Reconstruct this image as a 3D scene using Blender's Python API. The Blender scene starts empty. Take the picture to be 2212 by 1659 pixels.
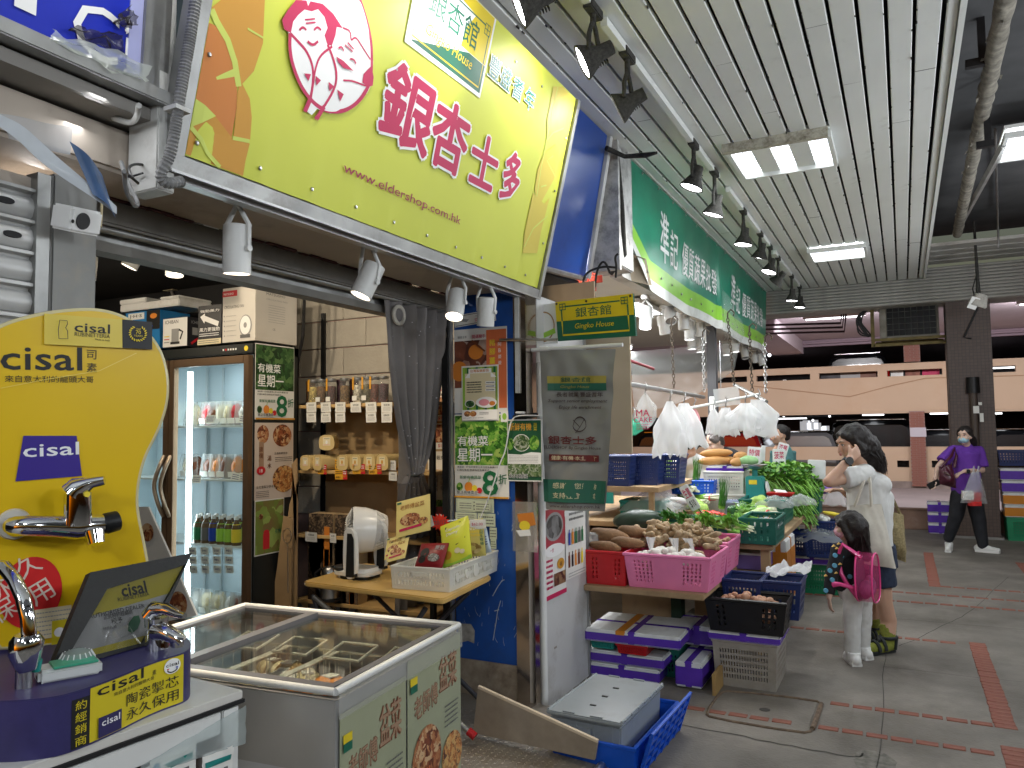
import bpy,bmesh,math,random
from math import sin,cos,pi,radians,sqrt,atan2
from mathutils import Vector as V,Matrix,Euler,noise
random.seed(7)
SC=bpy.context.scene
COL=SC.collection
# -- camera
FPX,CX,CY,CAMH=1661.,1106.,829.5,1.55
_y,_p,_r=radians(26.9),radians(3.5),radians(-0.66)
FW=V((-sin(_y)*cos(_p),cos(_y)*cos(_p),sin(_p)))
_rt=V((cos(_y),sin(_y),0));_up=_rt.cross(FW)
RT=cos(_r)*_rt+sin(_r)*_up
UP=-sin(_r)*_rt+cos(_r)*_up
C0=V((0,0,CAMH))
cam=bpy.data.cameras.new('camera');camo=bpy.data.objects.new('camera',cam);COL.objects.link(camo)
camo.matrix_world=Matrix(((RT.x,UP.x,-FW.x,C0.x),(RT.y,UP.y,-FW.y,C0.y),(RT.z,UP.z,-FW.z,C0.z),(0,0,0,1)))
cam.sensor_fit='HORIZONTAL';cam.sensor_width=36;cam.lens=FPX/2212*36
cam.clip_start=0.05;cam.clip_end=400
SC.camera=camo
# -- world: dusk sky outside the covered market
w=bpy.data.worlds.new('World');SC.world=w;w.use_nodes=True
nt=w.node_tree;bg=nt.nodes['Background']
sky=nt.nodes.new('ShaderNodeTexSky');sky.sky_type='NISHITA';sky.sun_disc=False
sky.sun_elevation=radians(1.0);sky.sun_rotation=radians(200)
nt.links.new(sky.outputs[0],bg.inputs[0]);bg.inputs[1].default_value=0.1
SC.view_settings.view_transform='Standard';SC.view_settings.look='None'
SC.view_settings.gamma=1;SC.view_settings.use_curve_mapping=False
SC.view_settings.exposure=-0.1
SC.render.engine='CYCLES'
cy=SC.cycles
cy.max_bounces=7;cy.diffuse_bounces=3;cy.glossy_bounces=3;cy.transmission_bounces=5;cy.transparent_max_bounces=12
cy.sample_clamp_indirect=4;cy.sample_clamp_direct=30;cy.caustics_reflective=False;cy.caustics_refractive=False
cy.use_denoising=True
# -- measuring: a sight line through a point of the picture meets a plane
def ray(u,v):return FW+RT*((u-CX)/FPX)-UP*((v-CY)/FPX)
def ox(u,v,x):d=ray(u,v);return C0+d*(x/d.x)
def oy(u,v,y):d=ray(u,v);return C0+d*(y/d.y)
def oz(u,v,z):d=ray(u,v);return C0+d*((z-CAMH)/d.z)
def od(u,v,dist):return C0+ray(u,v)*dist
def opl(u,v,o,n):d=ray(u,v);return C0+d*((o-C0).dot(n)/d.dot(n))
# -- materials
MATS={}
def mat(name,col=(.5,.5,.5),rough=.5,metal=0.,var=0.,vs=6.,bump=0.,bs=40.,emit=0.,ecol=None,trans=0.,alpha=1.,ior=1.45,dirt=None,ds=1.5,damt=.5,coat=0.,spec=.5,sss=0.):
 if name in MATS:return MATS[name]
 m=bpy.data.materials.new(name);MATS[name]=m;m.use_nodes=True
 n=m.node_tree.nodes;L=m.node_tree.links;b=n['Principled BSDF']
 b.inputs['Base Color'].default_value=(*col,1);b.inputs['Roughness'].default_value=rough
 b.inputs['Metallic'].default_value=metal;b.inputs['IOR'].default_value=ior
 b.inputs['Specular IOR Level'].default_value=spec
 b.inputs['Transmission Weight'].default_value=trans;b.inputs['Alpha'].default_value=alpha
 b.inputs['Coat Weight'].default_value=coat
 if sss:b.inputs['Subsurface Weight'].default_value=sss;b.inputs['Subsurface Radius'].default_value=(.01,.004,.002)
 if emit:
  b.inputs['Emission Color'].default_value=(*(ecol or col),1);b.inputs['Emission Strength'].default_value=emit
 tc=None
 if var or bump or dirt:
  tc=n.new('ShaderNodeTexCoord')
 src=None
 if var:
  t=n.new('ShaderNodeTexNoise');t.inputs['Scale'].default_value=vs;t.inputs['Detail'].default_value=6
  L.new(tc.outputs['Object'],t.inputs['Vector'])
  r=n.new('ShaderNodeValToRGB');r.color_ramp.elements[0].position=.3;r.color_ramp.elements[1].position=.7
  r.color_ramp.elements[0].color=(*[max(0,c*(1-var))for c in col],1);r.color_ramp.elements[1].color=(*[min(1,c*(1+var))for c in col],1)
  L.new(t.outputs['Fac'],r.inputs['Fac']);L.new(r.outputs[0],b.inputs['Base Color']);src=r.outputs[0]
 if dirt:
  t=n.new('ShaderNodeTexNoise');t.inputs['Scale'].default_value=ds;t.inputs['Detail'].default_value=9;t.inputs['Roughness'].default_value=.7
  L.new(tc.outputs['Object'],t.inputs['Vector'])
  r=n.new('ShaderNodeValToRGB');r.color_ramp.elements[0].position=1-damt-.12;r.color_ramp.elements[1].position=1-damt+.22
  L.new(t.outputs['Fac'],r.inputs['Fac'])
  mx=n.new('ShaderNodeMix');mx.data_type='RGBA'
  L.new(r.outputs[0],mx.inputs['Factor'])
  if src:L.new(src,mx.inputs['A'])
  else:mx.inputs['A'].default_value=(*col,1)
  mx.inputs['B'].default_value=(*dirt,1)
  L.new(mx.outputs['Result'],b.inputs['Base Color'])
 if bump:
  t=n.new('ShaderNodeTexNoise');t.inputs['Scale'].default_value=bs;t.inputs['Detail'].default_value=5
  L.new(tc.outputs['Object'],t.inputs['Vector'])
  bp=n.new('ShaderNodeBump');bp.inputs['Strength'].default_value=bump;bp.inputs['Distance'].default_value=.01
  L.new(t.outputs['Fac'],bp.inputs['Height']);L.new(bp.outputs[0],b.inputs['Normal'])
 return m
def ph_(name,cols,scale=30.,rough=.45,wave=0.):
 """printed picture: mottled patches of a few colours"""
 if name in MATS:return MATS[name]
 m=bpy.data.materials.new(name);MATS[name]=m;m.use_nodes=True
 n=m.node_tree.nodes;L=m.node_tree.links;b=n['Principled BSDF'];b.inputs['Roughness'].default_value=rough
 tc=n.new('ShaderNodeTexCoord')
 no=n.new('ShaderNodeTexNoise');no.inputs['Scale'].default_value=scale*.7;no.inputs['Detail'].default_value=4
 L.new(tc.outputs['Object'],no.inputs['Vector'])
 ad=n.new('ShaderNodeMix');ad.data_type='RGBA';ad.blend_type='LINEAR_LIGHT';ad.inputs['Factor'].default_value=.04
 L.new(tc.outputs['Object'],ad.inputs['A']);L.new(no.outputs['Color'],ad.inputs['B'])
 vo=n.new('ShaderNodeTexVoronoi');vo.inputs['Scale'].default_value=scale
 L.new(ad.outputs['Result'],vo.inputs['Vector'])
 sp=n.new('ShaderNodeSeparateColor');L.new(vo.outputs['Color'],sp.inputs[0])
 m1=n.new('ShaderNodeMath');m1.operation='ADD';L.new(sp.outputs[0],m1.inputs[0])
 m2=n.new('ShaderNodeMath');m2.operation='MULTIPLY_ADD';L.new(no.outputs['Fac'],m2.inputs[0]);m2.inputs[1].default_value=1.0;m2.inputs[2].default_value=-.5
 L.new(m2.outputs[0],m1.inputs[1])
 r=n.new('ShaderNodeValToRGB');e=r.color_ramp.elements
 e[0].position=0.08;e[0].color=(*cols[0],1);e[1].position=.92;e[1].color=(*cols[-1],1)
 for i,c in enumerate(cols[1:-1]):q=e.new(.08+.84*(i+1)/(len(cols)-1));q.color=(*c,1)
 L.new(m1.outputs[0],r.inputs[0]);L.new(r.outputs[0],b.inputs['Base Color'])
 return m
def sr(name,col,op=.5,rough=.3):
 """thin plastic film: partly see-through, partly scattering"""
 if name in MATS:return MATS[name]
 m=bpy.data.materials.new(name);MATS[name]=m;m.use_nodes=True
 n=m.node_tree.nodes;L=m.node_tree.links;b=n['Principled BSDF']
 b.inputs['Base Color'].default_value=(*col,1);b.inputs['Roughness'].default_value=rough
 tr=n.new('ShaderNodeBsdfTransparent');tl=n.new('ShaderNodeBsdfTranslucent');tl.inputs[0].default_value=(*col,1)
 m1=n.new('ShaderNodeMixShader');m1.inputs[0].default_value=.45;L.new(b.outputs[0],m1.inputs[1]);L.new(tl.outputs[0],m1.inputs[2])
 m2=n.new('ShaderNodeMixShader');m2.inputs[0].default_value=op;L.new(tr.outputs[0],m2.inputs[1]);L.new(m1.outputs[0],m2.inputs[2])
 L.new(m2.outputs[0],n['Material Output'].inputs[0]);return m
def glass(name,tint=(.95,.97,.97),refl=.08):
 """flat pane: clear with a sharp mirror sheen"""
 if name in MATS:return MATS[name]
 m=bpy.data.materials.new(name);MATS[name]=m;m.use_nodes=True
 n=m.node_tree.nodes;L=m.node_tree.links
 tr=n.new('ShaderNodeBsdfTransparent');tr.inputs[0].default_value=(*tint,1)
 gl=n.new('ShaderNodeBsdfGlossy');gl.inputs['Roughness'].default_value=.04
 fr=n.new('ShaderNodeLayerWeight');fr.inputs[0].default_value=.5
 pw=n.new('ShaderNodeMath');pw.operation='POWER';pw.inputs[1].default_value=4;L.new(fr.outputs['Facing'],pw.inputs[0])
 ad=n.new('ShaderNodeMath');ad.operation='MULTIPLY_ADD';ad.inputs[1].default_value=.5;ad.inputs[2].default_value=refl;L.new(pw.outputs[0],ad.inputs[0])
 mx=n.new('ShaderNodeMixShader');L.new(ad.outputs[0],mx.inputs[0]);L.new(tr.outputs[0],mx.inputs[1]);L.new(gl.outputs[0],mx.inputs[2])
 L.new(mx.outputs[0],n['Material Output'].inputs[0]);return m
 # -- mesh building
def frame(zdir,xhint=V((1,0,0))):
 z=V(zdir).normalized();x=V(xhint)-z*z.dot(xhint)
 if x.length<1e-4:x=V((0,1,0))-z*z.y
 x.normalize();y=z.cross(x)
 return Matrix((x,y,z)).transposed()
SCRATCH=bpy.data.scenes.new('scratch')
def evaluated(o):
 """mesh of an object after its modifiers, worked out in an otherwise empty scene"""
 SCRATCH.collection.objects.link(o)
 with bpy.context.temp_override(scene=SCRATCH,view_layer=SCRATCH.view_layers[0]):
  me=bpy.data.meshes.new_from_object(o.evaluated_get(bpy.context.evaluated_depsgraph_get()))
 SCRATCH.collection.objects.unlink(o);return me
class MB:
 def __init__(s):s.v=[];s.f=[];s.m=[]
 def add(s,vs,fs,m=0):
  o=len(s.v);s.v+=[tuple(q)for q in vs];s.f+=[[i+o for i in f]for f in fs];s.m+=[m]*len(fs);return s
 def box(s,c,d,R=None,m=0,tx=1.,ty=1.):
  """box centred at c, size d; tx/ty scale the top"""
  x,y,z=d[0]/2,d[1]/2,d[2]/2
  P=[V((-x,-y,-z)),V((x,-y,-z)),V((x,y,-z)),V((-x,y,-z)),V((-x*tx,-y*ty,z)),V((x*tx,-y*ty,z)),V((x*tx,y*ty,z)),V((-x*tx,y*ty,z))]
  if R is not None:P=[R@p for p in P]
  return s.add([V(c)+p for p in P],[(0,3,2,1),(4,5,6,7),(0,1,5,4),(1,2,6,5),(2,3,7,6),(3,0,4,7)],m)
 def bb(s,a,b,m=0):
  a,b=V(a),V(b);return s.box((a+b)/2,[abs(q)for q in(b-a)],None,m)
 def tb_(s,pts,r=.01,n=8,m=0,cap=True,closed=False):
  pts=[V(p)for p in pts];k=len(pts);rs=r if isinstance(r,(list,tuple))else[r]*k
  vs=[];X=None
  for i,p in enumerate(pts):
   if closed:t=pts[(i+1)%k]-pts[i-1]
   else:t=pts[min(i+1,k-1)]-pts[max(i-1,0)]
   if t.length<1e-9:t=V((0,0,1))
   t.normalize()
   if X is None:X=frame(t,V((.3,.2,1))if abs(t.z)<.9 else V((1,0,0))).col[0].copy()
   X=X-t*t.dot(X)
   if X.length<1e-5:X=frame(t).col[0].copy()
   X.normalize();Y=t.cross(X)
   vs+=[p+(X*cos(2*pi*j/n)+Y*sin(2*pi*j/n))*rs[i]for j in range(n)]
  fs=[]
  for i in range(k if closed else k-1):
   a,b=i*n,((i+1)%k)*n
   fs+=[(a+j,a+(j+1)%n,b+(j+1)%n,b+j)for j in range(n)]
  if cap and not closed:fs+=[tuple(range(n-1,-1,-1)),tuple((k-1)*n+j for j in range(n))]
  return s.add(vs,fs,m)
 def cyl(s,a,b,r,r2=None,n=16,m=0):return s.tb_([a,b],[r,r if r2 is None else r2],n,m)
 def lt(s,prof,n=24,M=None,m=0,sx=1.,sy=1.,cap=True):
  vs=[]
  for r,z in prof:vs+=[V((r*sx*cos(2*pi*j/n),r*sy*sin(2*pi*j/n),z))for j in range(n)]
  fs=[]
  for i in range(len(prof)-1):fs+=[(i*n+j,i*n+(j+1)%n,(i+1)*n+(j+1)%n,(i+1)*n+j)for j in range(n)]
  if cap:
   if prof[0][0]>1e-6:fs.append(tuple(range(n-1,-1,-1)))
   if prof[-1][0]>1e-6:fs.append(tuple((len(prof)-1)*n+j for j in range(n)))
  if M is not None:vs=[M@v for v in vs]
  return s.add(vs,fs,m)
 def pm_(s,poly,z0,z1,M=None,m=0):
  n=len(poly)
  if sum(poly[i][0]*poly[(i+1)%n][1]-poly[(i+1)%n][0]*poly[i][1]for i in range(n))<0:poly=poly[::-1]
  vs=[V((x,y,z0))for x,y in poly]+[V((x,y,z1))for x,y in poly]
  if M is not None:vs=[M@v for v in vs]
  fs=[tuple(range(n-1,-1,-1)),tuple(range(n,2*n))]+[(i,(i+1)%n,n+(i+1)%n,n+i)for i in range(n)]
  return s.add(vs,fs,m)
 def poly(s,pts,m=0):return s.add(pts,[tuple(range(len(pts)))],m)
 def sh__(s,fn,nu,nv,m=0,closed=False):
  vs=[fn(i/nu,j/nv)for j in range(nv+1)for i in range(nu+1)]
  W=nu+1
  return s.add(vs,[(j*W+i,j*W+i+1,(j+1)*W+i+1,(j+1)*W+i)for j in range(nv)for i in range(nu)],m)
 def sph(s,c,r,R=None,nu=12,nv=8,m=0):
  r=V((r,r,r))if isinstance(r,(int,float))else V(r)
  vs=[]
  for i in range(1,nv):
   a=pi*i/nv
   vs+=[V((r.x*sin(a)*cos(2*pi*j/nu),r.y*sin(a)*sin(2*pi*j/nu),r.z*cos(a)))for j in range(nu)]
  vs+=[V((0,0,r.z)),V((0,0,-r.z))];t,b=len(vs)-2,len(vs)-1
  fs=[(i*nu+j,(i+1)*nu+j,(i+1)*nu+(j+1)%nu,i*nu+(j+1)%nu)for i in range(nv-2)for j in range(nu)]
  fs+=[(t,j,(j+1)%nu)for j in range(nu)]+[(b,(nv-2)*nu+(j+1)%nu,(nv-2)*nu+j)for j in range(nu)]
  if R is not None:vs=[R@v for v in vs]
  return s.add([V(c)+v for v in vs],fs,m)
 def lattice(s,P00,P10,P11,P01,xs,ys,hole,t=.003,m=0):
  """one flat wall with holes: xs, ys are break points 0..1; hole(i,j) says which cells are open; t thickness"""
  P00,P10,P11,P01=map(V,(P00,P10,P11,P01))
  n=(P10-P00).cross(P01-P00).normalized()*t
  def pt(a,b):return(P00*(1-a)+P10*a)*(1-b)+(P01*(1-a)+P11*a)*b
  W,H=len(xs)-1,len(ys)-1;idx={};vs=[]
  def vid(i,j,k):
   key=(i,j,k)
   if key not in idx:idx[key]=len(vs);vs.append(pt(xs[i],ys[j])+n*k)
   return idx[key]
  sol=lambda i,j:0<=i<W and 0<=j<H and not hole(i,j)
  fs=[]
  for i in range(W):
   for j in range(H):
    if not sol(i,j):continue
    fs.append((vid(i,j,1),vid(i+1,j,1),vid(i+1,j+1,1),vid(i,j+1,1)))
    fs.append((vid(i,j+1,0),vid(i+1,j+1,0),vid(i+1,j,0),vid(i,j,0)))
    if not sol(i-1,j):fs.append((vid(i,j,0),vid(i,j,1),vid(i,j+1,1),vid(i,j+1,0)))
    if not sol(i+1,j):fs.append((vid(i+1,j,1),vid(i+1,j,0),vid(i+1,j+1,0),vid(i+1,j+1,1)))
    if not sol(i,j-1):fs.append((vid(i,j,1),vid(i,j,0),vid(i+1,j,0),vid(i+1,j,1)))
    if not sol(i,j+1):fs.append((vid(i,j+1,0),vid(i,j+1,1),vid(i+1,j+1,1),vid(i+1,j+1,0)))
  return s.add(vs,fs,m)
 def B_(s,name,mats,parent=None,smooth=None,bevel=0.,seg=2,loc=None,rot=None,kind=None,label=None,mtx=None):
  me=bpy.data.meshes.new(name);me.from_pydata(s.v,[],s.f)
  if not isinstance(mats,(list,tuple)):mats=[mats]
  for x in mats:me.materials.append(MATS[x]if isinstance(x,str)else x)
  if len(mats)>1:me.polygons.foreach_set('material_index',s.m)
  if bevel:
   bm=bmesh.new();bm.from_mesh(me)
   es=[e for e in bm.edges if len(e.link_faces)==2 and e.calc_face_angle(0)>.6]
   bmesh.ops.bevel(bm,geom=es,offset=bevel,segments=seg,affect='EDGES',clamp_overlap=True)
   bm.to_mesh(me);bm.free()
  if smooth is not None:
   me.polygons.foreach_set('use_smooth',[True]*len(me.polygons));me.set_sharp_from_angle(angle=radians(smooth))
  me.update()
  return pz(name,me,parent,loc,rot,kind,label,mtx)
def pz(name,me,parent=None,loc=None,rot=None,kind=None,label=None,mtx=None):
 o=bpy.data.objects.new(name,me);COL.objects.link(o)
 if parent is not None:o.parent=parent
 if mtx is not None:o.matrix_local=mtx
 if loc is not None:o.location=loc
 if rot is not None:o.rotation_euler=rot
 if kind:o['kind']=kind
 if label:o['label']=label
 return o
def tag(o,label,cat,group=None):
 o['label']=label;o['category']=cat
 if group:o['group']=group
 return o
def T__(name,label,cat,loc=(0,0,0),rz=0.,group=None,rot=None,mtx=None):
 o=bpy.data.objects.new(name,None);COL.objects.link(o);o.empty_display_size=.1
 if mtx is not None:o.matrix_world=mtx
 else:o.location=loc;o.rotation_euler=rot or(0,0,rz)
 return tag(o,label,cat,group)
def dup(root,loc=None,rz=None,label=None,group=None,rot=None,scale=None,mtx=None):
 kids={}
 for o in list(KIDS(root)):kids.setdefault(o.parent.name,[]).append(o)
 def cp(o,par):
  c=o.copy();COL.objects.link(c)
  if par is not None:c.parent=par
  for k in kids.get(o.name,[]):cp(k,c)
  return c
 r=cp(root,None)
 if mtx is not None:r.matrix_world=mtx
 if loc is not None:r.location=loc
 if rz is not None:r.rotation_euler=(0,0,rz)
 if rot is not None:r.rotation_euler=rot
 if scale is not None:r.scale=scale if not isinstance(scale,(int,float))else(scale,)*3
 if label:r['label']=label
 if group:r['group']=group
 return r
def KIDS(o):
 for c in o.children:
  yield c
  yield from KIDS(c)
_TC={}
def text_mesh(s,bold=.0,shear=0.):
 key=(s,bold,shear)
 if key in _TC:return _TC[key]
 c=bpy.data.curves.new('lettering','FONT');c.body=s;c.size=1;c.resolution_u=2;c.offset=bold;c.shear=shear
 o=bpy.data.objects.new('lettering',c);me=evaluated(o)
 bpy.data.objects.remove(o);bpy.data.curves.remove(c)
 vs=[V(v.co)for v in me.vertices];fs=[list(p.vertices)for p in me.polygons];bpy.data.meshes.remove(me)
 if vs:
  x0=min(v.x for v in vs);x1=max(v.x for v in vs);y0=min(v.y for v in vs);y1=max(v.y for v in vs)
 else:x0=y0=0;x1=y1=1
 _TC[key]=([((v.x-x0)/max(x1-x0,1e-6),(v.y-y0)/max(y1-y0,1e-6))for v in vs],fs,(x1-x0)/max(y1-y0,1e-6));return _TC[key]
class Print:
 """flat print on a sheet: rectangles, discs, outlines and lettering in the sheet's own x,y plane"""
 def __init__(s,z=.0015,dz=.0004,warp=None):s.mb=MB();s.mats=[];s.z=z;s.dz=dz;s.k=0;s.warp=warp
 def mi(s,m):
  if m not in s.mats:s.mats.append(m)
  return s.mats.index(m)
 def put(s,pts,fs,m):
  z=s.z+s.dz*s.k;s.k+=1
  P=[V((x,y,z))for x,y in pts]
  if s.warp:P=[s.warp(p)for p in P]
  s.mb.add(P,fs,s.mi(m));return s
 def rect(s,x0,y0,x1,y1,m):return s.put([(x0,y0),(x1,y0),(x1,y1),(x0,y1)],[(0,1,2,3)],m)
 def poly(s,pts,m):return s.put(pts,[tuple(range(len(pts)))],m)
 def disc(s,x,y,rx,ry=None,m='p_white',n=20,a=0.):
  ry=ry or rx
  P=[(rx*cos(2*pi*i/n),ry*sin(2*pi*i/n))for i in range(n)]
  return s.put([(x+p*cos(a)-q*sin(a),y+p*sin(a)+q*cos(a))for p,q in P],[tuple(range(n))],m)
 def line(s,pts,wd,m,closed=False):
  P=[V((p[0],p[1]))for p in pts];n=len(P);vs=[]
  for i in range(n):
   t=(P[(i+1)%n]-P[i-1])if closed else(P[min(i+1,n-1)]-P[max(i-1,0)])
   t=t.normalized()if t.length>1e-9 else V((1,0));q=V((-t.y,t.x))
   ww=wd(i/(n-1))if callable(wd)else wd
   vs+=[tuple(P[i]+q*ww/2),tuple(P[i]-q*ww/2)]
  fs=[(2*i,2*i+1,2*((i+1)%n)+1,2*((i+1)%n))for i in range(n if closed else n-1)]
  return s.put(vs,fs,m)
 def frame(s,x0,y0,x1,y1,wd,m):return s.line([(x0,y0),(x1,y0),(x1,y1),(x0,y1)],wd,m,True)
 def text(s,t,x,y,h,m,w=None,bold=.0,a=0.,al='L',shear=0.,rough=0.):
  if bold and not rough:
   b=bold*h*.42;k0=s.k
   for i in range(8 if bold>.05 else 4):s.k=k0+i*.1;e=i*pi/4 if bold>.05 else i*pi/2+.78;s.text(t,x+b*cos(e),y+b*sin(e),h,m,w,0,a,al,shear)
   s.k=k0+1;return s
  P,fs,asp=text_mesh(t,0,shear)
  w=w or h*asp
  if al=='C':ox_=-w/2
  elif al=='R':ox_=-w
  else:ox_=0
  Q=[]
  for px,py in P:
   X,Y=ox_+px*w,py*h
   if rough:X+=rough*h*noise.noise(V((px*9,py*7,1)));Y+=rough*h*noise.noise(V((px*9,py*7,5)))
   Q.append((x+X*cos(a)-Y*sin(a),y+X*sin(a)+Y*cos(a)))
  return s.put(Q,fs,m)
 def vtext(s,t,x,y,h,m,gap=1.15,bold=0.):
  for i,ch in enumerate(t):s.text(ch,x,y-i*h*gap,h,m,bold=bold,al='C')
  return s
 def fine(s,x0,y0,x1,y1,n,m,fill=.45):
  """lines of small print too small to read"""
  rnd=random.Random(int(x0*1e4)+n);dy=(y1-y0)/n;pts=[];fs=[]
  for i in range(n):
   x=x0
   while x<x1-.2*dy:
    ww=min(dy*rnd.uniform(.35,.6),x1-x)
    b=y1-(i+.5)*dy;hh=dy*fill*rnd.uniform(.75,1)/2
    k=len(pts);pts+=[(x,b-hh),(x+ww,b-hh),(x+ww,b+hh),(x,b+hh)];fs.append((k,k+1,k+2,k+3))
    x+=ww+dy*.14
  if pts:s.put(pts,fs,m)
  return s
 def B_(s,parent,name='print',mtx=None):
  return s.mb.B_(name,s.mats,parent,mtx=mtx,kind='stuff')
class Pl:
 """a plane in the place with its own axes: o origin, r right, u up; n faces the viewer"""
 def __init__(s,o,r,u):
  s.o=V(o);s.r=V(r).normalized();s.n=s.r.cross(V(u)).normalized();s.u=s.n.cross(s.r)
 def l(s,u,v):p=opl(u,v,s.o,s.n)-s.o;return(p.dot(s.r),p.dot(s.u))
 def ls(s,pts):return[s.l(*p)for p in pts]
 def w(s,x,y,z=0.):return s.o+s.r*x+s.u*y+s.n*z
 def M(s,x=0.,y=0.,z=0.):
  o=s.w(x,y,z)
  return Matrix(((s.r.x,s.u.x,s.n.x,o.x),(s.r.y,s.u.y,s.n.y,o.y),(s.r.z,s.u.z,s.n.z,o.z),(0,0,0,1)))
def blob(name,parts,vox=.008,sm=6,mats=None,parent=None,fold=0.,fs=20.,label=None):
 """one continuous skin grown over capsules and ellipsoids: parts = ('c',p0,p1,r0,r1) | ('f',p0,p1,r0,r1) flat ended | ('e',c,(rx,ry,rz),R)"""
 mb=MB()
 for q in parts:
  if q[0]in'cf':
   a,b=V(q[1]),V(q[2]);sq=q[5]if len(q)>5 else None
   if sq:
    pass
   mb.tb_([a,b],[q[3],q[4]],14)
   if q[0]=='c':mb.sph(a,q[3],nu=14,nv=10);mb.sph(b,q[4],nu=14,nv=10)
  else:mb.sph(q[1],q[2],q[3]if len(q)>3 else None,nu=18,nv=12)
 o=mb.B_(name,mats,None)
 r=o.modifiers.new('r','REMESH');r.mode='VOXEL';r.voxel_size=vox;r.use_smooth_shade=True
 if sm:
  s_=o.modifiers.new('s','SMOOTH');s_.iterations=sm;s_.factor=.5
 me=evaluated(o);me.name=name
 old=o.data;o.modifiers.clear();o.data=me;bpy.data.meshes.remove(old)
 if not me.materials:
  me.materials.append(MATS[mats]if isinstance(mats,str)else mats)
 if fold:
  for v in me.vertices:
   p=v.co;k=noise.noise(V((p.x*fs,p.y*fs,p.z*fs*.6)))+.5*noise.noise(V((p.x*fs*2.2,p.y*fs*2.2,p.z*fs*1.7)))
   v.co=p+v.normal*(fold*k)
 me.polygons.foreach_set('use_smooth',[True]*len(me.polygons))
 if parent is not None:o.parent=parent
 if label:o['label']=label
 return o
LK=.55
def lamp(kind,name,loc,to,power,col=(1,1,1),size=.1,ang=60,blend=.5,parent=None,sy=None):
 d=bpy.data.lights.new(name,kind);d.energy=power*LK;d.color=col
 if kind=='SPOT':d.spot_size=radians(ang);d.spot_blend=blend;d.shadow_soft_size=size
 elif kind=='AREA':
  d.size=size
  if sy:d.shape='RECTANGLE';d.size_y=sy
 else:d.shadow_soft_size=size
 o=bpy.data.objects.new(name,d);COL.objects.link(o)
 o.location=loc
 if to is not None:o.rotation_euler=(V(to)-V(loc)).to_track_quat('-Z','Y').to_euler()
 if parent is not None:
  o.parent=parent;o.matrix_parent_inverse=parent.matrix_basis.inverted()
 return o
def chaikin(p,k=2,closed=True):
 for _ in range(k):
  q=[];n=len(p)
  for i in range(n if closed else n-1):
   a,b=V(p[i]),V(p[(i+1)%n]);q+=[tuple(a*.75+b*.25),tuple(a*.25+b*.75)]
  if not closed:q=[tuple(p[0])]+q+[tuple(p[-1])]
  p=q
 return p
 # -- palette
for k,c in dict(white=(.78,.78,.76),black=(.012,.012,.013),red=(.55,.02,.03),orange=(.75,.25,.03),yellow=(.8,.62,.04),green=(.01,.14,.05),lgreen=(.3,.55,.06),blue=(.01,.05,.4),cream=(.72,.64,.42),magenta=(.5,.01,.09),teal=(.01,.2,.18),brown=(.16,.05,.02),navy=(.02,.02,.16),grey=(.3,.3,.3),pink=(.75,.3,.35),mid=(.12,.12,.12),purple=(.12,.05,.35)).items():
 mat('p_'+k,c,.45)
mat('chrome',(.75,.75,.76),.08,1.,bump=.02,bs=8)
mat('steel',(.5,.5,.5),.28,1.,var=.15,vs=9,bump=.05,bs=30)
mat('steel_dull',(.32,.32,.31),.42,.8,var=.3,vs=5,dirt=(.12,.1,.08),ds=4,damt=.35)
mat('alu',(.45,.45,.45),.35,.85,var=.2,vs=4)
mat('black_metal',(.012,.012,.013),.45,.3,var=.4,vs=20)
mat('dusty_black',(.03,.029,.026),.9,.0,var=.5,vs=40,bump=.3,bs=120)
mat('white_paint',(.68,.68,.66),.4,var=.06,vs=3,dirt=(.35,.33,.3),ds=5,damt=.3)
mat('white_plastic',(.75,.75,.74),.35,var=.04,vs=4)
mat('grime_white',(.55,.55,.53),.5,var=.1,vs=2,dirt=(.2,.18,.15),ds=3,damt=.4,bump=.08,bs=25)
mat('tan_soffit',(.42,.36,.3),.7,var=.12,vs=2,dirt=(.16,.13,.1),ds=2.5,damt=.36)
mat('concrete_wall',(.38,.35,.3),.85,var=.12,vs=5,bump=.35,bs=60,dirt=(.24,.22,.19),ds=2,damt=.35)
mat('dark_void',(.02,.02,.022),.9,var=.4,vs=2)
mat('wood_light',(.55,.36,.15),.45,var=.14,vs=5)
mat('wood_table',(.62,.4,.13),.35,var=.08,vs=5)
mat('ply',(.36,.24,.13),.65,var=.15,vs=6,dirt=(.16,.1,.06),ds=5,damt=.35)
mat('cardboard',(.34,.22,.11),.8,var=.1,vs=8)
mat('paper',(.75,.74,.7),.6,var=.03,vs=6)
mat('cream_paper',(.7,.6,.38),.55,var=.05,vs=5)
mat('styro',(.72,.73,.73),.6,var=.05,vs=12,bump=.15,bs=150,dirt=(.42,.4,.36),ds=5,damt=.33)
mat('purple_tape',(.1,.035,.4),.25,var=.12,vs=10,coat=.3)
mat('orange_tape',(.6,.22,.02),.3)
mat('blue_paint',(.012,.075,.33),.4,var=.12,vs=4,dirt=(.02,.06,.2),ds=5,damt=.4)
mat('dk_plastic',(.006,.006,.007),.4)
mat('navy_plastic',(.015,.03,.12),.35,var=.15)
mat('blue_plastic',(.01,.09,.55),.35,var=.1,vs=8)
mat('pink_plastic',(.8,.22,.42),.38,var=.06,vs=8,trans=.0)
mat('red_plastic',(.5,.015,.02),.35,var=.1,vs=8)
mat('green_plastic',(.012,.22,.1),.4,var=.15,vs=8)
mat('dgreen_plastic',(.01,.12,.09),.4,var=.15,vs=8)
mat('teal_plastic',(.02,.28,.24),.4,var=.1,vs=8)
mat('clear_basket',(.7,.68,.6),.35,var=.06,vs=8)
mat('grey_bin',(.33,.3,.26),.6,var=.12,vs=5,dirt=(.16,.13,.1),ds=5,damt=.42)
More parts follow.
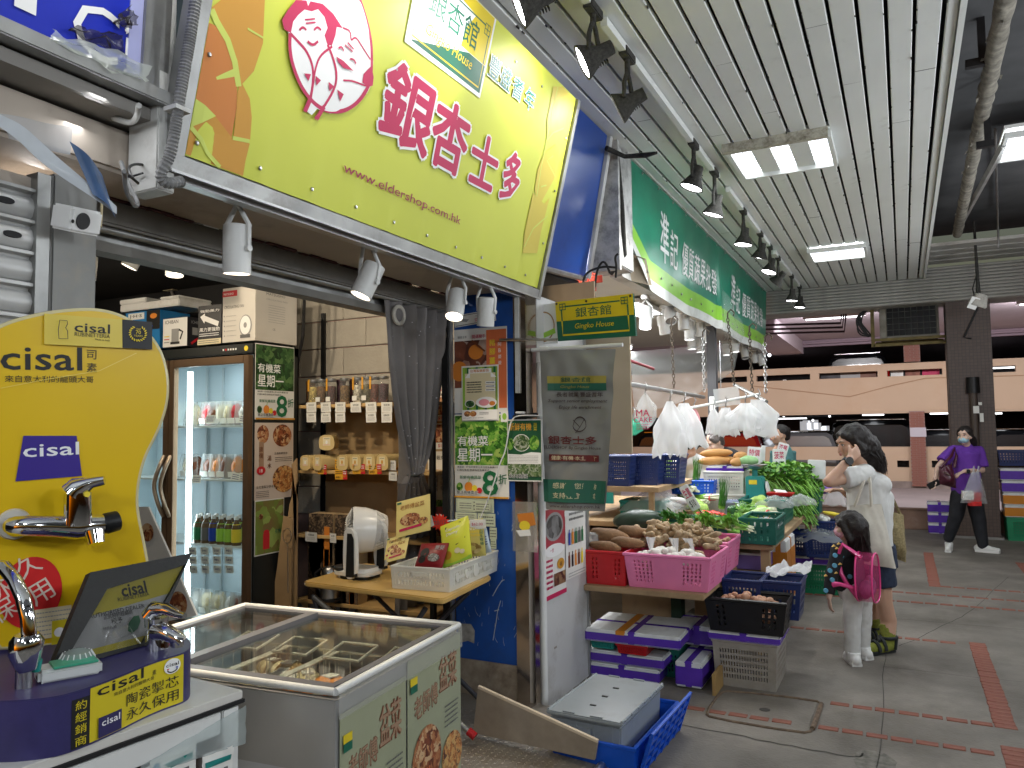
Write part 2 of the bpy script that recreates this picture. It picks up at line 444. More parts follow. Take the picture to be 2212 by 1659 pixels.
mat('grey_crate',(.3,.33,.35),.35,var=.06,vs=5,dirt=(.2,.2,.2),ds=5,damt=.35)
mat('rope',(.3,.25,.18),.9)
mat('rubber',(.01,.01,.01),.7)
mat('rust_chain',(.1,.08,.06),.5,.7,var=.3,vs=60)
# == GROUND
def ground_mat():
 m=mat('paving',(.2,.18,.155),.65,var=.25,vs=1.9,bump=.35,bs=60,dirt=(.075,.064,.05),ds=1.1,damt=.5)
 return m
ground_mat()
g=MB().bb((-7,-4,-.3),(9,13.15,0)).B_('pavement','paving',kind='structure')
mat('brick_red',(.23,.075,.05),.75,var=.35,vs=9,bump=.3,bs=90,dirt=(.17,.1,.07),ds=7,damt=.42)
def sd_(mb,mats,smooth=None,bevel=0,seg=1):
 o=mb.B_('tmp',mats,None,smooth,bevel,seg);me=o.data;bpy.data.objects.remove(o);return me
bm_h=sd_(MB().box((0,0,0),(.097,.05,.012)),'brick_red',bevel=.003)
bm_v=sd_(MB().box((0,0,0),(.102,.054,.012)),'brick_red',bevel=.003)
rb=random.Random(3)
def brick(me,x,y,a=0):pz('brick',me,g,(x+rb.uniform(-.003,.003),y+rb.uniform(-.003,.003),-.001+rb.uniform(-.0015,.001)),(0,0,a+rb.uniform(-.02,.02)))
def row(y,xs,xe,skip=()):
 x=xs
 while x<xe:
  if not any(a<x<b for a,b in skip):brick(bm_h,x,y+.012*(x-xs)*.6)
  x+=.1135
row(4.755,-.375,.32);row(4.345,-1.2,.33,[(-.52,-.42)]);row(6.405,-1.25,.33);row(7.73,-1.2,1.9);row(8.15,-.9,1.9);row(8.6,.3,1.9)
y=4.76
while y<6.5:brick(bm_v,.41,y);y+=.0605
y=3.0
while y<4.46:brick(bm_v,.41,y);y+=.0605
y=8.6
while y<10.83:brick(bm_v,.212,y);y+=.0605
y=9.3
while y<10.4:brick(bm_v,1.12,y);y+=.0605
# inspection cover: sunk frame, and hairline cracks in the paving
mat('crack',(.05,.045,.04),.9)
fr=[(-1.02,4.3),(-.98,4.24),(-.52,4.225),(-.47,4.28),(-.463,4.7),(-.5,4.76),(-.97,4.72),(-1.02,4.66)]
mh=T__('manhole_cover','square sunken manhole cover with a rusty edge in the paving before the crate pile','manhole cover',(-.74,4.49,0))
def rel(pts,z=.003):return[(x+.74,y_-4.49,z)for x,y_ in pts]
MB().tb_(rel(chaikin(fr,1),.002),.008,6,closed=True).B_('rim',mat('rust_rim',(.13,.09,.06),.8,var=.4,vs=30),mh,smooth=60)
MB().tb_(rel([(-.475,4.3),(-.47,4.52),(-.468,4.7)],.006),.014,6).B_('edging','rust_rim',mh,smooth=60)
MB().lt([(.0,.003),(.022,.004),(.03,.002)],12,Matrix.Translation((-.0,.0,0))).B_('keyhole','crack',mh)
for pts,wd in([[(-.088,6.17),(.02,6.4),(.2,6.9),(.36,7.3),(.48,7.69)],.006],[[(-1.2,4.09),(-.9,4.07),(-.65,4.05),(-.45,4.03),(-.24,4.04),(-.23,4.1)],.008],[[(-.16,3.2),(-.17,3.9),(-.15,4.6),(-.17,5.4),(-.16,6.2),(-.17,7.5)],.004],[[(-1,3.5),(-.3,3.45),(.6,3.47)],.004],[[(-.17,5.6),(.8,5.62),(2,5.6)],.004],[[(-.6,7.0),(.6,7.05),(2,7.0)],.005],[[(.48,7.69),(.7,8.6),(.9,9.4)],.004]):
 p=Print(.002);q=[]
 for i in range(len(pts)-1):
  for k in range(4):
   t=k/4;q.append((pts[i][0]*(1-t)+pts[i+1][0]*t+rb.uniform(-.006,.006),pts[i][1]*(1-t)+pts[i+1][1]*t+rb.uniform(-.01,.01)))
 p.line(q+[pts[-1]],wd,'crack');o=p.B_(g,'joint')
 # worn patch of rough repair
p=Print(.002);pp=[(-.18+.09*cos(a)*(1+.3*noise.noise(V((cos(a)*2,sin(a)*2,3)))),4.02+.13*sin(a)*(1+.3*noise.noise(V((cos(a)*2,sin(a)*2,8)))))for a in[i*pi/12 for i in range(24)]]
p.poly(pp,mat('patch',(.15,.14,.12),.9,var=.4,vs=25,bump=.5,bs=60));p.B_(g,'repair_patch')
# road between market and car park, low wall at the pavement edge
mat('asphalt',(.32,.27,.27),.8,var=.1,vs=1,bump=.2,bs=60)
MB().bb((-40,13.35,-.3),(40,23.5,-.06)).B_('road','asphalt',kind='structure')
mat('low_wall',(.24,.15,.11),.8,var=.2,vs=3,dirt=(.38,.33,.3),ds=3,damt=.3)
lw=T__('low_wall','low brown scuffed wall along the edge of the paved market before the road','wall',(-1,13.25,0))
MB().bb((-6,-.1,0),(12,.1,.29)).B_('wall_body','low_wall',lw,bevel=.01)
MB().bb((-6,-.11,.292),(12,.11,.31)).B_('coping','low_wall',lw,bevel=.006)
# == CEILING OVER THE WALKWAY
ZC=3.65
cl=T__('ceiling','x','x');del cl['label'];del cl['category'];cl['kind']='structure'
mat('plank_white',(.78,.8,.78),.45,var=.05,vs=1.2,dirt=(.33,.33,.3),ds=1.6,damt=.3)
MB().bb((-2.3,-2,ZC+.12),(.37,12.3,ZC+.16)).B_('backing','dark_void',cl)
pl_me={}
def plank_mesh(wd,ln):
 k=(round(wd,3),round(ln,2))
 if k not in pl_me:
  prof=[(-wd/2,.03),(-wd/2,.004),(-wd/2+.004,0),(wd/2-.004,0),(wd/2,.004),(wd/2,.03)]
  mb=MB();vs=[(x,s_*ln/2,z)for s_ in(-1,1)for x,z in prof]
  mb.add(vs,[(i,i+1,i+7,i+6)for i in range(5)])
  pl_me[k]=sd_(mb,'plank_white')
 return pl_me[k]
rc=random.Random(5)
gaps=[.262-.1308*k for k in range(19)]
for k in range(18):
 xc=gaps[k]-.1308/2;cut=[-2.0]+sorted([rc.uniform(3.5,6),rc.uniform(8,10.5)])+[12.26]
 for a,b in zip(cut,cut[1:]):
  ln=round(b-a-.003,2)
  pz('plank',plank_mesh(.1118,ln),cl,(xc,(a+b)/2,ZC+rc.uniform(0,.0025)),(0,rc.uniform(-.008,.008),0))
pz('plank',plank_mesh(.05,14.2),cl,(.302,5.15,ZC))
MB().bb((.332,-2,ZC-.015),(.362,12.3,ZC+.14)).B_('edge_trim','plank_white',cl)
# dusty crumbs hanging at the plank edges
mb=MB();rd=random.Random(9)
for k in range(16):
 for _ in range(26):
  mb.box((gaps[k]+rd.choice((-.0105,.0105)),rd.uniform(2.5,11),ZC+rd.uniform(-.002,.006)),(rd.uniform(.003,.008),rd.uniform(.006,.03),rd.uniform(.004,.01)))
mb.B_('dust','dusty_black',cl,kind='stuff')
# dark open soffit to the right of the planks
mat('dark_soffit',(.075,.075,.078),.9,var=.3,vs=2)
MB().bb((.37,-4,4.25),(12,12.4,4.35)).B_('upper_soffit','dark_soffit',kind='structure')
db=T__('soffit_beam','dark concrete beam under the soffit to the right of the slatted ceiling','beam',(2.4,5,3.9))
MB().bb((-.25,-8,-.1),(.25,7.3,.34)).B_('beam_body','dark_soffit',db)
# lagged pipe with peeling wrap
mat('lagging',(.24,.22,.18),.9,var=.35,vs=14,bump=.9,bs=25,dirt=(.07,.06,.05),ds=9,damt=.45)
a,b=oz(2185,-60,3.95),oz(2068,505,3.95)
pts=[a+(b-a)*(i/60)for i in range(61)];rr=[.055+.012*noise.noise(V((i*.9,2,1)))+.006*noise.noise(V((i*2.3,5,1)))for i in range(61)]
pp=T__('lagged_pipe','thick lagged pipe with peeling grey wrap under the dark soffit','pipe',tuple(pts[30]))
o=MB().tb_([p-pts[30]for p in pts],rr,14).B_('pipe','lagging',pp,smooth=60)
mb=MB()
for i in range(4,60,3):
 q=pts[i]-pts[30];an=rd.uniform(pi,2*pi);d=V((cos(an),0,sin(an)*.9))
 mb.poly([q+d*.05,q+d*.05+V((.01,.05,0)),q+d*rd.uniform(.065,.08)+V((.0,.06,-.01)),q+d*rd.uniform(.062,.075)])
mb.B_('torn_wrap','lagging',pp,kind='stuff')
def hanger(u,v,z,lab,wd=.16,ln=.3):
 p=oz(u,v,z);t=T__('pipe_hanger',lab,'bracket',tuple(p),group='brackets under the dark soffit')
 MB().box((0,0,0),(wd,.05,.05)).B_('crossbar','black_metal',t)
 MB().box((.02,0,.025+ln/2),(.045,.03,ln)).B_('rod','black_metal',t)
hanger(2115,135,3.95,'black T-shaped bracket hanging beside the slatted ceiling')
hanger(2128,312,3.72,'black T-shaped bracket below the lagged pipe',.12,.5)
t=T__('steel_channel','pale steel channel crossing under the dark soffit beside the bright troffer','channel',tuple(oz(2110,420,3.95)))
d=oz(2175,300,3.95)-oz(2110,420,3.95)
MB().tb_([-d*.7,d*.9],.03,4).B_('bar','steel_dull',t)
t=T__('conduit_drop','thin pale conduit dropping from the soffit above the end beam','conduit',tuple(oz(2170,300,4.1)))
q0=V(t.location);MB().tb_([oz(2150,280,4.2)-q0,oy(2155,450,10.9)-q0,oy(2157,535,10.9)-q0],.012,8).B_('pipe','steel_dull',t,smooth=60)
# troffers in the ceiling
mat('tube_white',(1,1,1),emit=9.,ecol=(.93,.97,1.));mat('louvre',(.8,.82,.85),.2,.6)
def troffer(x0,y0,x1,y1,z,lab,power,cells=3,grp='ceiling troffers',drop=.02):
 cx,cy_=(x0+x1)/2,(y0+y1)/2;W,D=x1-x0,y1-y0
 t=T__('ceiling_troffer',lab,'ceiling light',(cx,cy_,z),group=grp)
 mb=MB();f=.03
 for s in(-1,1):
  mb.box((s*(W/2-f/2),0,-drop/2),(f,D,drop+.03));mb.box((0,s*(D/2-f/2),-drop/2),(W-2*f,f,drop+.03))
 mb.B_('frame','plank_white',t)
 MB().box((0,0,.06),(W,D,.03)).B_('housing','plank_white',t)
 seg=(W-2*f)/(2*cells-1)if cells>1 else W-2*f
 for i in range(cells):
  xa=-W/2+f+2*i*seg
  MB().box((xa+seg/2,0,.03),(seg,D-2*f,.004)).B_('tube_panel','tube_white',t)
  mb=MB()
  for k in range(7):mb.box((xa+seg/2,-D/2+f+(k+.5)*(D-2*f)/7,.012),(seg,.004,.024))
  nn=max(2,int(seg/.09))
  for k in range(nn+1):mb.box((xa+k*seg/nn,0,.012),(.004,D-2*f,.0236))
  mb.B_('louvre','louvre',t,kind='stuff')
  if i<cells-1:MB().box((xa+1.5*seg,0,.0),(seg,D-2*f,.006)).B_('cover_plate','plank_white',t)
 lamp('AREA','troffer_light',(cx,cy_,z-drop-.02),(cx,cy_,0),power,(.92,.97,1),W*.9,parent=t,sy=D*.9)
 return t
troffer(-1.10,5.72,-.375,6.42,ZC-.03,'wide ceiling troffer with three lit panes and a rusty edge',40,3)
MB().box((-.02,-.36,.0),(.73,.045,.075)).B_('rusty_edge',mat('rusty_white',(.5,.48,.4),.7,var=.1,dirt=(.1,.08,.05),ds=22,damt=.46),[o for o in COL.objects if o.name=='ceiling_troffer'][0])
troffer(-.93,9.5,-.3,10.1,ZC-.03,'smaller lit ceiling troffer nearer the end beam',30,1)
troffer(-1.76,12.42,-1.05,12.75,3.42,'lit troffer half hidden behind the end beam by the green awning',25,1)
q=oz(2212,300,3.98);troffer(q.x-.16,q.y-.2,q.x+.5,q.y+.5,3.98,'lit troffer under the dark soffit past the lagged pipe',40,1)
# ribbed beam across the end of the walkway
eb=T__('end_beam','pale ribbed beam crossing the end of the slatted ceiling','beam',(0,12.3,3.3))
mat('rib',(.4,.39,.36),.6,var=.15,vs=2,dirt=(.2,.19,.17),ds=3,damt=.4)
MB().bb((-2.4,.05,0),(12,.6,.5)).B_('core','rib',eb)
rm=sd_(MB().box((0,0,0),(14.4,.05,.03)),'rib',bevel=.006)
for i in range(11):pz('rib',rm,eb,(4.8,.03-.0015*(i%2)-.01*(i%3==0),.018+i*.0455))
mb=MB()
for i in range(4):mb.bb((.4,-1.3+.33*i,.52),(12,-1.05+.33*i,.56))
mb.B_('soffit_slats','rib',eb,kind='stuff')
# tiled column
tm=mat('mosaic',(.085,.058,.048),.5,var=.12,vs=3)
n=tm.node_tree.nodes;L=tm.node_tree.links;tc=n.new('ShaderNodeTexCoord');bt=n.new('ShaderNodeTexBrick')
bt.inputs['Scale'].default_value=1;bt.inputs['Brick Width'].default_value=.045;bt.inputs['Row Height'].default_value=.045;bt.inputs['Mortar Size'].default_value=.0025;bt.offset=0
mp=n.new('ShaderNodeMapping');mp.inputs['Rotation'].default_value=(radians(90),0,0);L.new(tc.outputs['Object'],mp.inputs[0]);L.new(mp.outputs[0],bt.inputs['Vector'])
bt.inputs['Color1'].default_value=(.1,.068,.056,1);bt.inputs['Color2'].default_value=(.085,.056,.047,1);bt.inputs['Mortar'].default_value=(.05,.038,.034,1)
L.new(bt.outputs['Color'],n['Principled BSDF'].inputs['Base Color'])
co=T__('tiled_column','brown mosaic tiled column carrying the end beam','column',(.86,12.66,0))
MB().bb((-.27,-.26,0),(.27,.26,3.3)).B_('shaft','mosaic',co,bevel=.008)
MB().bb((-.3,-.29,0),(.3,.29,.03)).B_('foot','steel_dull',co)
MB().tb_([(.02,-.3,.9),(.02,-.3,2.0)],.05,12).B_('downpipe',mat('brown_pipe',(.07,.05,.04),.5),co,smooth=60)
MB().cyl((.02,-.3,2.0),(.02,-.3,2.22),.085,.08).B_('hopper','black_metal',co,smooth=60)
for x,z,w_,h in((.04,1.77,.07,.1),(.1,1.66,.045,.12),(.09,1.85,.04,.04)):
 MB().box((x,-.362,z),(w_,.012,h)).B_('notice','paper',co)
MB().tb_([(.12,-.28,3.18),(-.06,-.285,2.78),(.03,-.285,2.76)],.012,6).B_('bracket','black_metal',co)
# == CAR PARK ACROSS THE ROAD
mat('peach',(.53,.39,.275),.75,var=.05,vs=.8,dirt=(.5,.33,.21),ds=.7,damt=.4)
mat('mauve_slab',(.5,.42,.46),.8,var=.06,vs=1)
cp=T__('car_park','peach painted open-sided car park across the road with slots along its upper parapet','car park',(0,22.7,0))
YP=22.7
def cpx(u,v):p=oy(u,v,YP);return p.x,p.z
# lower parapet with slots
def slotted(name,z0,z1,slots,zs0,zs1,th=.2,x0=-14,x1=16):
 xs=sorted(set([x0,x1]+[a for s in slots for a in s]));zs=[z0,zs0,zs1,z1]
 op=lambda i,j:j==1 and any(a<=(xs[i]+xs[i+1])/2<=b for a,b in slots)
 nx=[(x-x0)/(x1-x0)for x in xs];nz=[(z-z0)/(z1-z0)for z in zs]
 MB().lattice((x0,th,z0),(x1,th,z0),(x1,th,z1),(x0,th,z1),nx,nz,op,th).B_(name,'peach',cp)
slotted('lower_parapet',-.02,1.02,[(-3.3,-.6),(-.18,.1),(.62,1.1),(1.5,3.4)],.48,.66)
slotted('upper_parapet',1.95,3.22,[(-5.2,-3.95),(-3.69,-2.25),(-2.02,-.56),(-.33,.95),(1.35,2.55)],2.88,3.04)
MB().bb((-14,-.04,1.9),(16,.25,1.947)).B_('parapet_lip','peach',cp)
# drip line across the upper parapet
mb=MB();q=[oy(u,v,YP-.01)-V((0,YP,0))for u,v in((1620,833),(1835,857),(1930,832),(2000,817),(2212,811))];mb.tb_(q,.012,5);mb.B_('cable',mat('peach_cable',(.4,.25,.15),.7),cp)
MB().bb((-14,-.06,-.06),(16,0,.12)).B_('kerb',mat('kerb_grey',(.25,.2,.18),.8,var=.2),cp)
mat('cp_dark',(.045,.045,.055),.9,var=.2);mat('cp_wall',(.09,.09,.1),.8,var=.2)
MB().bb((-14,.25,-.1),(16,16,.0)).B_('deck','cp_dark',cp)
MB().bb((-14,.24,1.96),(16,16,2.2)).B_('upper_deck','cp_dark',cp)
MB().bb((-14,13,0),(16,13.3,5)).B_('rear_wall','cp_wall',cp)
MB().bb((-14,-7.2,3.95),(16,16,4.3)).B_('roof_slab','mauve_slab',cp)
for x,wd in((-3.2,.8),(3.5,.8),(-9,.8)):MB().bb((x,-7,3.6),(x+wd,0,3.95)).B_('slab_beam','mauve_slab',cp)
mb=MB()
for z in(3.87,3.8):mb.bb((-14,-.3+(3.9-z),z-.02),(16,-.22+(3.9-z),z+.01))
MB().bb((-14,-.1,3.78),(16,.1,3.95)).B_('slab_edge',mat('slab_edge',(.3,.22,.26),.8),cp)
MB().tb_([(-14,-.25,3.86),(16,-.25,3.86)],.03,8).B_('pipe_run','slab_edge',cp)
# brick pillars of the car park
bp=sd_(MB().box((0,0,0),(.107,.02,.042)),mat('pillar_brick',(.28,.12,.09),.8,var=.35,vs=6,dirt=(.16,.08,.07),ds=4,damt=.4))
def bpillar(x0,x1,z0,z1):
 MB().bb((x0,-.12,z0),(x1,.3,z1)).B_('pillar_core',mat('mortar',(.3,.2,.18),.9),cp)
 nz=int((z1-z0)/.048);nx=3;wd=(x1-x0)/nx
 for k in range(nz):
  for i in range(nx):
   xx=x0+(i+.5)*wd+(.02 if k%2 else-.02)
   pz('pillar_brick',bp,cp,(min(max(xx,x0+.055),x1-.055),-.125+rb.uniform(-.002,.002),z0+.026+k*.048))
bpillar(.145,.5,.0,1.95);bpillar(.08,.46,3.24,3.78)
MB().bb((.15,-.16,1.28),(.52,-.137,1.52)).B_('sign_plate',mat('plate_grey',(.5,.47,.52),.6),cp)
# junk seen through the upper slots
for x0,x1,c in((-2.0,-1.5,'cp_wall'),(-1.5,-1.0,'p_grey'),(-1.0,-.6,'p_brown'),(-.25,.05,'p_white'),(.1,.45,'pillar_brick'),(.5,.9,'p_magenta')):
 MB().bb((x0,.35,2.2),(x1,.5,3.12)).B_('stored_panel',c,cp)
 # lit tubes inside the car park
mat('cp_tube',(1,1,1),emit=3.,ecol=(.95,.97,1))
def cp_tube(u,v,dy,ln,lab):
 p=oy(u,v,YP+dy);t=T__('tube_light',lab,'tube light',tuple(p),group='tube lights in the car park')
 MB().box((0,0,.03),(ln,.1,.03)).B_('batten','p_white',t);MB().tb_([(-ln/2,0,0),(ln/2,0,0)],.022,8).B_('tube','cp_tube',t)
 lamp('POINT','tube_glow',p-V((0,0,.1)),None,3,(.93,.96,1),.15,parent=t)
for a in((1886,896,1.,.55,'lit tube light under the lower car park deck, over the windowless dark van'),(2036,893,1.,.6,'lit tube light under the lower car park deck beside the brown column'),(2153,893,2.,.25,'short lit tube light at the far right of the lower car park deck'),(1710,904,3,.9,'long lit tube light deep inside the lower car park deck'),(2130,796,3,1.5,'lit tube light seen through the rightmost parapet slot'),(1695,823,3,.1,'tiny lit lamp seen through a parapet slot')):cp_tube(*a)
mb=MB()
for u,v,r in((1662,767,.05),(1723,741,.04),(1676,901,.05),(1693,899,.04),(1756,908,.04),(1792,899,.04)):mb.sph(oy(u,v,YP+(.0 if v<800 else 6))-V((0,YP,0)),r,nu=8,nv=6)
mb.B_('lamp_points','cp_tube',cp,kind='stuff')
mb=MB();rr_=random.Random(4)
for i in range(9):
 q=oy(1736+i*6,925+rr_.uniform(-9,9),YP+9)-V((0,YP,0));mb.box(q,(.25,.1,.35))
mb.B_('glow_racks',mat('glow_goods',(.8,.82,.85),emit=.5),cp,kind='stuff')  # goods glow by emission in place of light falling on them
# added fill lamps under the slab over the road, hidden by the end beam
for i,x in enumerate((-5,-1.2,2.6,6.4)):
 t=T__('added_road_lamp','added unseen linear lamp under the slab over the road','added light',(x,17.2,3.8),group='added linear lamps over the road')
 MB().box((0,0,.06),(1.2,.14,.06)).B_('housing','p_white',t);MB().box((0,0,.02),(1.1,.1,.02)).B_('tube','cp_tube',t)
 lamp('AREA','road_fill',(x,17.2,3.79),(x,20.5,1.2),300,(1,.98,1),1.1,parent=t,sy=.1)
 # parked cars
mat('car_black',(.01,.011,.014),.25,.0,coat=.15);mat('car_silver',(.4,.4,.42),.2,.6,coat=.6);mat('car_red',(.25,.01,.012),.2,coat=.7);mat('car_glass',(.008,.009,.011),.05,coat=.5,spec=.6)
mat('car_trim',(.3,.3,.3),.2,1.);mat('tail_red',(.5,.01,.01),.2,emit=.25);mat('plate_y',(.7,.5,.03),.5)
def car(x,y,z,body,lab,plate=None,van=False,rear=True):
 t=T__('parked_car',lab,'car',(x,y,z),group='cars parked in the car park')
 h=1.75 if van else 1.45;w_=.86
 side=[(-w_,.3),(-w_-.02,.65),(-w_+.02,.92),(-w_+.16,h-.08),(-w_+.3,h),(w_-.3,h),(w_-.16,h-.08),(w_-.02,.92),(w_+.02,.65),(w_,.3),(w_-.1,.2),(-w_+.1,.2)]
 R=Matrix(((1,0,0),(0,0,1),(0,1,0))).to_4x4()
 mb=MB();secs=[(0,.9,.42),(.12,1,.15),(.9,1,0),(2.6,1,0),(3.3,1,-.35 if not van else-.1),(4.2,.98,-.55)]
 vs=[]
 for yy,sc,dz in secs:vs+=[(a*sc,yy,b_ if b_<.93 else max(.9,b_-max(0,dz if yy>1 else dz)*.0+min(0,dz))if yy>1 else(b_ if b_<.93 else b_-dz*.35))for a,b_ in side]
 n_=len(side);fs=[(i*n_+j,i*n_+(j+1)%n_,(i+1)*n_+(j+1)%n_,(i+1)*n_+j)for i in range(len(secs)-1)for j in range(n_)]
 fs+=[tuple(range(n_-1,-1,-1)),tuple(range((len(secs)-1)*n_,len(secs)*n_))]
 mb.add(vs,fs);mb.B_('body',body,t,smooth=35)
 MB().add([(-w_*.78,-.006,.98),(w_*.78,-.006,.98),(w_*.66,.105,h-.12),(-w_*.66,.105,h-.12)],[(0,1,2,3)]).B_('rear_window','car_glass',t)
 for s in(-1,1):
  MB().box((s*.72,.02,.85),(.18,.06,.22)).B_('tail_light','tail_red',t,bevel=.02)
  MB().add([(s*(w_+.003),.5,.95),(s*(w_+.003),2.9,.95),(s*(w_-.13),2.4,h-.12),(s*(w_-.13),.6,h-.12)],[(0,1,2,3)if s>0 else(3,2,1,0)]).B_('side_window','car_glass',t)
  for yy in(.8,3.3):
   wh=MB().lt([(.0,-.1),(.31,-.1),(.33,-.06),(.33,.06),(.31,.1),(0,.1)],20,Matrix.Translation((s*.78,yy,.33))@Matrix.Rotation(pi/2,4,'Y')).B_('wheel','rubber',t,smooth=40)
 MB().box((0,-.05,.42),(1.7,.16,.26)).B_('bumper',body,t,bevel=.04)
 pb=MB().box((0,-.09,.72),(.52,.02,.12)).B_('number_plate','plate_y',t)
 if plate:
  p=Print(.0);p.text(plate,0,-.035,.07,'p_black',al='C',bold=.02);p.B_(pb,'print',mtx=Matrix.Translation((0,-.102,.72))@Matrix.Rotation(pi/2,4,'X'))
 MB().box((0,.2,h+.005),(1.2,.04,.02)).B_('roof_spoiler','car_trim',t)
 return t
car(-2.55,YP+1.2,0,'car_silver','silver parked car with a dark rear window, seen past the teal-shirted person')
car(-1.2,YP+2.2,0,'car_black','black parked car between the silver car and the dark van',van=True)
car(-.55,YP+.9,0,'car_black','dark parked van directly behind the head of the woman in white',van=True)
car(1.0,YP+.9,0,'car_black','black parked car with a yellow plate just right of the brick pillar','LW 2683')
car(2.75,YP+1.0,0,'car_black','black parked car to the right of the brown column with a yellow plate','TM 9056')
car(-4.6,YP+1.0,0,'car_red','dark red parked car glimpsed behind the stallholders')
car(-6.8,YP+1.0,0,'car_black','black parked car at the far left of the lower deck')
car(-1.1,YP+1.2,2.2,'car_black','dark car on the upper deck whose roof shows above the parapet')
# == air conditioner, pipes
t=T__('air_conditioner','old air conditioner in a rusty yellow bracket hanging beside the brown column','air conditioner',(.12,12.95,2.86))
MB().bb((-.38,-.28,0),(.4,.28,.5)).B_('case',mat('ac_case',(.3,.28,.24),.6,var=.15,dirt=(.15,.13,.1),ds=4),t,bevel=.01)
MB().bb((-.28,-.295,.03),(.36,-.285,.47)).B_('grille_back','dark_void',t)
mb=MB()
for i in range(9):mb.tb_([(-.28+i*.08,-.3,.03),(-.28+i*.08,-.3,.47)],.003,4)
for i in range(6):mb.tb_([(-.28,-.3,.03+i*.088),(.36,-.3,.03+i*.088)],.003,4)
mb.B_('wire_guard','steel_dull',t,kind='stuff')
mb=MB().bb((-.45,-.32,-.04),(.47,-.27,0)).bb((-.45,.2,-.04),(.47,.25,0)).bb((-.47,-.32,-.12),(.5,-.28,-.08)).bb((-.5,-.32,-.12),(-.45,-.26,.5));mb.B_('bracket',mat('old_yellow',(.16,.12,.04),.7,var=.3,vs=10),t)
mb=MB();rz=random.Random(8)
for i in range(7):
 a=V((-.5,-.25,.5));mb.tb_(chaikin([tuple(a),(-.62+rz.uniform(-.1,.03),-.25,.35),(-.6+rz.uniform(-.12,.12),-.25,.12+rz.uniform(-.1,.1)),(-.48+rz.uniform(-.1,.03),-.25,.05)],2,False),.012,5)
mb.B_('cables','black_metal',t,kind='stuff')
t=T__('wall_pipes','three dark pipes elbowing under the slab behind the end beam','pipes',(-1.2,14.5,3.3))
for i in range(3):
 q=[oy(1600,700+i*9+4,14.5),oy(1816+i*4,698+i*9,14.5),oy(1819+i*5,660,14.5)]
 MB().tb_([p-V(t.location)for p in q],.02,8).B_('pipe',mat('pipe_maroon',(.05,.02,.025),.5),t,smooth=60)
t=T__('hanging_floodlight','grimy white floodlight hanging from a rod in front of the brown column','floodlight',tuple(oy(2116,648,11.2)))
mat('flood_case',(.42,.4,.36),.6,var=.2,vs=20,dirt=(.12,.1,.08),ds=14,damt=.42)
MB().box((0,0,0),(.2,.14,.16),Euler((.3,.35,.3)).to_matrix(),tx=.6,ty=.6).B_('housing','flood_case',t,bevel=.012)
MB().box((-.07,-.05,-.04),(.1,.02,.15),Euler((.3,.35,.3)).to_matrix()).B_('lens','p_white',t)
MB().tb_([(-.01,0,.06),(-.01,0,.25),(-.02,0,1.0)],[.03,.02,.014],8).B_('rod','dusty_black',t,smooth=60)
MB().tb_([(-.05,0,.02),(-.07,-.02,.15),(-.02,0,.32)],.008,6).B_('cable','dusty_black',t,smooth=60)
# added bare tubes out of view, fill light for the walkway and its ceiling
for i,(x,y)in enumerate(((2.4,.8),(2.4,4.0),(2.5,7.4),(1.9,-2),(-.2,-1.6),(-1.9,-1.9))):
 t=T__('tube_light','added bare tube light out of view, number %s along the walkway'%('two','three','four','one','five','six')[i],'tube light',(x,y,2.75),group='added bare tubes out of view');MB().tb_([(0,-.6,0),(0,.6,0)],.018,8).B_('tube','cp_tube',t);MB().box((0,0,.05),(.06,1.25,.04)).B_('batten','p_white',t);MB().tb_([(0,0,.06),(0,0,1.5)],.01,6).B_('rod','p_grey',t)
 lamp('POINT','tube_glow',(x,y,2.7),None,(190,170,150,170,160,110)[i],(.86,.93,1),.2,parent=t)
for i,y in enumerate((2.2,5.6,9)):  # added uplights out of view that brighten the slatted ceiling
 t=T__('fill_trough','added shallow trough light out of view, brightening the slatted ceiling','trough light',(2.3,y,2.7),group='added trough lights out of view');MB().box((0,0,-.04),(.16,1.4,.03)).B_('trough','p_white',t);MB().box((0,0,-.02),(.1,1.3,.008)).B_('tube','cp_tube',t);MB().tb_([(0,0,-.04),(0,0,1.5)],.01,6).B_('rod','p_grey',t);lamp('AREA','fill_glow',(2.3,y,2.72),(-1.2,y,3.65),70,(.93,.97,1),.1,parent=t,sy=1.3)
 # == FASCIA: the big lit shop sign
mat('sign_lime',(.62,.66,.07),.5,var=.03,vs=2,bump=.06,bs=5)
mat('s_orange',(.62,.3,.03),.5);mat('s_dorange',(.6,.2,.03),.5);mat('s_gold',(.62,.5,.06),.5);mat('s_vein',(.6,.68,.12),.5);mat('s_white',(.85,.85,.84),.5)
mat('s_mag',(.52,.015,.09),.5);mat('s_maroon',(.33,.02,.06),.5);mat('s_dgreen',(.008,.12,.07),.5);mat('s_yel',(.72,.55,.02),.5);mat('s_teal',(.01,.16,.14),.5)
SG=Pl((-1.83,1.521,2.36),(0,1,0),(.254,0,1.05))
sg=T__('shop_sign','large lime yellow shop sign with red lettering under the slatted ceiling','shop sign',mtx=SG.M())
W_,H_=2.42,1.085
def sgfn(a,b):
 x,y=-.0+W_*a,-.0+H_*b
 z=.004*noise.noise(V((x*1.8,y*2.2,3)))
 if b<.2:z+=.008*(.2-b)/.2*max(0,sin(x*2*pi/.23))**2
 return V((x,y,z))
MB().sh__(sgfn,96,40).B_('banner_face','sign_lime',sg,smooth=80)
mb=MB();mb.bb((-.045,-.05,-.05),(W_+.03,-.006,.012));mb.bb((-.05,-.05,-.05),(-.006,H_,.012));mb.bb((W_+.006,-.05,-.05),(W_+.04,H_,.014));mb.bb((-.045,-.05,-.06),(W_+.03,H_,-.03))
mb.B_('frame','steel_dull',sg)
MB().bb((-.045,-.058,-.08),(W_+.03,-.0505,.02)).B_('lower_lip','alu',sg)
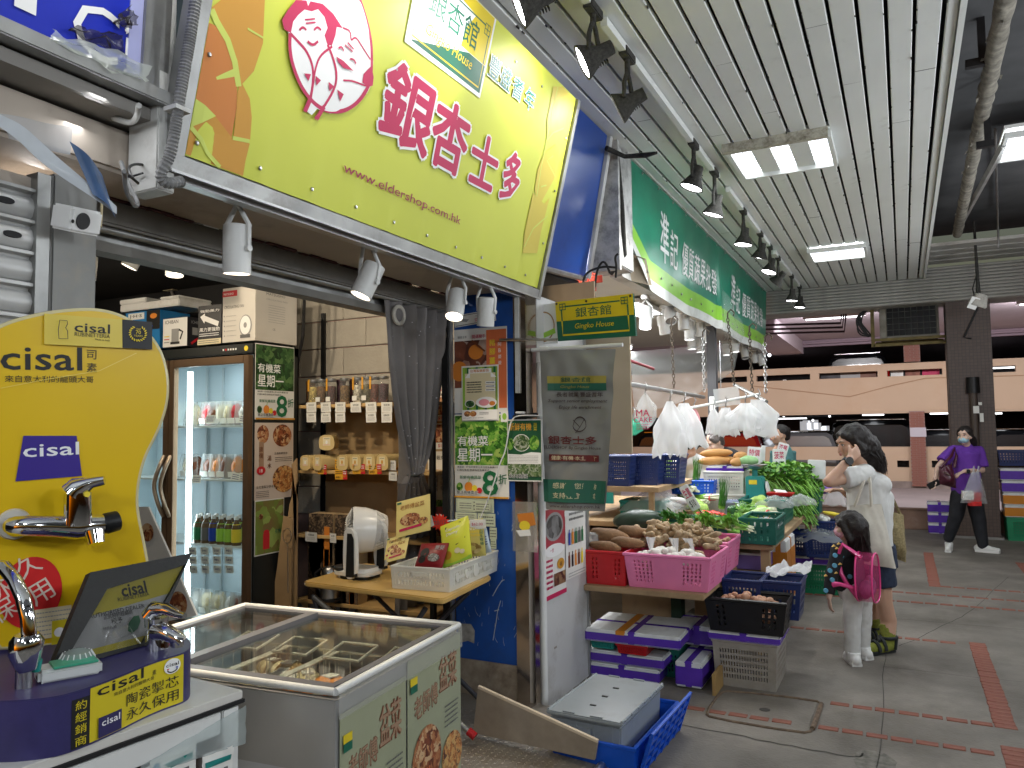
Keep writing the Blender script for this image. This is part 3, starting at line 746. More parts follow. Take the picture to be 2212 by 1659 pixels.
Zp=lambda pts:[SG.l(x/3,y/3)for x,y in pts]
wr=lambda p:V((p.x,p.y,p.z+sgfn(p.x/W_,p.y/H_).z))
clampx=lambda pts:[(max(.003,x),min(H_-.003,max(.003,y)))for x,y in pts]
p=Print(.0022,.00012,wr)
p.poly(clampx(Zp([(1340,30),(1500,-60),(1715,-60),(1700,280),(1640,460),(1540,570),(1525,520),(1500,330),(1420,150)])),'s_orange')
p.poly(clampx(Zp([(1300,118),(1420,180),(1500,300),(1530,560),(1527,700),(1495,890),(1390,760),(1225,625)])),'s_dorange')
p.poly(clampx(Zp([(1560,535),(1612,640),(1625,760),(1615,905),(1505,890),(1527,700),(1532,590)])),'s_orange')
p.poly(clampx(Zp([(1180,990),(1205,815),(1385,752),(1495,890),(1612,930),(1585,1040),(1567,1150),(1400,1090)])),'s_orange')
p.poly(clampx(Zp([(1232,625),(1320,680),(1390,752),(1300,795),(1205,812)])),'s_vein')
vw=lambda t:.012+.02*(1-abs(2*t-1))
p.line(clampx(Zp([(1330,40),(1400,140),(1470,260),(1515,400),(1540,560)])),lambda t:.022,'s_vein')
p.line(clampx(Zp([(1515,470),(1450,490),(1395,508)])),lambda t:.022-.014*t,'s_vein')
p.line(clampx(Zp([(1215,815),(1290,900),(1330,990),(1420,1085)])),lambda t:.014,'s_vein');p.line(clampx(Zp([(1500,893),(1610,915)])),.012,'s_vein')
p.line(Zp([(1600,185),(1700,245)]),.006,'s_vein')
R2=lambda pts:clampx([SG.l(737.3+x/3,y/3)for x,y in pts])
for q in([(1370,560),(1440,545),(1495,640),(1475,700),(1440,850),(1380,870),(1330,920),(1330,780)],[(1310,1000),(1390,930),(1415,1000),(1375,1160),(1280,1330),(1250,1230),(1270,1100)],[(1170,1640),(1185,1500),(1240,1250),(1310,1320),(1345,1280),(1290,1500),(1265,1640)]):
 p.poly(R2(q),'s_gold')
for q in([(1400,560),(1370,700),(1330,900),(1290,1100),(1255,1330)],[(1440,830),(1370,860),(1330,910)],[(1385,1150),(1330,1040),(1370,1010)],[(1180,1600),(1240,1480),(1330,1400)],[(1290,1210),(1325,1200)]):p.line(R2(q),.008,'s_vein')
# white inset outline and the gingko house plate
p.poly([(.865,.715),(1.455,.72),(1.462,1.08),(.865,1.08)],'s_white')
p.rect(.885,.737,1.443,.86,'s_dgreen');p.rect(.885,.862,1.447,1.078,'s_yel')
p.line([(.905,1.07),(.905,.757),(1.425,.757),(1.425,.86)],.007,'s_yel');p.line([(.93,1.02),(1.39,1.02)],.006,'s_dgreen');p.line([(1.425,.862),(1.425,.99)],.006,'s_dgreen');p.line([(.905,.862),(.905,.99)],.006,'s_dgreen')
for k in(0,1):
 for j in(0,1):p.frame(1.385+k*.022,.985+j*.022,1.407+k*.022,1.007+j*.022,.005,'s_dgreen')
p.text('銀杏館',1.155,.885,.115,'s_dgreen',w=.38,al='C',bold=.012);p.text('Gingko House',1.16,.785,.06,'s_yel',w=.36,al='C',shear=.25)
for ch,x in zip('豐盛耆年',(1.528,1.64,1.765,1.9)):
 p.text(ch,x,.835,.1,'s_white',w=.108,al='C',bold=.075);p.text(ch,x,.838,.094,'s_teal',w=.1,al='C',bold=.03)
p.text('耆',.72,.99,.09,'s_teal',bold=.03,al='C')
for ch,x,y,w2,h2,a in(('銀',.965,.345,.33,.285,-.03),('杏',1.285,.345,.27,.275,.0),('士',1.597,.36,.24,.225,.02),('多',1.875,.362,.17,.235,0)):
 p.text(ch,x,y,h2,'s_white',w=w2,al='C',bold=.17,a=a);p.text(ch,x,y,h2,'s_mag',w=w2,al='C',bold=.075,a=a)
p.text('www.eldershop.com.hk',.66,.138,.045,'s_maroon',w=.83,bold=.012)
# emblem: a smiling couple wrapped in a gingko nut
eg=Zp([(1855,180),(1862,330),(1890,450),(1940,575),(2000,660),(1975,720),(2010,745),(2045,705),(2130,735),(2212,728),(2290,685),(2365,605),(2400,540),(2408,400),(2395,250),(2362,100),(2320,-20),(2000,-20),(1900,20),(1845,80)])
p.poly(clampx(eg),'s_white')
L_=lambda pts,wd:p.line(clampx([tuple(q)for q in chaikin([V(a).to_3d()if False else a for a in Zp(pts)],2,False)]),wd,'s_mag')
ring=[(1868,215),(1865,330),(1893,450),(1945,570),(2005,650),(2065,700),(2130,722),(2212,722),(2290,680),(2360,600),(2395,500),(2400,380),(2395,250),(2360,100),(2315,-30)]
L_(ring,.014)
p.poly(clampx(Zp([(1905,0),(1850,70),(1815,130),(1830,190),(1873,215),(1888,140),(1920,98),(1962,62),(2008,74),(2050,60),(2092,110),(2112,180),(2092,230),(2112,292),(2140,295),(2163,230),(2172,175),(2210,182),(2150,90),(2080,25),(2000,8),(1985,40),(1975,5)])),'s_mag')
L_([(1868,215),(1930,280),(1975,330),(2015,420),(2020,520),(2000,640),(1960,720)],.01);L_([(2142,300),(2060,360),(2030,450),(2018,550),(2003,640)],.008);L_([(2112,290),(2150,380),(2172,480),(2160,570),(2090,690),(2030,770)],.01)
L_([(2000,640),(1965,720)],.018);L_([(2090,690),(2040,770)],.016)
L_([(2212,180),(2262,200),(2262,270),(2292,232),(2340,310),(2388,385)],.006);L_([(2212,520),(2272,522),(2362,560),(2397,550)],.006);L_([(2365,560),(2310,650),(2212,722)],.005)
p.poly(clampx(Zp([(2342,480),(2395,425),(2408,500),(2402,555),(2370,560),(2335,535)])),'s_mag')
L_([(1928,195),(1950,172),(1972,195)],.007);L_([(2022,195),(2045,172),(2068,195)],.007);L_([(1980,268),(2015,296),(2048,268)],.008)
L_([(1962,128),(2028,122)],.005);L_([(1968,152),(2032,145)],.005)
L_([(2222,290),(2272,335)],.005);L_([(2240,275),(2278,318)],.005);L_([(2255,380),(2280,385),(2292,412)],.006);L_([(2180,312),(2200,300),(2215,330)],.006)
p.poly(Zp([(2165,365),(2212,395),(2277,460),(2212,440),(2180,405)]),'s_mag')
for q in([(1955,475),(2000,480),(1985,525)],[(2030,490),(2065,520),(2035,555)],[(2115,530),(2150,560),(2120,590)],[(2170,580),(2212,610),(2190,655)]):p.poly(Zp(q),'s_mag')
p.B_(sg)
rv=random.Random(2)
for x,y in[(.03+i*.245,.045)for i in range(10)]+[(2.37,.25),(2.38,.55),(2.39,.85),(.02,.3),(.85,.6),(1.7,.99),(2.0,.99)]:
 MB().lt([(.007,0),(.007,.003),(.004,.005)],10).B_('rivet','steel',sg,mtx=Matrix.Translation(wr(V((x,y,.003)))))
 # blue fascia beyond the sign, leaning the same way
fb=T__('blue_fascia','plain blue leaning fascia panel between the lime sign and the green awning','fascia',(0,0,0))
mat('fascia_blue',(.012,.06,.3),.28,var=.1,vs=2,dirt=(.008,.02,.09),ds=3,damt=.3)
A=[V((-1.80,4.0,3.64)),V((-1.80,5.09,3.64)),V((-2.03,5.2,2.66)),V((-2.05,4.05,2.58))]
MB().add(A+[a+V((-.04,0,-.01))for a in A],[(0,1,2,3),(7,6,5,4),(0,3,7,4),(1,0,4,5),(2,1,5,6),(3,2,6,7)]).B_('panel','fascia_blue',fb)
MB().tb_([A[1]+V((.01,.03,0)),A[2]+V((.01,.03,0))],.025,6).B_('side_trim','grime_white',fb)
MB().tb_([A[3]+V((.0,0,-.01)),A[2]+V((.0,0,-.01))],.02,6).B_('bottom_trim','steel_dull',fb)
MB().bb((-2.6,4.2,2.6),(-2.08,5.2,2.64)).B_('underside','dark_void',fb)
# dirty white post between the blue fascia and the green awning
mat('peeling',(.5,.5,.49),.75,var=.12,vs=4,bump=.5,bs=40,dirt=(.06,.06,.06),ds=7,damt=.42)
dp=T__('awning_post','peeling grimy white post between the blue fascia and the green awning','post',(-1.92,5.42,2.5))
MB().bb((-.14,-.16,.25),(.12,.22,1.15)).B_('post_body','peeling',dp,bevel=.01)
MB().bb((-.06,-.2,.2),(.15,-.162,1.15)).B_('flange','peeling',dp)
MB().tb_([(.13,-.17,1.1),(.14,-.1,.7),(.12,.0,.35),(.0,.02,.22)],.02,7).B_('cable','dusty_black',dp,smooth=60)
MB().tb_([ox(1310,320,-1.78)-V(dp.location),ox(1350,338,-1.7)-V(dp.location),ox(1395,335,-1.55)-V(dp.location),ox(1418,330,-1.45)-V(dp.location)],[.02,.016,.02,.01],7).B_('loose_cable','dusty_black',dp,smooth=60)
# == left: neighbour shop's blue sign box
mat('sign_blue',(.005,.02,.42),.35,var=.08,vs=3)
nb=Pl((-1.86,.2,2.5),(0,1,0),(.06,0,1))
t=T__('blue_sign_box','deep blue box sign with white lettering C2 at the top left corner','shop sign',mtx=nb.M())
MB().bb((-.5,.02,-.3),(1.19,1.05,0)).B_('face','sign_blue',t)
mb=MB().bb((-.5,-.02,-.3),(1.275,.02,.05));mb.B_('lower_frame','steel_dull',t,bevel=.004)
MB().bb((1.19,.021,-.3),(1.272,1.05,.015)).B_('end_frame','steel_dull',t);MB().bb((1.15,.021,-.1),(1.19,1.05,.004)).B_('end_strip',mat('lilac',(.4,.42,.7),.4),t)
pr=Print(.003)
n2=lambda x,y:nb.l(x/3,y/3)
a,b=n2(470,130),n2(610,190)
pr.text('C2',a[0],a[1]-.075,.145,'s_white',w=.235,bold=.0);x_,y_=n2(790,350);pr.text('舖',x_,y_,.135,'s_white',w=.125,bold=.012);x_,y_=n2(90,10);pr.text('l',x_,y_-.01,.11,'s_white',w=.05,bold=.03);pr.B_(t)
film=sr('smoked_film',(.06,.05,.06),.75,.2)
def crum(a,b,c,d,amp=.02,sd=1):
 return lambda u,v:(V(a)*(1-u)*(1-v)+V(b)*u*(1-v)+V(c)*u*v+V(d)*(1-u)*v)+V((noise.noise(V((u*4,v*4,sd))),noise.noise(V((u*4,v*4,sd+4))),noise.noise(V((u*4,v*4,sd+9)))))*amp
o=MB().sh__(crum((*n2(430,190),.03),(*n2(720,250),.05),(*n2(740,380),.04),(*n2(400,220),.02)),10,8).B_('torn_tape',film,t,smooth=80)
MB().sh__(crum((*n2(800,55),.03),(*n2(850,170),.03),(*n2(760,200),.03),(*n2(690,150),.03),.02,7),8,8).B_('torn_tape',film,t,smooth=80)
o=MB().sh__(crum((*n2(290,200),.03),(*n2(910,450),.05),(*n2(830,560),.07),(*n2(240,290),.05),.02,3),16,6).B_('plastic_wrap',sr('wrap',(.75,.8,.72),.55,.12),t,smooth=80)
mat('grey_soffit',(.25,.235,.215),.7,var=.15,vs=2,dirt=(.13,.11,.09),ds=2.5,damt=.4)
t=T__('shopfront_soffit','grimy beige soffit and side box under the blue sign at the top left','soffit',(0,0,0))
MB().bb((-2.3,-.6,2.44),(-1.87,1.46,2.475)).B_('soffit_board','grey_soffit',t)
MB().bb((-2.32,-.6,2.3),(-1.97,1.49,2.43)).B_('shutter_box','tan_soffit',t,bevel=.012)
MB().bb((-1.965,1.44,2.24),(-1.84,1.5,3.65)).B_('end_post','grime_white',t,bevel=.004)
MB().bb((-2.3,-.6,2.2),(-2.02,1.35,2.23)).B_('inner_board','tan_soffit',t)
t=T__('flex_conduit','grey ribbed flexible conduit running down between the blue sign and the lime sign','conduit',tuple(ox(420,0,-1.72)))
q0=V(t.location);path=chaikin([tuple(ox(430,-60,-1.70)-q0),tuple(ox(415,60,-1.72)-q0),tuple(ox(393,180,-1.74)-q0),tuple(ox(380,270,-1.76)-q0),tuple(ox(368,340,-1.78)-q0),tuple(ox(343,378,-1.8)-q0),tuple(ox(358,398,-1.8)-q0),tuple(ox(392,392,-1.8)-q0)],3,False)
Lp=[V(path[0])];
for q in path[1:]:
 q=V(q);d=(q-Lp[-1]).length;k=max(1,int(d/.004))
 Lp+=[Lp[-1]+(q-Lp[-1])*(i+1)/k for i in range(k)]
MB().tb_(Lp,[.0165 if i%2 else .0135 for i in range(len(Lp))],10).B_('hose',mat('flex_grey',(.2,.2,.2),.5,var=.2,vs=30),t,smooth=30)
MB().box(ox(383,238,-1.76)-q0,(.05,.05,.012)).B_('clip','grime_white',t)
# lintel over the shop opening, rails
t=T__('shop_lintel','soffit board and grey lintel under the lime sign over the shop opening','lintel',(0,0,0))
MB().bb((-2.29,1.5,2.33),(-1.87,3.79,2.36)).B_('soffit_board','tan_soffit',t)
MB().bb((-2.42,1.36,2.24),(-2.295,3.79,2.33)).B_('beam',mat('lintel_grey',(.2,.19,.17),.6,var=.15,vs=3,dirt=(.1,.08,.07),ds=3,damt=.4),t,bevel=.008)
MB().bb((-2.44,1.36,2.165),(-2.36,3.79,2.2)).B_('rail','lintel_grey',t);MB().bb((-2.4,1.36,2.2),(-2.37,3.79,2.24)).B_('web','steel_dull',t)
MB().bb((-1.9,1.5,2.29),(-1.86,3.95,2.325)).B_('cable_tray','alu',t)
mb=MB();rt_=random.Random(6)
for i in range(30):y0=rt_.uniform(1.6,3.7);mb.box((-2.293+rt_.uniform(0,.02),y0,2.325),(.02,rt_.uniform(.03,.12),.006))
mb.B_('flaking_paint',mat('maroon_flake',(.08,.03,.03),.8),t,kind='stuff')
# roller shutter and post on the left
sh=T__('roller_shutter','grey roller shutter rolled partly down at the left edge, with slotted slats','shutter',(-2.02,0,0))
mat('shutter_grey',(.5,.5,.49),.45,.2,var=.1,vs=4,dirt=(.1,.09,.08),ds=6,damt=.3)
prof=[(0,0),(.012,.006),(.02,.03),(.012,.052),(0,.06),(.002,.066),(.022,.07),(.022,.078),(.004,.083)]
mb=MB();L0,L1=-.6,1.2
mb.add([(x,yy,z)for yy in(L0,L1)for x,z in prof],[(i,i+9,i+10,i+1)for i in range(8)])
slm=sd_(mb,'shutter_grey',smooth=50)
slot=sd_(MB().pm_(chaikin([(-.022,-.008),(.022,-.008),(.022,.008),(-.022,.008)],2),-.004,.006),'dark_void')
for i in range(9):
 o=pz('slat',slm,sh,(0,0,2.2-.083*(i+1)))
 for yy in(1.125,):
  if i in(0,1):pz('slot',slot,o,(.018,yy+.02*i,.03),mtx=None,rot=(pi/2,0,pi/2))
MB().bb((-.02,1.2,1.0),(.03,1.235,2.24)).B_('guide_rail','steel_dull',sh)
t=T__('steel_post','weathered steel post beside the roller shutter','post',(-2.02,1.3,0))
MB().bb((-.05,-.06,.0),(.03,.07,2.25)).B_('post_body',mat('post_steel',(.22,.22,.21),.55,.3,var=.2,vs=3,dirt=(.3,.26,.2),ds=5,damt=.35),t,bevel=.006)
t=T__('box_speaker','small white box with a round black front fixed to the steel post','speaker',tuple(ox(166,475,-1.92)))
MB().box((0,0,0),(.07,.1,.065),Euler((.1,.25,.2)).to_matrix()).B_('case','white_plastic',t,bevel=.006)
M0=Euler((.1,.25,.2)).to_matrix().to_4x4()@Matrix.Translation((.0365,-.015,0))@Matrix.Rotation(pi/2,4,'Y')
MB().lt([(0,.002),(.021,.002),(.022,0)],20,M0).B_('grille','p_black',t);MB().lt([(0,.002),(.005,.002)],10,M0@Matrix.Translation((.005,-.033,0))).B_('sensor','p_black',t)
MB().tb_([(0,.05,.02),(-.01,.075,.0),(.0,.07,.06),(.01,.06,.12)],.003,6).B_('cable','cream_paper',t)
# fluorescent tube and hanging plastic sheet by the shutter
mat('tube_lit',(1,1,1),emit=10.,ecol=(.95,.97,1))
t=T__('fluorescent_tube','bare lit fluorescent tube over the roller shutter behind a hanging plastic sheet','tube light',tuple(oz(200,345,2.25)))
q0=V(t.location);a,b=ox(-60,260,-2.1)-q0,ox(225,365,-2.1)-q0
MB().tb_([a,b],.015,12).B_('tube','tube_lit',t,smooth=60);d=(b-a).normalized();MB().tb_([b,b+d*.05],.02,12).B_('cap','white_plastic',t,smooth=60)
MB().tb_([a+V((0,0,.045)),b+d*.04+V((0,0,.045))],.02,4).B_('batten','grime_white',t)
lamp('AREA','tube_glow',q0+(a+b)/2+V((.03,0,-.02)),q0+(a+b)/2+V((.6,0,-1)),4,(.95,.97,1),.05,parent=t,sy=.5)
t=T__('plastic_sheet','torn printed plastic sheet with a blue end dangling below the blue sign','plastic sheet',tuple(ox(150,350,-1.85)))
q0=V(t.location);P4=[ox(-40,240,-1.86)-q0,ox(110,300,-1.84)-q0,ox(250,455,-1.80)-q0,ox(60,345,-1.84)-q0]
MB().sh__(lambda u,v:(P4[0].lerp(P4[1],u)if u<.01 and False else(P4[0]*(1-u)**2+P4[1]*2*u*(1-u)+P4[2]*u*u)*(1-v)+(P4[0]*(1-u)**2+P4[3]*2*u*(1-u)*.9+P4[3]*2*u*(1-u)*.1+P4[2]*u*u)*v)+V((.01*sin(u*9),.0,.01*sin(v*6+u*5))),24,8).B_('sheet',mat('dull_sheet',(.42,.45,.48),.35,var=.12,vs=10),t,smooth=80)
P5=[ox(150,305,-1.83)-q0,ox(225,375,-1.81)-q0,ox(255,470,-1.79)-q0,ox(200,420,-1.8)-q0]
MB().sh__(lambda u,v:(P5[0]*(1-u)*(1-v)+P5[1]*u*(1-v)+P5[2]*u*v+P5[3]*(1-u)*v)+V((.012*sin(u*4),0,0)),10,8).B_('blue_end',mat('dull_blue',(.04,.09,.2),.35,var=.3,vs=8),t,smooth=80)
P6=[ox(0,245,-1.9)-q0,ox(155,275,-1.9)-q0,ox(150,335,-1.9)-q0,ox(20,300,-1.9)-q0]
MB().sh__(lambda u,v:(P6[0]*(1-u)*(1-v)+P6[1]*u*(1-v)+P6[2]*u*v+P6[3]*(1-u)*v)+V((.006*sin(u*7),0,0)),8,6).B_('clear_flap',sr('hazy',(.5,.52,.55),.6,.3),t,smooth=80)
pr=Print(.002);
t=T__('wire_loops','loops of loose black and white wire dangling between the signs','wires',tuple(ox(280,390,-1.95)))
q0=V(t.location)
for pts,r,m in(([(262,350),(275,395),(300,440),(292,448),(272,415),(268,370)],.006,'flex_grey'),([(345,370),(300,352),(275,360),(285,385),(303,400),(280,380)],.004,'black_metal'),([(272,385),(308,374)],.003,'black_metal'),([(245,255),(285,268),(297,250),(300,228)],.008,'grime_white')):
 MB().tb_([ox(u,v,-1.95+.01*i)-q0 for i,(u,v)in enumerate(chaikin(pts,2,False))],r,6).B_('wire',m,t,smooth=60)
 # == lamps
mat('lamp_warm',(1,.9,.75),emit=14.,ecol=(1,.86,.66));mat('lamp_cool',(1,1,1),emit=22.,ecol=(.96,.98,1));mat('lamp_off',(.25,.25,.25),.15,.6)
def cs(p,aim,lab,power,grp,r=.045,h=.15,lit='lamp_warm',col=(1,.84,.62),arm=.1,ang=70,body='white_paint',mount=True):
 """track spot: cylinder head in a yoke"""
 t=T__('can_spotlight',lab,'spotlight',tuple(p),group=grp)
 d=V(aim).normalized();R=frame(d).to_4x4()
 MB().lt([(.6*r,-h*.5),(r*.98,-h*.47),(r,-h*.4),(r,h*.5),(r*.93,h*.5),(r*.9,h*.44)],24,R,cap=False).lt([(0,-h*.5),(.6*r,-h*.5)],24,R,cap=False).B_('can',body,t,smooth=40)
 MB().lt([(0,h*.42),(r*.9,h*.42)],20,R,cap=False).B_('lens',lit,t)
 x=R.to_3x3()@V((1,0,0));mb=MB()
 top=V((0,0,h*.5+arm))
 for s in(-1,1):mb.tb_([x*s*(r+.006),x*s*(r+.008)+V((0,0,h*.35))-d*.02,x*s*r*.6+top*.75,top],[.006,.009,.009,.008],6)
 mb.B_('yoke',body,t,smooth=60);MB().cyl(x*(r+.002),x*(r+.014),.011,n=12).B_('knob',body,t)
 if mount:MB().box(top+V((0,0,.02)),(.06,.09,.04)).B_('track_adapter',body,t,bevel=.006)
 if power:lamp('SPOT','spot_beam',V(p)+d*(h*.55),V(p)+d*2,power,col,r*.8,ang,.6,t)
 return t
X1=-1.95
cs(ox(512,538,X1),(-.05,.05,-1),'white can spotlight nearest the left end under the lime sign, pointing straight down',130,'can spotlights under the lime sign',h=.165,arm=.07)
cs(ox(795,605,X1),(-.3,-.35,-1),'white can spotlight in the middle under the lime sign, tilted towards the freezer',150,'can spotlights under the lime sign')
cs(ox(985,657,X1),(.1,-.45,-1),'scuffed white can spotlight left of the pair near the blue pillar',18,'can spotlights under the lime sign')
cs(ox(1050,673,X1+.05),(-.15,.15,-1),'white can spotlight nearest the blue pillar, right of the pair',24,'can spotlights under the lime sign')
mat('dusty_lamp',(.045,.043,.038),.95,var=.5,vs=60,bump=.6,bs=150)
XT=-1.28
def flood(u,v,aim,lab,power,lit=True,sc=1.,z=None):
 p=ox(u,v,XT);t=T__('track_floodlight',lab,'floodlight',tuple(p),group='dusty black floodlights on the ceiling track')
 d=V(aim).normalized();R=frame(d,V((0,1,0))).to_4x4()
 MB().lt([(.0,-.1),(.035,-.1),(.04,-.03),(.085,.055),(.088,.065),(.08,.067)],22,R,cap=False).B_('shade','dusty_lamp',t,smooth=50)
 MB().lt([(0,.05),(.078,.058)],20,R,cap=False).B_('lens','lamp_cool'if lit else'lamp_off',t)
 mb=MB()
 for i in range(8):mb.box(R@V((.052+.004*i*.0,0,-.06+i*.013)),(.02,.06,.004),R.to_3x3())
 mb.B_('heat_fins','dusty_lamp',t,kind='stuff')
 top=V((0,0,ZC-.02-p.z));mb=MB()
 for s in(-1,1):mb.tb_([V((0,s*.075,0)),V((0,s*.06,.09)),V((0,s*.025,.15)),V((0,0,.17))],[.01,.013,.012,.012],6)
 mb.tb_([V((0,0,.16)),top],.016,7);mb.B_('bracket','dusty_lamp',t,smooth=60)
 MB().box(top-V((0,0,.02)),(.05,.16,.05)).B_('track_box','dusty_lamp',t,bevel=.006)
 if power:lamp('SPOT','flood_beam',p+d*.075,p+d*2,power,(1,.98,.93),.05,95,.7,t)
F_=[(1150,2,(-.75,-.35,-.35),'dusty black floodlight cut off by the top edge, aimed at the lime sign',18),(1283,122,(-.75,-.3,-.4),'dusty black floodlight, second from the top, aimed at the lime sign',18),(1357,222,(-.75,-.15,-.35),'dusty black finned floodlight above the corner of the lime sign',28),(1500,388,(-.35,-.1,-.9),'dusty black floodlight with a lit face above the start of the green awning',110),(1545,448,(-.3,.0,-.9),'dusty black finned floodlight just beyond the lit one over the green awning',90),(1607,515,(-.15,-.05,-1),'brightest black floodlight on the track, pointing straight down',40),(1643,545,(-.3,.1,-1),'dark conical floodlight just behind the brightest one',14),(1664,577,(-.3,-.2,-1),'first of two floodlights bunched together half way along the green awning',14),(1682,602,(-.6,.2,-.6),'lower of two floodlights bunched half way along the green awning',0),(1711,640,(-.1,0,-1),'lit floodlight left of the last pair by the end beam',26),(1728,655,(-.1,0,-1),'last lit floodlight by the end beam',26)]
for u,v,aim,lab,pw in F_:flood(u,v,aim,lab,pw,pw>0)
for y_ in(1.35,2.0):  # two added floodlights out of view, to even the light on the sign
 u_,v_=0,0;q=V((XT,y_,3.35));d_=q-C0;flood(CX+FPX*d_.dot(RT)/d_.dot(FW),CY-FPX*d_.dot(UP)/d_.dot(FW),(-.75,-.1,-.4),'added dusty black floodlight above the view, aimed at the left part of the lime sign',30)
t=T__('light_track','grimy white lighting track along the slatted ceiling','lighting track',(XT,6.5,ZC-.02))
for a,b in((-5,-3.1),(-2.9,-.2),(.2,2.6),(2.9,5.5)):MB().bb((-.018,a,-.03),(.018,b,.015)).B_('rail','plank_white',t)
# == SHOP INTERIOR
ZF=.1
ro=T__('shop_room','x','x');del ro['label'];del ro['category'];ro['kind']='structure';ro.name='shop_walls'
MB().bb((-7,4.26,0),(-2.3,4.36,2.9)).B_('partition_core','mortar',ro)
bk=[sd_(MB().box((0,0,0),(.385+e,.02,.187)),'concrete_wall',bevel=.004)for e in(0,.001)]
for r in range(5,14):
 for c in range(12):
  pz('block',bk[(r+c)%2],ro,(-2.5-.39*c-(.195 if r%2 else 0),4.255+rb.uniform(-.002,.002),.1+.195*r))
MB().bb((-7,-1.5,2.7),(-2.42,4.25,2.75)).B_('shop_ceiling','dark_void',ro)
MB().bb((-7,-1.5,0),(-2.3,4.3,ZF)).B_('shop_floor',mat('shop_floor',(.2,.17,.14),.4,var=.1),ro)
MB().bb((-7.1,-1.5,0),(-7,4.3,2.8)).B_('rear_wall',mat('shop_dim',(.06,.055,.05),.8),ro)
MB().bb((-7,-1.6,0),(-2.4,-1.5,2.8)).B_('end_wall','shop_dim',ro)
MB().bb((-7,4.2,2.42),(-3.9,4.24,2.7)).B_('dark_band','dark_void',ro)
t=T__('wall_conduit','pale conduit with a junction box running along the top of the block wall','conduit',tuple(oy(373,610,4.2)))
q0=V(t.location);MB().tb_([oy(180,638,4.2)-q0,q0-q0,oy(640,585,4.2)-q0],.018,8).B_('pipe','cream_paper',t,smooth=60)
MB().box((.0,-.02,0),(.13,.07,.14)).B_('junction_box','cream_paper',t,bevel=.008)
MB().tb_([(0,-.02,-.05),(.05,-.02,-.15),(.08,0,-.22)],.012,6).B_('cable','grey_soffit',t)
for i,(u,v,aim,lab)in enumerate(((290,556,(-.3,-.3,-.9),'lit warm can spotlight inside the shop, left of the ring downlight'),(378,570,(.1,-.1,-1),'round lit downlight inside the shop above the boxes'),(189,578,(-.1,0,-1),'narrow can spotlight at the dark left end of the shop'))):
 cs(oy(u,v,3.2-.2*i),aim,lab,0,'spotlights inside the shop',h=.14,r=.05,arm=.05)
for x,y,p_ in((-2.95,2.6,75),(-3.5,2.3,75),(-4.9,2.3,60),(-2.75,3.2,30)):
 t=cs(V((x,y,2.6)),(-.1,1.2,-.75),'warm can spotlight under the shop ceiling hidden behind the lintel',p_,'spotlights inside the shop',h=.12,arm=.02,ang=125)
 # -- fridge
FY=3.5
def fx(u):return oy(u,900,FY).x
def fz(v,y=FY,u=450):return oy(u,v,y).z
xr,xl,zt=-3.58,-4.94,2.115
fr_=T__('display_fridge','tall black two door display fridge with bronze door frames and lit shelves','fridge',(xr,FY,ZF))
def F(x,y,z):return V((x-xr,y-FY,z-ZF))
mb=MB();mb.bb(F(xr-.02,FY+.03,ZF),F(xr,FY+.42,zt));mb.bb(F(xl,FY+.03,ZF),F(xl+.02,FY+.42,zt));mb.bb(F(xl,FY+.4,ZF),F(xr,FY+.42,zt));mb.bb(F(xl,FY+.01,zt-.06),F(xr,FY+.42,zt));mb.bb(F(xl,FY+.01,ZF),F(xr,FY+.42,ZF+.25))
mb.B_('cabinet',mat('fridge_black',(.014,.017,.017),.35,var=.2),fr_,bevel=.004)
mat('fridge_inner',(.62,.72,.76),.4);mat('bronze',(.2,.13,.08),.35,.7,var=.15,vs=3)
mb=MB();zb=ZF+.26
mb.bb(F(xl+.025,FY+.385,zb),F(xr-.025,FY+.395,zt-.065));mb.bb(F(xr-.03,FY+.04,zb),F(xr-.021,FY+.384,zt-.065));mb.bb(F(xl+.021,FY+.04,zb),F(xl+.03,FY+.384,zt-.065));mb.bb(F(xl+.031,FY+.04,zt-.085),F(xr-.031,FY+.384,zt-.066));mb.bb(F(xl+.031,FY+.04,zb),F(xr-.031,FY+.384,zb+.02))
mb.B_('liner','fridge_inner',fr_)
xm=-4.3
for a,b,hd in((xm+.005,xr-.005,xm+.03),(xl+.005,xm-.005,xm-.03)):
 d=MB();z0,z1=ZF+.2,zt-.075
 d.bb(F(a,FY-.02,z0),F(a+.045,FY+.02,z1));d.bb(F(b-.045,FY-.02,z0),F(b,FY+.02,z1));d.bb(F(a+.045,FY-.02,z1-.05),F(b-.045,FY+.02,z1));d.bb(F(a+.045,FY-.02,z0),F(b-.045,FY+.02,z0+.05))
 dr=d.B_('door','bronze',fr_,bevel=.003)
 MB().bb(F(a+.045,FY-.004,z0+.05),F(b-.045,FY+.004,z1-.05)).B_('pane',glass('fridge_glass',(.93,.97,.97),.05),dr)
 hz=[fz(985),fz(1010),fz(1050),fz(1095),fz(1120)]
 s=1 if hd>xm else-1
 MB().tb_(chaikin([tuple(F(hd,FY-.02,hz[0])),tuple(F(hd-.0,FY-.06,hz[1])),tuple(F(hd-.035,FY-.075,hz[2])),tuple(F(hd,FY-.06,hz[3])),tuple(F(hd,FY-.02,hz[4]))],2,False),.014,8).B_('handle',mat('bronze_lt',(.42,.33,.24),.3,.8),dr,smooth=60)
MB().box(F(xm-.0+.11,FY+.06,(zb+zt)/2-.05),(.02,.03,zt-zb-.2)).B_('light_strip',mat('strip',(1,1,1),emit=6.,ecol=(.85,.96,1)),fr_)
MB().box(F(xl+.1,FY+.06,(zb+zt)/2-.05),(.02,.03,zt-zb-.2)).B_('light_strip','strip',fr_)
lamp('AREA','fridge_light',(xm+.13,FY+.09,1.25),(xr,FY+.3,1.25),4,(.85,.95,1),.04,parent=fr_,sy=1.4)
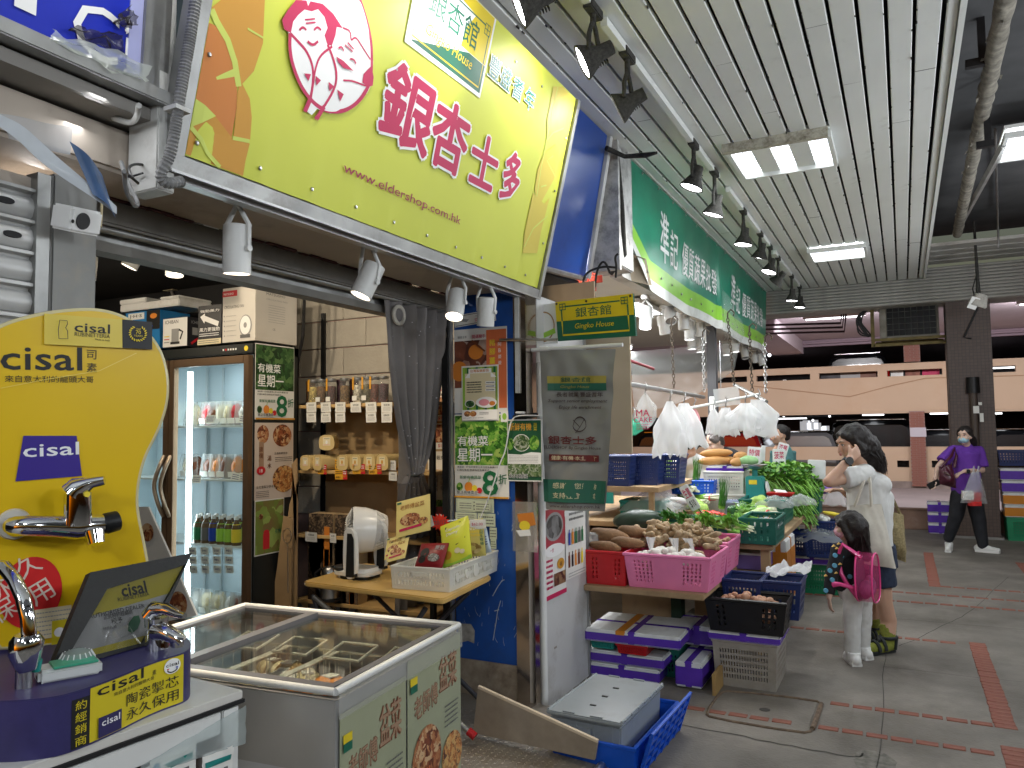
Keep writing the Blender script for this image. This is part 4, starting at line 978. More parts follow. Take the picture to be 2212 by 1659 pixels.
lamp('AREA','fridge_light',(xl+.13,FY+.09,1.25),(xm,FY+.3,1.25),4,(.85,.95,1),.04,parent=fr_,sy=1.4)
lamp('AREA','fridge_light',((xm+xr)/2,FY+.1,zt-.1),((xm+xr)/2,FY+.25,1),3,(.85,.95,1),.5,parent=fr_,sy=.06)
shz=[fz(919),fz(1037),fz(1180)]
for z in shz:
 MB().bb(F(xl+.03,FY+.06,z-.012),F(xr-.032,FY+.375,z)).B_('shelf',mat('shelf_wire',(.6,.66,.68),.3),fr_)
mb=MB()
for x in(xr-.1,xm+.06,xm-.1):
 mb.bb(F(x,FY+.37,zb),F(x+.015,FY+.383,zt-.1))
mb.B_('shelf_rail','shelf_wire',fr_)
pr=Print(.0);
for i,m in enumerate(('p_white','p_red','p_white','p_white','p_white','p_white')):pr.rect(-.26+i*.022,-.006,-.247+i*.022,.006,m)
pr.disc(-.055,0,.017,m='p_yellow');pr.B_(fr_,mtx=Matrix.Translation(F(xr,FY+.008,zt-.03))@Matrix.Rotation(pi/2,4,'X'))
# bottles, bags and price tags in the fridge
mat('tea_liq',(.12,.07,.03),.15,coat=.5);mat('cap_w',(.8,.8,.8),.4)
bprof=[(0,0),(.029,0),(.031,.01),(.031,.1),(.027,.125),(.013,.15),(.013,.16)]
for i,c in enumerate(('green','mid','blue','lgreen','lgreen','yellow','brown','lgreen','mid','green','yellow','lgreen')):
 b=i%6;back=i//6
 x=oy(428+b*16.5+back*6,1170,FY+.1+.08*back).x
 t=T__('drink_bottle','%s bottle, %s of the bottle shelf in the fridge'%(('tea drink','dark tea','blue labelled tea','lime labelled tea','pale lime labelled tea','yellow labelled tea')[b],('front row','back row')[back]),'bottle',(x,FY+.1+.08*back,shz[2]),group='bottles in the fridge')
 MB().lt(bprof,14).B_('bottle_body','tea_liq',t,smooth=40);MB().lt([(.0,.182),(.014,.182),(.015,.16)],12).B_('cap','cap_w',t,smooth=40)
 MB().lt([(.0315,.02),(.0318,.06),(.0315,.098),(.024,.134)],14,cap=False).B_('label','p_'+c,t,smooth=40)
def tagcard(parent,M,w_,h,lines,bgm='paper',ink='p_navy',nm='price_tag'):
 o=MB().pm_([(-w_/2,0),(w_/2,0),(w_/2,h),(-w_/2,h)],0,.0015).B_(nm,bgm,parent,mtx=M)
 return o
rp=random.Random(12)
for r in range(3):
 for c in range(4):
  u=406+c*26+r*1.0;v=1182+r*20
  q=oy(u+10,v+8,FY+.045)
  t=T__('price_tag','white price tag, %s in the %s row under the fridge bottles'%(('first','second','third','fourth')[c],('top','middle','lowest')[r]),'price tag',tuple(q),group='price tags in the fridge',rot=(pi/2+.1,0,rp.uniform(-.03,.03)))
  MB().pm_([(-.034,-.024),(.027,-.024),(.034,-.018),(.034,.024),(-.034,.024)],0,.002).B_('card','paper',t)
  pr=Print(.0028,.0003);pr.disc(-.02,.016,.005,m='p_grey',n=8);pr.text(('烏龍茶','洛神花','五花茶','檸檬水')[(c+r)%4],0,-.005,.014,'p_navy',al='C',bold=.02);pr.fine(-.015,-.02,.012,-.012,1,'p_navy');pr.B_(t)
plb=sr('bag_clear',(.8,.82,.8),.32,.12)
for sh_,lst in((1,((410,'p_cream','broth'),(425,'p_brown','dark broth'),(472,'p_orange','orange'),(455,'p_brown','brown bean'),(490,'p_brown','amber'),(515,'p_orange','red labelled'))),(0,((420,'p_cream','left pale'),(450,'p_red','left red'),(465,'p_brown','left brown'),(495,'p_cream','middle'),(512,'p_red','red labelled dumpling'),(530,'p_white','white labelled'),(480,'p_cream','pale'))),(3,((430,'p_white','pale'),(455,'p_cream','cream'),(480,'p_cream','yellow vegetable'),(505,'p_white','white labelled'),(522,'p_brown','brown')))):
 for k,(u,m,nmx)in enumerate(lst):
  z=(shz+[zb+.02])[sh_];x=oy(u,1000,FY+.17).x
  t=T__('food_bag','%s food bag on the %s fridge shelf'%(nmx,('top','second','','bottom')[sh_]),'food bag',(x,FY+.17,z),group='bags of food in the fridge')
  mb=MB();sd=rp.random()*50
  mb.sph((0,0,.07),(.055,.04,.07),nu=14,nv=9);mb.v=[tuple(V(a)*(1+.12*noise.noise(V((a[0]*30,a[1]*30+sd,a[2]*30))))if a[2]>.01 else V((a[0],a[1],.002)))for a in mb.v]
  mb.B_('contents',mat('food_'+m,tuple(c*.8 for c in MATS[m].node_tree.nodes['Principled BSDF'].inputs['Base Color'].default_value[:3]),.3,var=.4,vs=30),t,smooth=80)
  mb=MB();mb.sh__(lambda a,b:V(((a-.5)*.13*(1-.2*b),-.045+.02*b+.006*sin(a*9+k),.16*b)),8,8);mb.B_('bag',plb,t,smooth=80)
  MB().box((.0,-.056,.03),(.05,.003,.035),Euler((.2,0,.1*k-.1)).to_matrix()).B_('tag','paper',t)
for i,(u,v)in enumerate(((455,905),(510,1030),(527,1030),(527,905),(425,1035))):
 q=oy(u,v,FY+.05);t=T__('price_tag',('white price tag on the top fridge shelf, left','white price tag leaning on the second fridge shelf','white price tag at the right end of the second fridge shelf','tall white price tag at the right end of the top fridge shelf','white price tag behind the left fridge door')[i],'price tag',tuple(q),group='price tags in the fridge',rot=(pi/2-.2,.12*(i%2),0))
 MB().pm_([(-.04,-.025),(.04,-.025),(.04,.025),(-.04,.025)],0,.002).B_('card','paper',t);pr=Print(.0028);pr.fine(-.03,-.02,.03,.018,3,'p_navy');pr.B_(t)
 # -- posters: flat printed sheets
green_leaf=ph_('ph_leaf',[(.02,.1,.01),(.06,.22,.02),(.16,.4,.05),(.4,.55,.12)],38)
dark_leaf=ph_('ph_dleaf',[(.004,.03,.006),(.015,.07,.015),(.04,.12,.03),(.1,.2,.06)],30)
food=ph_('ph_food',[(.12,.03,.015),(.3,.08,.03),(.45,.2,.08),(.6,.4,.22)],45)
food2=ph_('ph_food2',[(.3,.1,.03),(.55,.22,.06),(.65,.4,.15),(.1,.03,.02)],55)
field=ph_('ph_field',[(.03,.07,.02),(.08,.16,.04),(.2,.26,.12),(.4,.42,.36)],60)
def st__(nm,lab,cat,M,w_,h,base,grp=None,curl=.003,th=.0012):
 t=T__(nm,lab,cat,group=grp,mtx=M)
 MB().pm_([(0,0),(w_,0),(w_,h),(0,h)],0,th).B_('sheet',base,t)
 return t
def yframe(u0,v0,u1,v1,y,tilt=0.):
 """poster facing the viewer on a wall y = const; corners top-left, bottom-right in the photo"""
 a,b=oy(u0,v1,y),oy(u1,v0,y);return Matrix.Translation((a.x,y,a.z))@Matrix.Rotation(pi/2,4,'X')@Matrix.Rotation(tilt,4,'Z'),b.x-a.x,b.z-a.z
def xframe(u0,v0,u1,v1,x):
 """poster on a wall x = const facing +x; left edge nearer the viewer"""
 a,b=ox(u0,v1,x),ox(u1,(v0+v1)/2,x);c=ox(u0,v0,x)
 M=Matrix(((0,0,1,x),(1,0,0,a.y),(0,1,0,a.z),(0,0,0,1)));return M,b.y-a.y,c.z-a.z
def organic(t,w,h,dark=False):
 p=Print(.0018,.0004);lf=dark_leaf if dark else green_leaf;MATS.setdefault(lf.name,lf);m=lf.name
 p.rect(.01*w,.39*h,.99*w,.985*h,m)
 p.text('有機菜',.06*w,.62*h,.12*h,'s_dgreen',w=.58*w,bold=.075);p.text('有機菜',.06*w,.622*h,.116*h,'s_white',w=.57*w,bold=.03)
 p.text('星期一',.06*w,.43*h,.165*h,'s_dgreen',w=.66*w,bold=.06);p.text('星期一',.06*w,.432*h,.16*h,'s_white',w=.65*w,bold=.03)
 p.text('逢星期一於指定銀杏士多分店及餐廳分店',.05*w,.357*h,.022*h,'p_black',w=.78*w,bold=.02);p.text('訂購有機菜/惠顧指定有機菜式',.05*w,.32*h,.022*h,'p_black',w=.6*w,bold=.02)
 p.text('新鮮有機蔬菜',.1*w,.225*h,.04*h,'p_green',w=.4*w,bold=.03);p.text('8',.53*w,.04*h,.28*h,'p_green',w=.27*w,bold=.06);p.text('折',.82*w,.17*h,.115*h,'p_green',w=.15*w,bold=.03)
 p.disc(.1*w,.13*h,.06*w,.05*h,m);p.disc(.27*w,.13*h,.075*w,.06*h,'p_orange');p.disc(.38*w,.11*h,.05*w,.045*h,'p_yellow');p.disc(.47*w,.09*h,.05*w,.035*h,'p_red');p.line([(.27*w,.18*h),(.29*w,.23*h)],.012*w,'p_lgreen')
 p.text('樂活有機農莊',.05*w,.04*h,.045*h,'s_white',w=.4*w,bold=.09);p.text('樂活有機農莊',.05*w,.042*h,.042*h,'p_black',w=.39*w,bold=.02);p.rect(0,0,w,.022*h,'s_orange')
 p.B_(t)
M,w,h=xframe(550,740,635,906,xr+.004);t=st__('poster','dark leafy organic vegetables poster on the side of the black fridge, topmost of three','poster',M,w,h,'paper');organic(t,w,h,True)
M,w,h=xframe(549,913,633,1082,xr+.004);t=st__('poster','cream soup poster with a red 18 badge on the fridge side, middle of three','poster',M,w,h,mat('soup_paper',(.6,.5,.42),.5))
p=Print(.0018);p.disc(.2*w,.85*h,.15*w,.12*h,food.name);p.disc(.7*w,.83*h,.25*w,.15*h,food.name);p.disc(.75*w,.25*h,.3*w,.18*h,food2.name)
p.rect(.1*w,.4*h,.22*w,.75*h,mat('tanblk',(.35,.22,.14),.5).name);p.vtext('康復',.15*w,.62*h,.07*h,'p_brown',bold=.03);p.vtext('湯水',.36*w,.5*h,.07*h,'p_brown',1.4,bold=.03);p.disc(.15*w,.38*h,.11*w,.055*h,'p_red');p.text('18',.15*w,.355*h,.045*h,'s_white',al='C',bold=.02)
p.text('五指毛桃百合',.48*w,.58*h,.03*h,'p_black',bold=.02,w=.35*w);p.text('五竹雪梨沙參百合',.03*w,.15*h,.035*h,'p_black',bold=.02,w=.5*w);p.fine(.03*w,.03*h,.35*w,.12*h,4,'p_mid');p.fine(.5*w,.48*h,.95*w,.55*h,3,'p_mid');p.B_(t)
M,w,h=xframe(549,1082,613,1203,xr+.004);t=st__('poster','green poster with a red bottle on the fridge side, lowest of three','poster',M,w,h,'paper')
p=Print(.0018);p.rect(.02*w,.02*h,.98*w,.98*h,ph_('ph_meadow',[(.2,.14,.05),(.16,.24,.04),(.3,.4,.1)],12).name);p.rect(.28*w,.1*h,.5*w,.38*h,'p_red');p.disc(.39*w,.4*h,.1*w,.05*h,'p_red');p.text('有機',.78*w,.35*h,.09*h,'s_dgreen',w=.2*w,al='C',bold=.02);p.disc(.2*w,.7*h,.07*w,.05*h,food.name);p.B_(t)
# -- cartons on top of the fridge
mat('carton_w',(.62,.59,.54),.5,var=.05,vs=4);mat('carton_blk',(.02,.02,.025),.4);mat('carton_blue',(.02,.2,.5),.4)
def ca(u0,u1,v0,v1,y,d,m,lab,front=None,side=None,grp='cartons on the fridge'):
 a,b=oy(u0,v1,y),oy(u1,v0,y);z0=max(zt,a.z)if v1>700 else a.z
 w,h=b.x-a.x,b.z-z0
 t=T__('carton',lab,'carton',(a.x,y,z0),group=grp)
 MB().bb((0,0,0),(w,d,h)).B_('box',m,t,bevel=.002)
 if front:p=Print(.0008);front(p,w,h);p.B_(t,mtx=Matrix.Rotation(pi/2,4,'X'))
 if side:p=Print(.0008);side(p,d,h);p.B_(t,mtx=Matrix.Translation((w,0,0))@Matrix(((0,0,1,0),(1,0,0,0),(0,1,0,0),(0,0,0,1))))
 return t
def f_fan(p,w,h):
 p.rect(.0,.84*h,.45*w,.95*h,'p_red');p.text('MATSUSHO',.04*w,.87*h,.04*h,'s_white',w=.3*w,bold=.02);p.text('CIRCULATING FAN',.06*w,.62*h,.055*h,'p_mid',w=.6*w,bold=.01)
 p.disc(.72*w,.28*h,.19*w,.2*h,'p_grey');p.disc(.71*w,.29*h,.16*w,.17*h,'s_white');p.disc(.71*w,.29*h,.05*w,.05*h,'p_grey');p.rect(.56*w,.06*h,.86*w,.12*h,'p_mid')
 for i in range(5):p.disc(.08*w,(.12+.09*i)*h,.02*w,.014*h,'p_grey',8);p.fine(.14*w,(.105+.09*i)*h,.45*w,(.135+.09*i)*h,1,'p_grey',.3)
def s_fan(p,w,h):p.text('MATSUSHO',.25*w,.86*h,.045*h,'p_mid',w=.45*w,bold=.02);p.text('CIRCULATING FAN',.25*w,.77*h,.03*h,'p_grey',w=.5*w);p.fine(.3*w,.35*h,.7*w,.7*h,8,'p_grey',.2);p.text('CE',.4*w,.22*h,.04*h,'p_mid')
ca(480,552,615,741,FY+.02,.37,'carton_w','large white fan carton standing at the right end of the fridge top',f_fan,s_fan)
def f_blk(p,w,h):
 p.text('強勁風力',.1*w,.82*h,.07*h,'s_white',w=.8*w,bold=.02);p.poly([(.1*w,.72*h),(.3*w,.8*h),(.3*w,.74*h),(.9*w,.56*h),(.85*w,.44*h),(.3*w,.6*h),(.28*w,.54*h)],'s_white');p.text('風力更強勁',.08*w,.33*h,.1*h,'s_white',w=.85*w,bold=.03);p.fine(.08*w,.2*h,.9*w,.3*h,2,'s_white');p.rect(0,0,w,.14*h,'p_cream');p.fine(.05*w,.02*h,.9*w,.12*h,2,'p_mid')
ca(427,479,656,746,FY+.05,.3,'carton_blk','black carton with a white arrow left of the fan carton',f_blk)
def f_ket(p,w,h):
 p.rect(0,.02*h,w,.98*h,'p_white');p.text('ICHIBAN',.08*w,.8*h,.12*h,'p_mid',w=.55*w,bold=.03);p.rect(.36*w,.15*h,.66*w,.62*h,'p_grey');p.line([(.66*w,.58*h),(.82*w,.5*h),(.72*w,.25*h)],.06*w,'p_black');p.rect(.32*w,.1*h,.7*w,.18*h,'p_black')
 for i,m in enumerate(('p_yellow','p_red','p_grey')):p.rect(.06*w,(.36-.1*i)*h,.28*w,(.39-.1*i)*h,m)
def s_ket(p,w,h):p.text('ICHIBAN',.2*w,.78*h,.1*h,'p_grey',w=.6*w);p.rect(.25*w,.4*h,.7*w,.65*h,'p_grey');p.line([(.2*w,.1*h),(.9*w,.5*h)],.1*w,'p_red')
ca(352,405,683,752,FY+.03,.16,'carton_blk','small kettle carton on the fridge top, between blue and black cartons',f_ket,s_ket)
def f_blue(p,w,h):p.rect(.08*w,.8*h,.55*w,.97*h,'p_white');p.text('J·H·S',.3*w,.83*h,.1*h,'p_black',al='C',bold=.03,w=.36*w);p.rect(.62*w,.5*h,w,h,'p_black');p.disc(.82*w,.85*h,.1*w,.07*h,'p_orange');p.text('New',.7*w,.6*h,.14*h,'p_blue',a=-pi/2,bold=.02);p.fine(.1*w,.1*h,.5*w,.5*h,6,'s_white',.2)
ca(270,346,668,758,FY+.1,.25,'carton_blue','blue and black carton at the left of the fridge top',f_blue)
t=T__('foam_sheet','white foam lid lying across the blue and kettle cartons','foam lid',tuple(oy(352,672,FY+.22)))
MB().bb((-.3,-.12,0),(.31,.16,.05)).bb((-.3,-.125,.051),(-.02,.16,.085)).bb((.12,-.125,.051),(.31,.16,.07)).B_('lid','styro',t,bevel=.006)
# -- rack of teas
RY=3.93
rk=T__('tea_rack','black steel rack with wooden shelves of teas against the block wall','rack',(-3.1,RY+.15,ZF))
def sz(v,u=750):return oy(u,v,RY).z
shv=[sz(872),sz(1017),sz(1160),sz(1306)]
for z in shv:MB().bb((-.52,-.15,z-.022-ZF),(.55,.15,z-ZF)).B_('shelf','wood_light',rk,bevel=.003)
for x in(-.545,.57):
 for y in(-.16,.16):MB().bb((x-.015,y-.015,0),(x+.015,y+.015,2.3)).B_('post','black_metal',rk)
MB().tb_([(-.545,-.16,1.7),(-.45,-.16,2.1),(-.43,-.16,2.5)],.012,6).B_('cable','black_metal',rk)
MB().bb((-.52,.155,shv[2]-ZF),(.55,.17,shv[1]-ZF-.03)).B_('back_card','cardboard',rk);MB().bb((-.52,.155,shv[1]-ZF),(.55,.17,shv[0]-ZF-.03)).B_('back_card',mat('board_tan',(.4,.27,.13),.7,var=.12,vs=4),rk);MB().bb((-.52,.155,shv[3]-ZF),(.55,.17,shv[2]-ZF-.03)).B_('back_card','board_tan',rk)
MB().bb((-.52,-.1,0),(.55,.17,shv[3]-ZF-.03)).B_('base_box','wood_light',rk)
jar_g=sr('jar_clear',(.8,.82,.8),.12,.05)
cols=[(.35,.27,.08),(.12,.06,.02),(.06,.02,.02),(.14,.08,.03),(.45,.42,.34),(.1,.09,.05),(.1,.03,.02),(.05,.02,.03),(.2,.1,.03)]
nmz=['pale gold','brown and orange','dark purple','brown seed','white bean','grey green','russet','black','amber']
for i,u in enumerate((677,694,716,745,773,793,810,829)):
 x=oy(u,860,RY+.06).x;t=T__('tea_jar','%s flower tea jar with a metal lid on the top rack shelf'%nmz[i],'jar',(x,RY+.06,shv[0]),group='tea jars on the rack')
 MB().lt([(0,.003),(.03,.003),(.031,.12),(0,.125)],14).B_('contents',mat('tea%d'%i,cols[i],.7,var=.9,vs=60,bump=.8,bs=60),t,smooth=40)
 MB().lt([(.033,0),(.034,.01),(.034,.145),(.03,.152)],16,cap=False).B_('glass',jar_g,t,smooth=40);MB().lt([(.032,.152),(.033,.155),(.033,.17),(0,.171)],16,cap=False).B_('lid','alu',t,smooth=40)
 if i%2==0 or i==5:
  MB().pm_([(-.007,.09),(.007,.09),(.007,.17),(-.007,.17)],0,.0012).B_('ribbon','s_orange',t,mtx=Matrix.Rotation(pi/2,4,'X')@Matrix.Translation((-.01,0,.036)))
 if i in(1,2,4,5):MB().pm_([(-.018,.02),(.018,.02),(.018,.05),(-.018,.05)],0,.0012).B_('label','paper',t,mtx=Matrix.Rotation(pi/2,4,'X')@Matrix.Translation((0,0,.035)))
for i,u in enumerate((664,686,730,757)):
 x=oy(u+5,860,RY+.13).x;t=T__('tea_jar','%s tea jar in the back row of the top rack shelf'%nmz[(i*3+1)%9],'jar',(x,RY+.14,shv[0]),group='tea jars on the rack')
 MB().lt([(0,.003),(.031,.003),(.031,.14),(.033,.15),(.033,.168),(0,.168)],14).B_('contents','tea%d'%((i*3+1)%8),t,smooth=40)
tg=0
def ht(u,v,w_,h,M='paper',lab='',grp='',draw=None,y=None):
 q=oy(u,v,y or RY-.006);t=T__('price_tag',lab,'price tag',tuple(q),group=grp,rot=(pi/2+.05,rp.uniform(-.03,.03),0))
 MB().pm_([(-w_/2,-h/2),(w_/2,-h/2),(w_/2,h/2),(-w_/2,h/2)],0,.0015).B_('card',M,t)
 p=Print(.0022,.0003);draw(p,w_,h);p.B_(t);return t
def tea_card(s):return lambda p,w,h:(p.text(s,0,.12*h,.2*h,'p_mid',w=.55*w,al='C',bold=.02),p.fine(-.35*w,-.35*h,.35*w,.02*h,4,'p_grey',.3),p.fine(-.45*w,.38*h,-.3*w,.44*h,1,'p_grey'))
ns=('茉莉花茶','金盞花茶','桑葚花茶','洛神花茶','蝶豆花茶','桂花茶');ns2=('玫瑰花茶','百合花茶','茉莉花茶','','洋甘菊茶','紫蘇花茶');od_=('first','second','third','fourth','fifth','sixth')
for i,(x,nm1,nm2)in enumerate(zip((310,450,590,740,888,1040),ns,ns2)):
 u=603.5+.2232*x;ht(u,603.5+.2232*1237,.083,.064,'paper','cream tea card, %s from the left in the upper row under the jars'%od_[i],'tea cards under the jars',tea_card(nm1))
 if nm2:ht(u,603.5+.2232*1336,.08,.062,'paper','cream tea card, %s column from the left in the lower row under the jars'%od_[i],'tea cards under the jars',tea_card(nm2),RY-.009)
 # rounded cream tea boxes
def cream_box(u,v,y,lab,a=0.,tilt=0.):
 q=oy(u,v,y);t=T__('tea_box',lab,'tea box',(q.x,q.y,q.z),group='rounded cream tea boxes',rot=(0,tilt,a))
 pf=chaikin([(-.045,0),(.045,0),(.052,.05),(.04,.1),(-.04,.1),(-.052,.05)],2)
 MB().pm_(pf,-.075,.075,Matrix.Rotation(pi/2,4,'X')).B_('box',mat('cream_box',(.6,.45,.2),.45,var=.05),t,smooth=40)
 p=Print(.0755);p.rect(-.024,.03,.024,.085,'p_cream');p.fine(-.018,.07,.018,.08,1,'p_mid');p.disc(0,.052,.008,.013,'s_orange'if int(u)%2 else'p_white',8);p.rect(-.02,.034,.02,.037,'p_pink');p.B_(t,mtx=Matrix.Rotation(pi/2,4,'X'))
q_=('leftmost','second','third','fourth','fifth','sixth')
for i,x in enumerate((335,460,690,815,950,1075)):cream_box(603.5+.2232*x,1015,RY+.05,'rounded cream tea box, %s in the row on the middle rack shelf'%q_[i],-.25 if i==1 else-.12)
cream_box(603.5+.2232*480,972,RY+.06,'rounded cream tea box lying on top of the row of tea boxes',.5,.0)
def o_tag(p,w,h):p.rect(.15*w,-h/2,w/2,h/2,'p_red');p.fine(-.45*w,.0,.1*w,.4*h,2,'p_black');p.text('$38.0',-.42*w,-.38*h,.22*h,'p_black',bold=.03);p.text('$29',.32*w,-.3*h,.25*h,'s_orange',al='C',bold=.02);p.fine(.2*w,.0,.45*w,.4*h,2,'s_white')
for i,(x,y_)in enumerate(((415,365),(598,318),(598,415),(770,360),(928,363))):ht(603.5+.2232*x,932.6+.2232*y_,.098 if i else .075,.062,mat('tag_orange',(.75,.38,.03),.5),'orange and red sale tag, %s under the cream tea boxes'%('leftmost and smallest','second, upper','second, lower','third','rightmost')[i],'orange sale tags on the rack',o_tag,RY-.012-.003*i)
ht(603.5+.2232*1090,932.6+.2232*325,.06,.06,'paper','white tag partly behind the curtain, upper','white tags on the rack',tea_card('五葉松茶'));ht(603.5+.2232*1100,932.6+.2232*430,.06,.055,'paper','white tag partly behind the curtain, lower','white tags on the rack',tea_card('企鵝豆'))
ht(603.5+.2232*308,932.6+.2232*1018,.098,.062,'paper','white tag under the photo printed tea cartons, left','white tags on the rack',tea_card('烏東烏龍'));ht(603.5+.2232*520,932.6+.2232*1030,.05,.06,'paper','white tag under the photo printed tea cartons, beside the fan','white tags on the rack',tea_card('紅茶'))
def f_tea(p,w,h):p.rect(.0,.0,w,.6*h,ph_('ph_hill',[(.02,.015,.012),(.06,.04,.03),(.25,.17,.1)],60).name);p.rect(.64*w,.08*h,.86*w,.8*h,'s_dorange');p.text('茶',.15*w,.55*h,.3*h,'p_mid',al='C',bold=.02)
for i,(x0,x1,y0,y1,lab)in enumerate(((287,520,700,840,'upper left'),(280,515,845,985,'lower left'),(540,760,700,840,'upper right'),(533,760,850,985,'lower right'))):
 t=ca(603.5+.2232*x0,603.5+.2232*x1,932.6+.2232*y0,932.6+.2232*y1,RY+.02,.1,mat('carton_tan',(.5,.36,.2),.5),'photo printed tea carton on the lower rack shelf, %s of four'%lab,f_tea,None,'photo printed tea cartons')
 t.location.z=shv[2]+(.0 if'lower'in lab[:6]else .136)
 # kettle, flattened cardboard, hoop whisk
t=T__('kettle','steel electric kettle with a black base behind the folding table','kettle',tuple(oy(712,1297,RY-.05)))
MB().lt([(0,.02),(.06,.02),(.062,.05),(.05,.16),(.045,.2),(.03,.215),(0,.22)],20).B_('body','steel',t,smooth=40);MB().lt([(0,0),(.07,0),(.07,.018),(0,.02)],20).B_('base','p_black',t,smooth=40);MB().tb_([(-.05,-.02,.2),(-.09,-.03,.17),(-.085,-.03,.09),(-.06,-.02,.06)],.01,6).B_('handle','p_black',t,smooth=60)
t=T__('flattened_carton','tall brown flattened cartons leaning between the fridge and the rack','cardboard',tuple(oy(620,1310,3.75)))
q0=V(t.location)
for k,pts in enumerate(([(600,1310),(640,1310),(641,1085),(630,1003),(640,990),(641,1040),(625,1090)],[(585,1310),(628,1312),(632,1120),(612,1115),(598,1230)])):
 P=[oy(u,v,3.74-.03*k)-q0 for u,v in pts]
 MB().add([a for a in P]+[a+V((0,.012,0))for a in P],[tuple(range(len(P)))[::-1],tuple(range(len(P),2*len(P)))]+[(i,(i+1)%len(P),len(P)+(i+1)%len(P),len(P)+i)for i in range(len(P))]).B_('sheet','cardboard',t)
t=T__('hoop_whisk','thin wire hoop on a long handle hanging on the brown cardboard','whisk',tuple(oy(620,1175,3.68)))
MB().tb_([(.035*cos(i*pi/12),0,.05+.045*sin(i*pi/12))for i in range(24)],.004,6,closed=True).B_('hoop','bronze_lt',t,smooth=60);MB().tb_([(.005,0,.005),(.01,0,-.3)],.004,6).B_('handle','bronze_lt',t)
# -- curtain on its rod
t=T__('curtain_rod','grey curtain rod across the top of the shop opening','rod',(-2.33,2.5,0))
a,b=ox(700,622,-2.33),ox(960,662,-2.33);MB().tb_([V((0,-1.1,a.z+.02)),V((0,1.27,b.z-.03))],.013,10).B_('bar','steel_dull',t,smooth=60)
cu=T__('curtain','grey curtain with tiny silver stars tied back at the right of the shop opening','curtain',(-2.33,3.45,0))
prof=[(645,830,962),(700,834,960),(760,838,958),(850,848,946),(930,858,935),(985,866,918),(1010,870,905),(1026,871,900),(1045,864,908),(1075,858,925),(1120,857,932),(1200,853,938),(1340,848,942)]
rows=[]
for v,ul,ur in prof:
 X_=-2.33-.2*min(1,max(0,(v-700)/325))-.25*min(1,max(0,(v-1030)/150));a,b=ox(ul,v,X_),ox(ur,v,X_);rows.append((a.z,a.y-3.45,b.y-3.45,X_+2.33))
def cfn(u,v):
 k=v*(len(rows)-1);i=min(int(k),len(rows)-2);f=k-i;f=f*f*(3-2*f)
 z,y0,y1,xo=[rows[i][q]*(1-f)+rows[i+1][q]*f for q in range(4)]
 wd=y1-y0;amp=.022+.03*min(1,max(0,(.55-wd)/.4))if v>.05 else .03
 amp*=.9+.25*noise.noise(V((u*5,v*2,3)))
 flat=max(0,1-u*3.2)*max(0,1-v*2.2)
 x=amp*sin(u*2*pi*5.5+1.2*noise.noise(V((u*3,v*3,0))))*(1-flat)
 return V((x+xo+.02*wd*v,y0+wd*u+.006*noise.noise(V((u*9,v*6,7))),z+.012*noise.noise(V((u*12,0,1)))*(v>.95)))
MB().sh__(cfn,132,90).B_('cloth',mat('curtain_grey',(.2,.185,.18),.75,var=.06,vs=20),cu,smooth=80)
ec=V(cfn(.17,.045));MB().tb_([ec+V((.012,.045*cos(i*pi/12),.045*sin(i*pi/12)+.0))for i in range(24)],.011,8,closed=True).B_('eyelet',mat('eyelet',(.6,.57,.5),.3),cu,smooth=60)
MB().tb_([V((.03+rows[7][3],rows[7][1]+.0,rows[7][0])),V((.05+rows[7][3],(rows[7][1]+rows[7][2])/2,rows[7][0]-.01)),V((.03+rows[7][3],rows[7][2],rows[7][0]))],.008,6).B_('tie','steel',cu,smooth=60)
mb=MB();rs=random.Random(21)
for i in range(90):
 u,v=rs.uniform(.02,.98),rs.uniform(.03,.97);c=V(cfn(u,v));n_=(V(cfn(u+.004,v))-c).cross(V(cfn(u,v-.004))-c)
 if n_.length<1e-9:continue
 n_.normalize();n_=n_ if n_.x>0 else-n_
 Mx=frame(n_,V((0,1,0)));s=rs.choice((.004,.005,.008));an=rs.uniform(0,6)
 mb.poly([c+n_*.003+Mx@V((s*(1 if k%2==0 else .42)*cos(an+k*pi/5),s*(1 if k%2==0 else .42)*sin(an+k*pi/5),0))for k in range(10)])
mb.B_('star_print',mat('silver_star',(.75,.75,.78),.3,.3),cu,kind='stuff')
# posters glimpsed beside the curtain, black door frame
M,w,h=yframe(925,975,966,1105,4.2);t=st__('poster','pale herbal poster behind the curtain with vertical writing','poster',M,w*1.0,h,'paper')
p=Print(.0018);p.text('同你最夾',.05*w,.86*h,.07*h,'p_black',w=.8*w,bold=.02);p.vtext('改善頭髮',.75*w,.6*h,.07*h,'p_mid');p.vtext('加頭髮液',.45*w,.55*h,.06*h,'p_mid');p.rect(0,0,w,.2*h,green_leaf.name);p.B_(t)
M,w,h=yframe(930,1095,968,1240,4.19);t=st__('poster','dark red ginger poster behind the curtain','poster',M,w,h,mat('dkred',(.12,.02,.02),.5));p=Print(.0018)
for i in range(4):p.disc((.15+.22*i)*w,.85*h,.08*w,.04*h,'s_white')
p.disc(.3*w,.55*h,.2*w,.1*h,food2.name);p.B_(t)
for k,(v0,v1)in enumerate(((780,850),(855,910),(914,970))):
 M,w,h=yframe(940,v0,966,v1,4.19);t=st__('poster','narrow menu poster strip beside the curtain, %s of three'%('top','middle','bottom')[k],'poster',M,w,h,'paper','menu strips beside the curtain');p=Print(.0018);p.rect(.05*w,.25*h,.95*w,.95*h,food.name if k else dark_leaf.name);p.text('$12',.5*w,.05*h,.15*h,'p_red',al='C',bold=.02);p.B_(t)
t=T__('door_frame','black aluminium door frame post left of the blue pillar','door frame',(-2.335,3.77,0))
MB().bb((-.02,-.02,0),(.02,.025,2.3)).B_('post','black_metal',t);MB().bb((.022,-.01,0),(.034,.02,2.3)).B_('trim','alu',t)
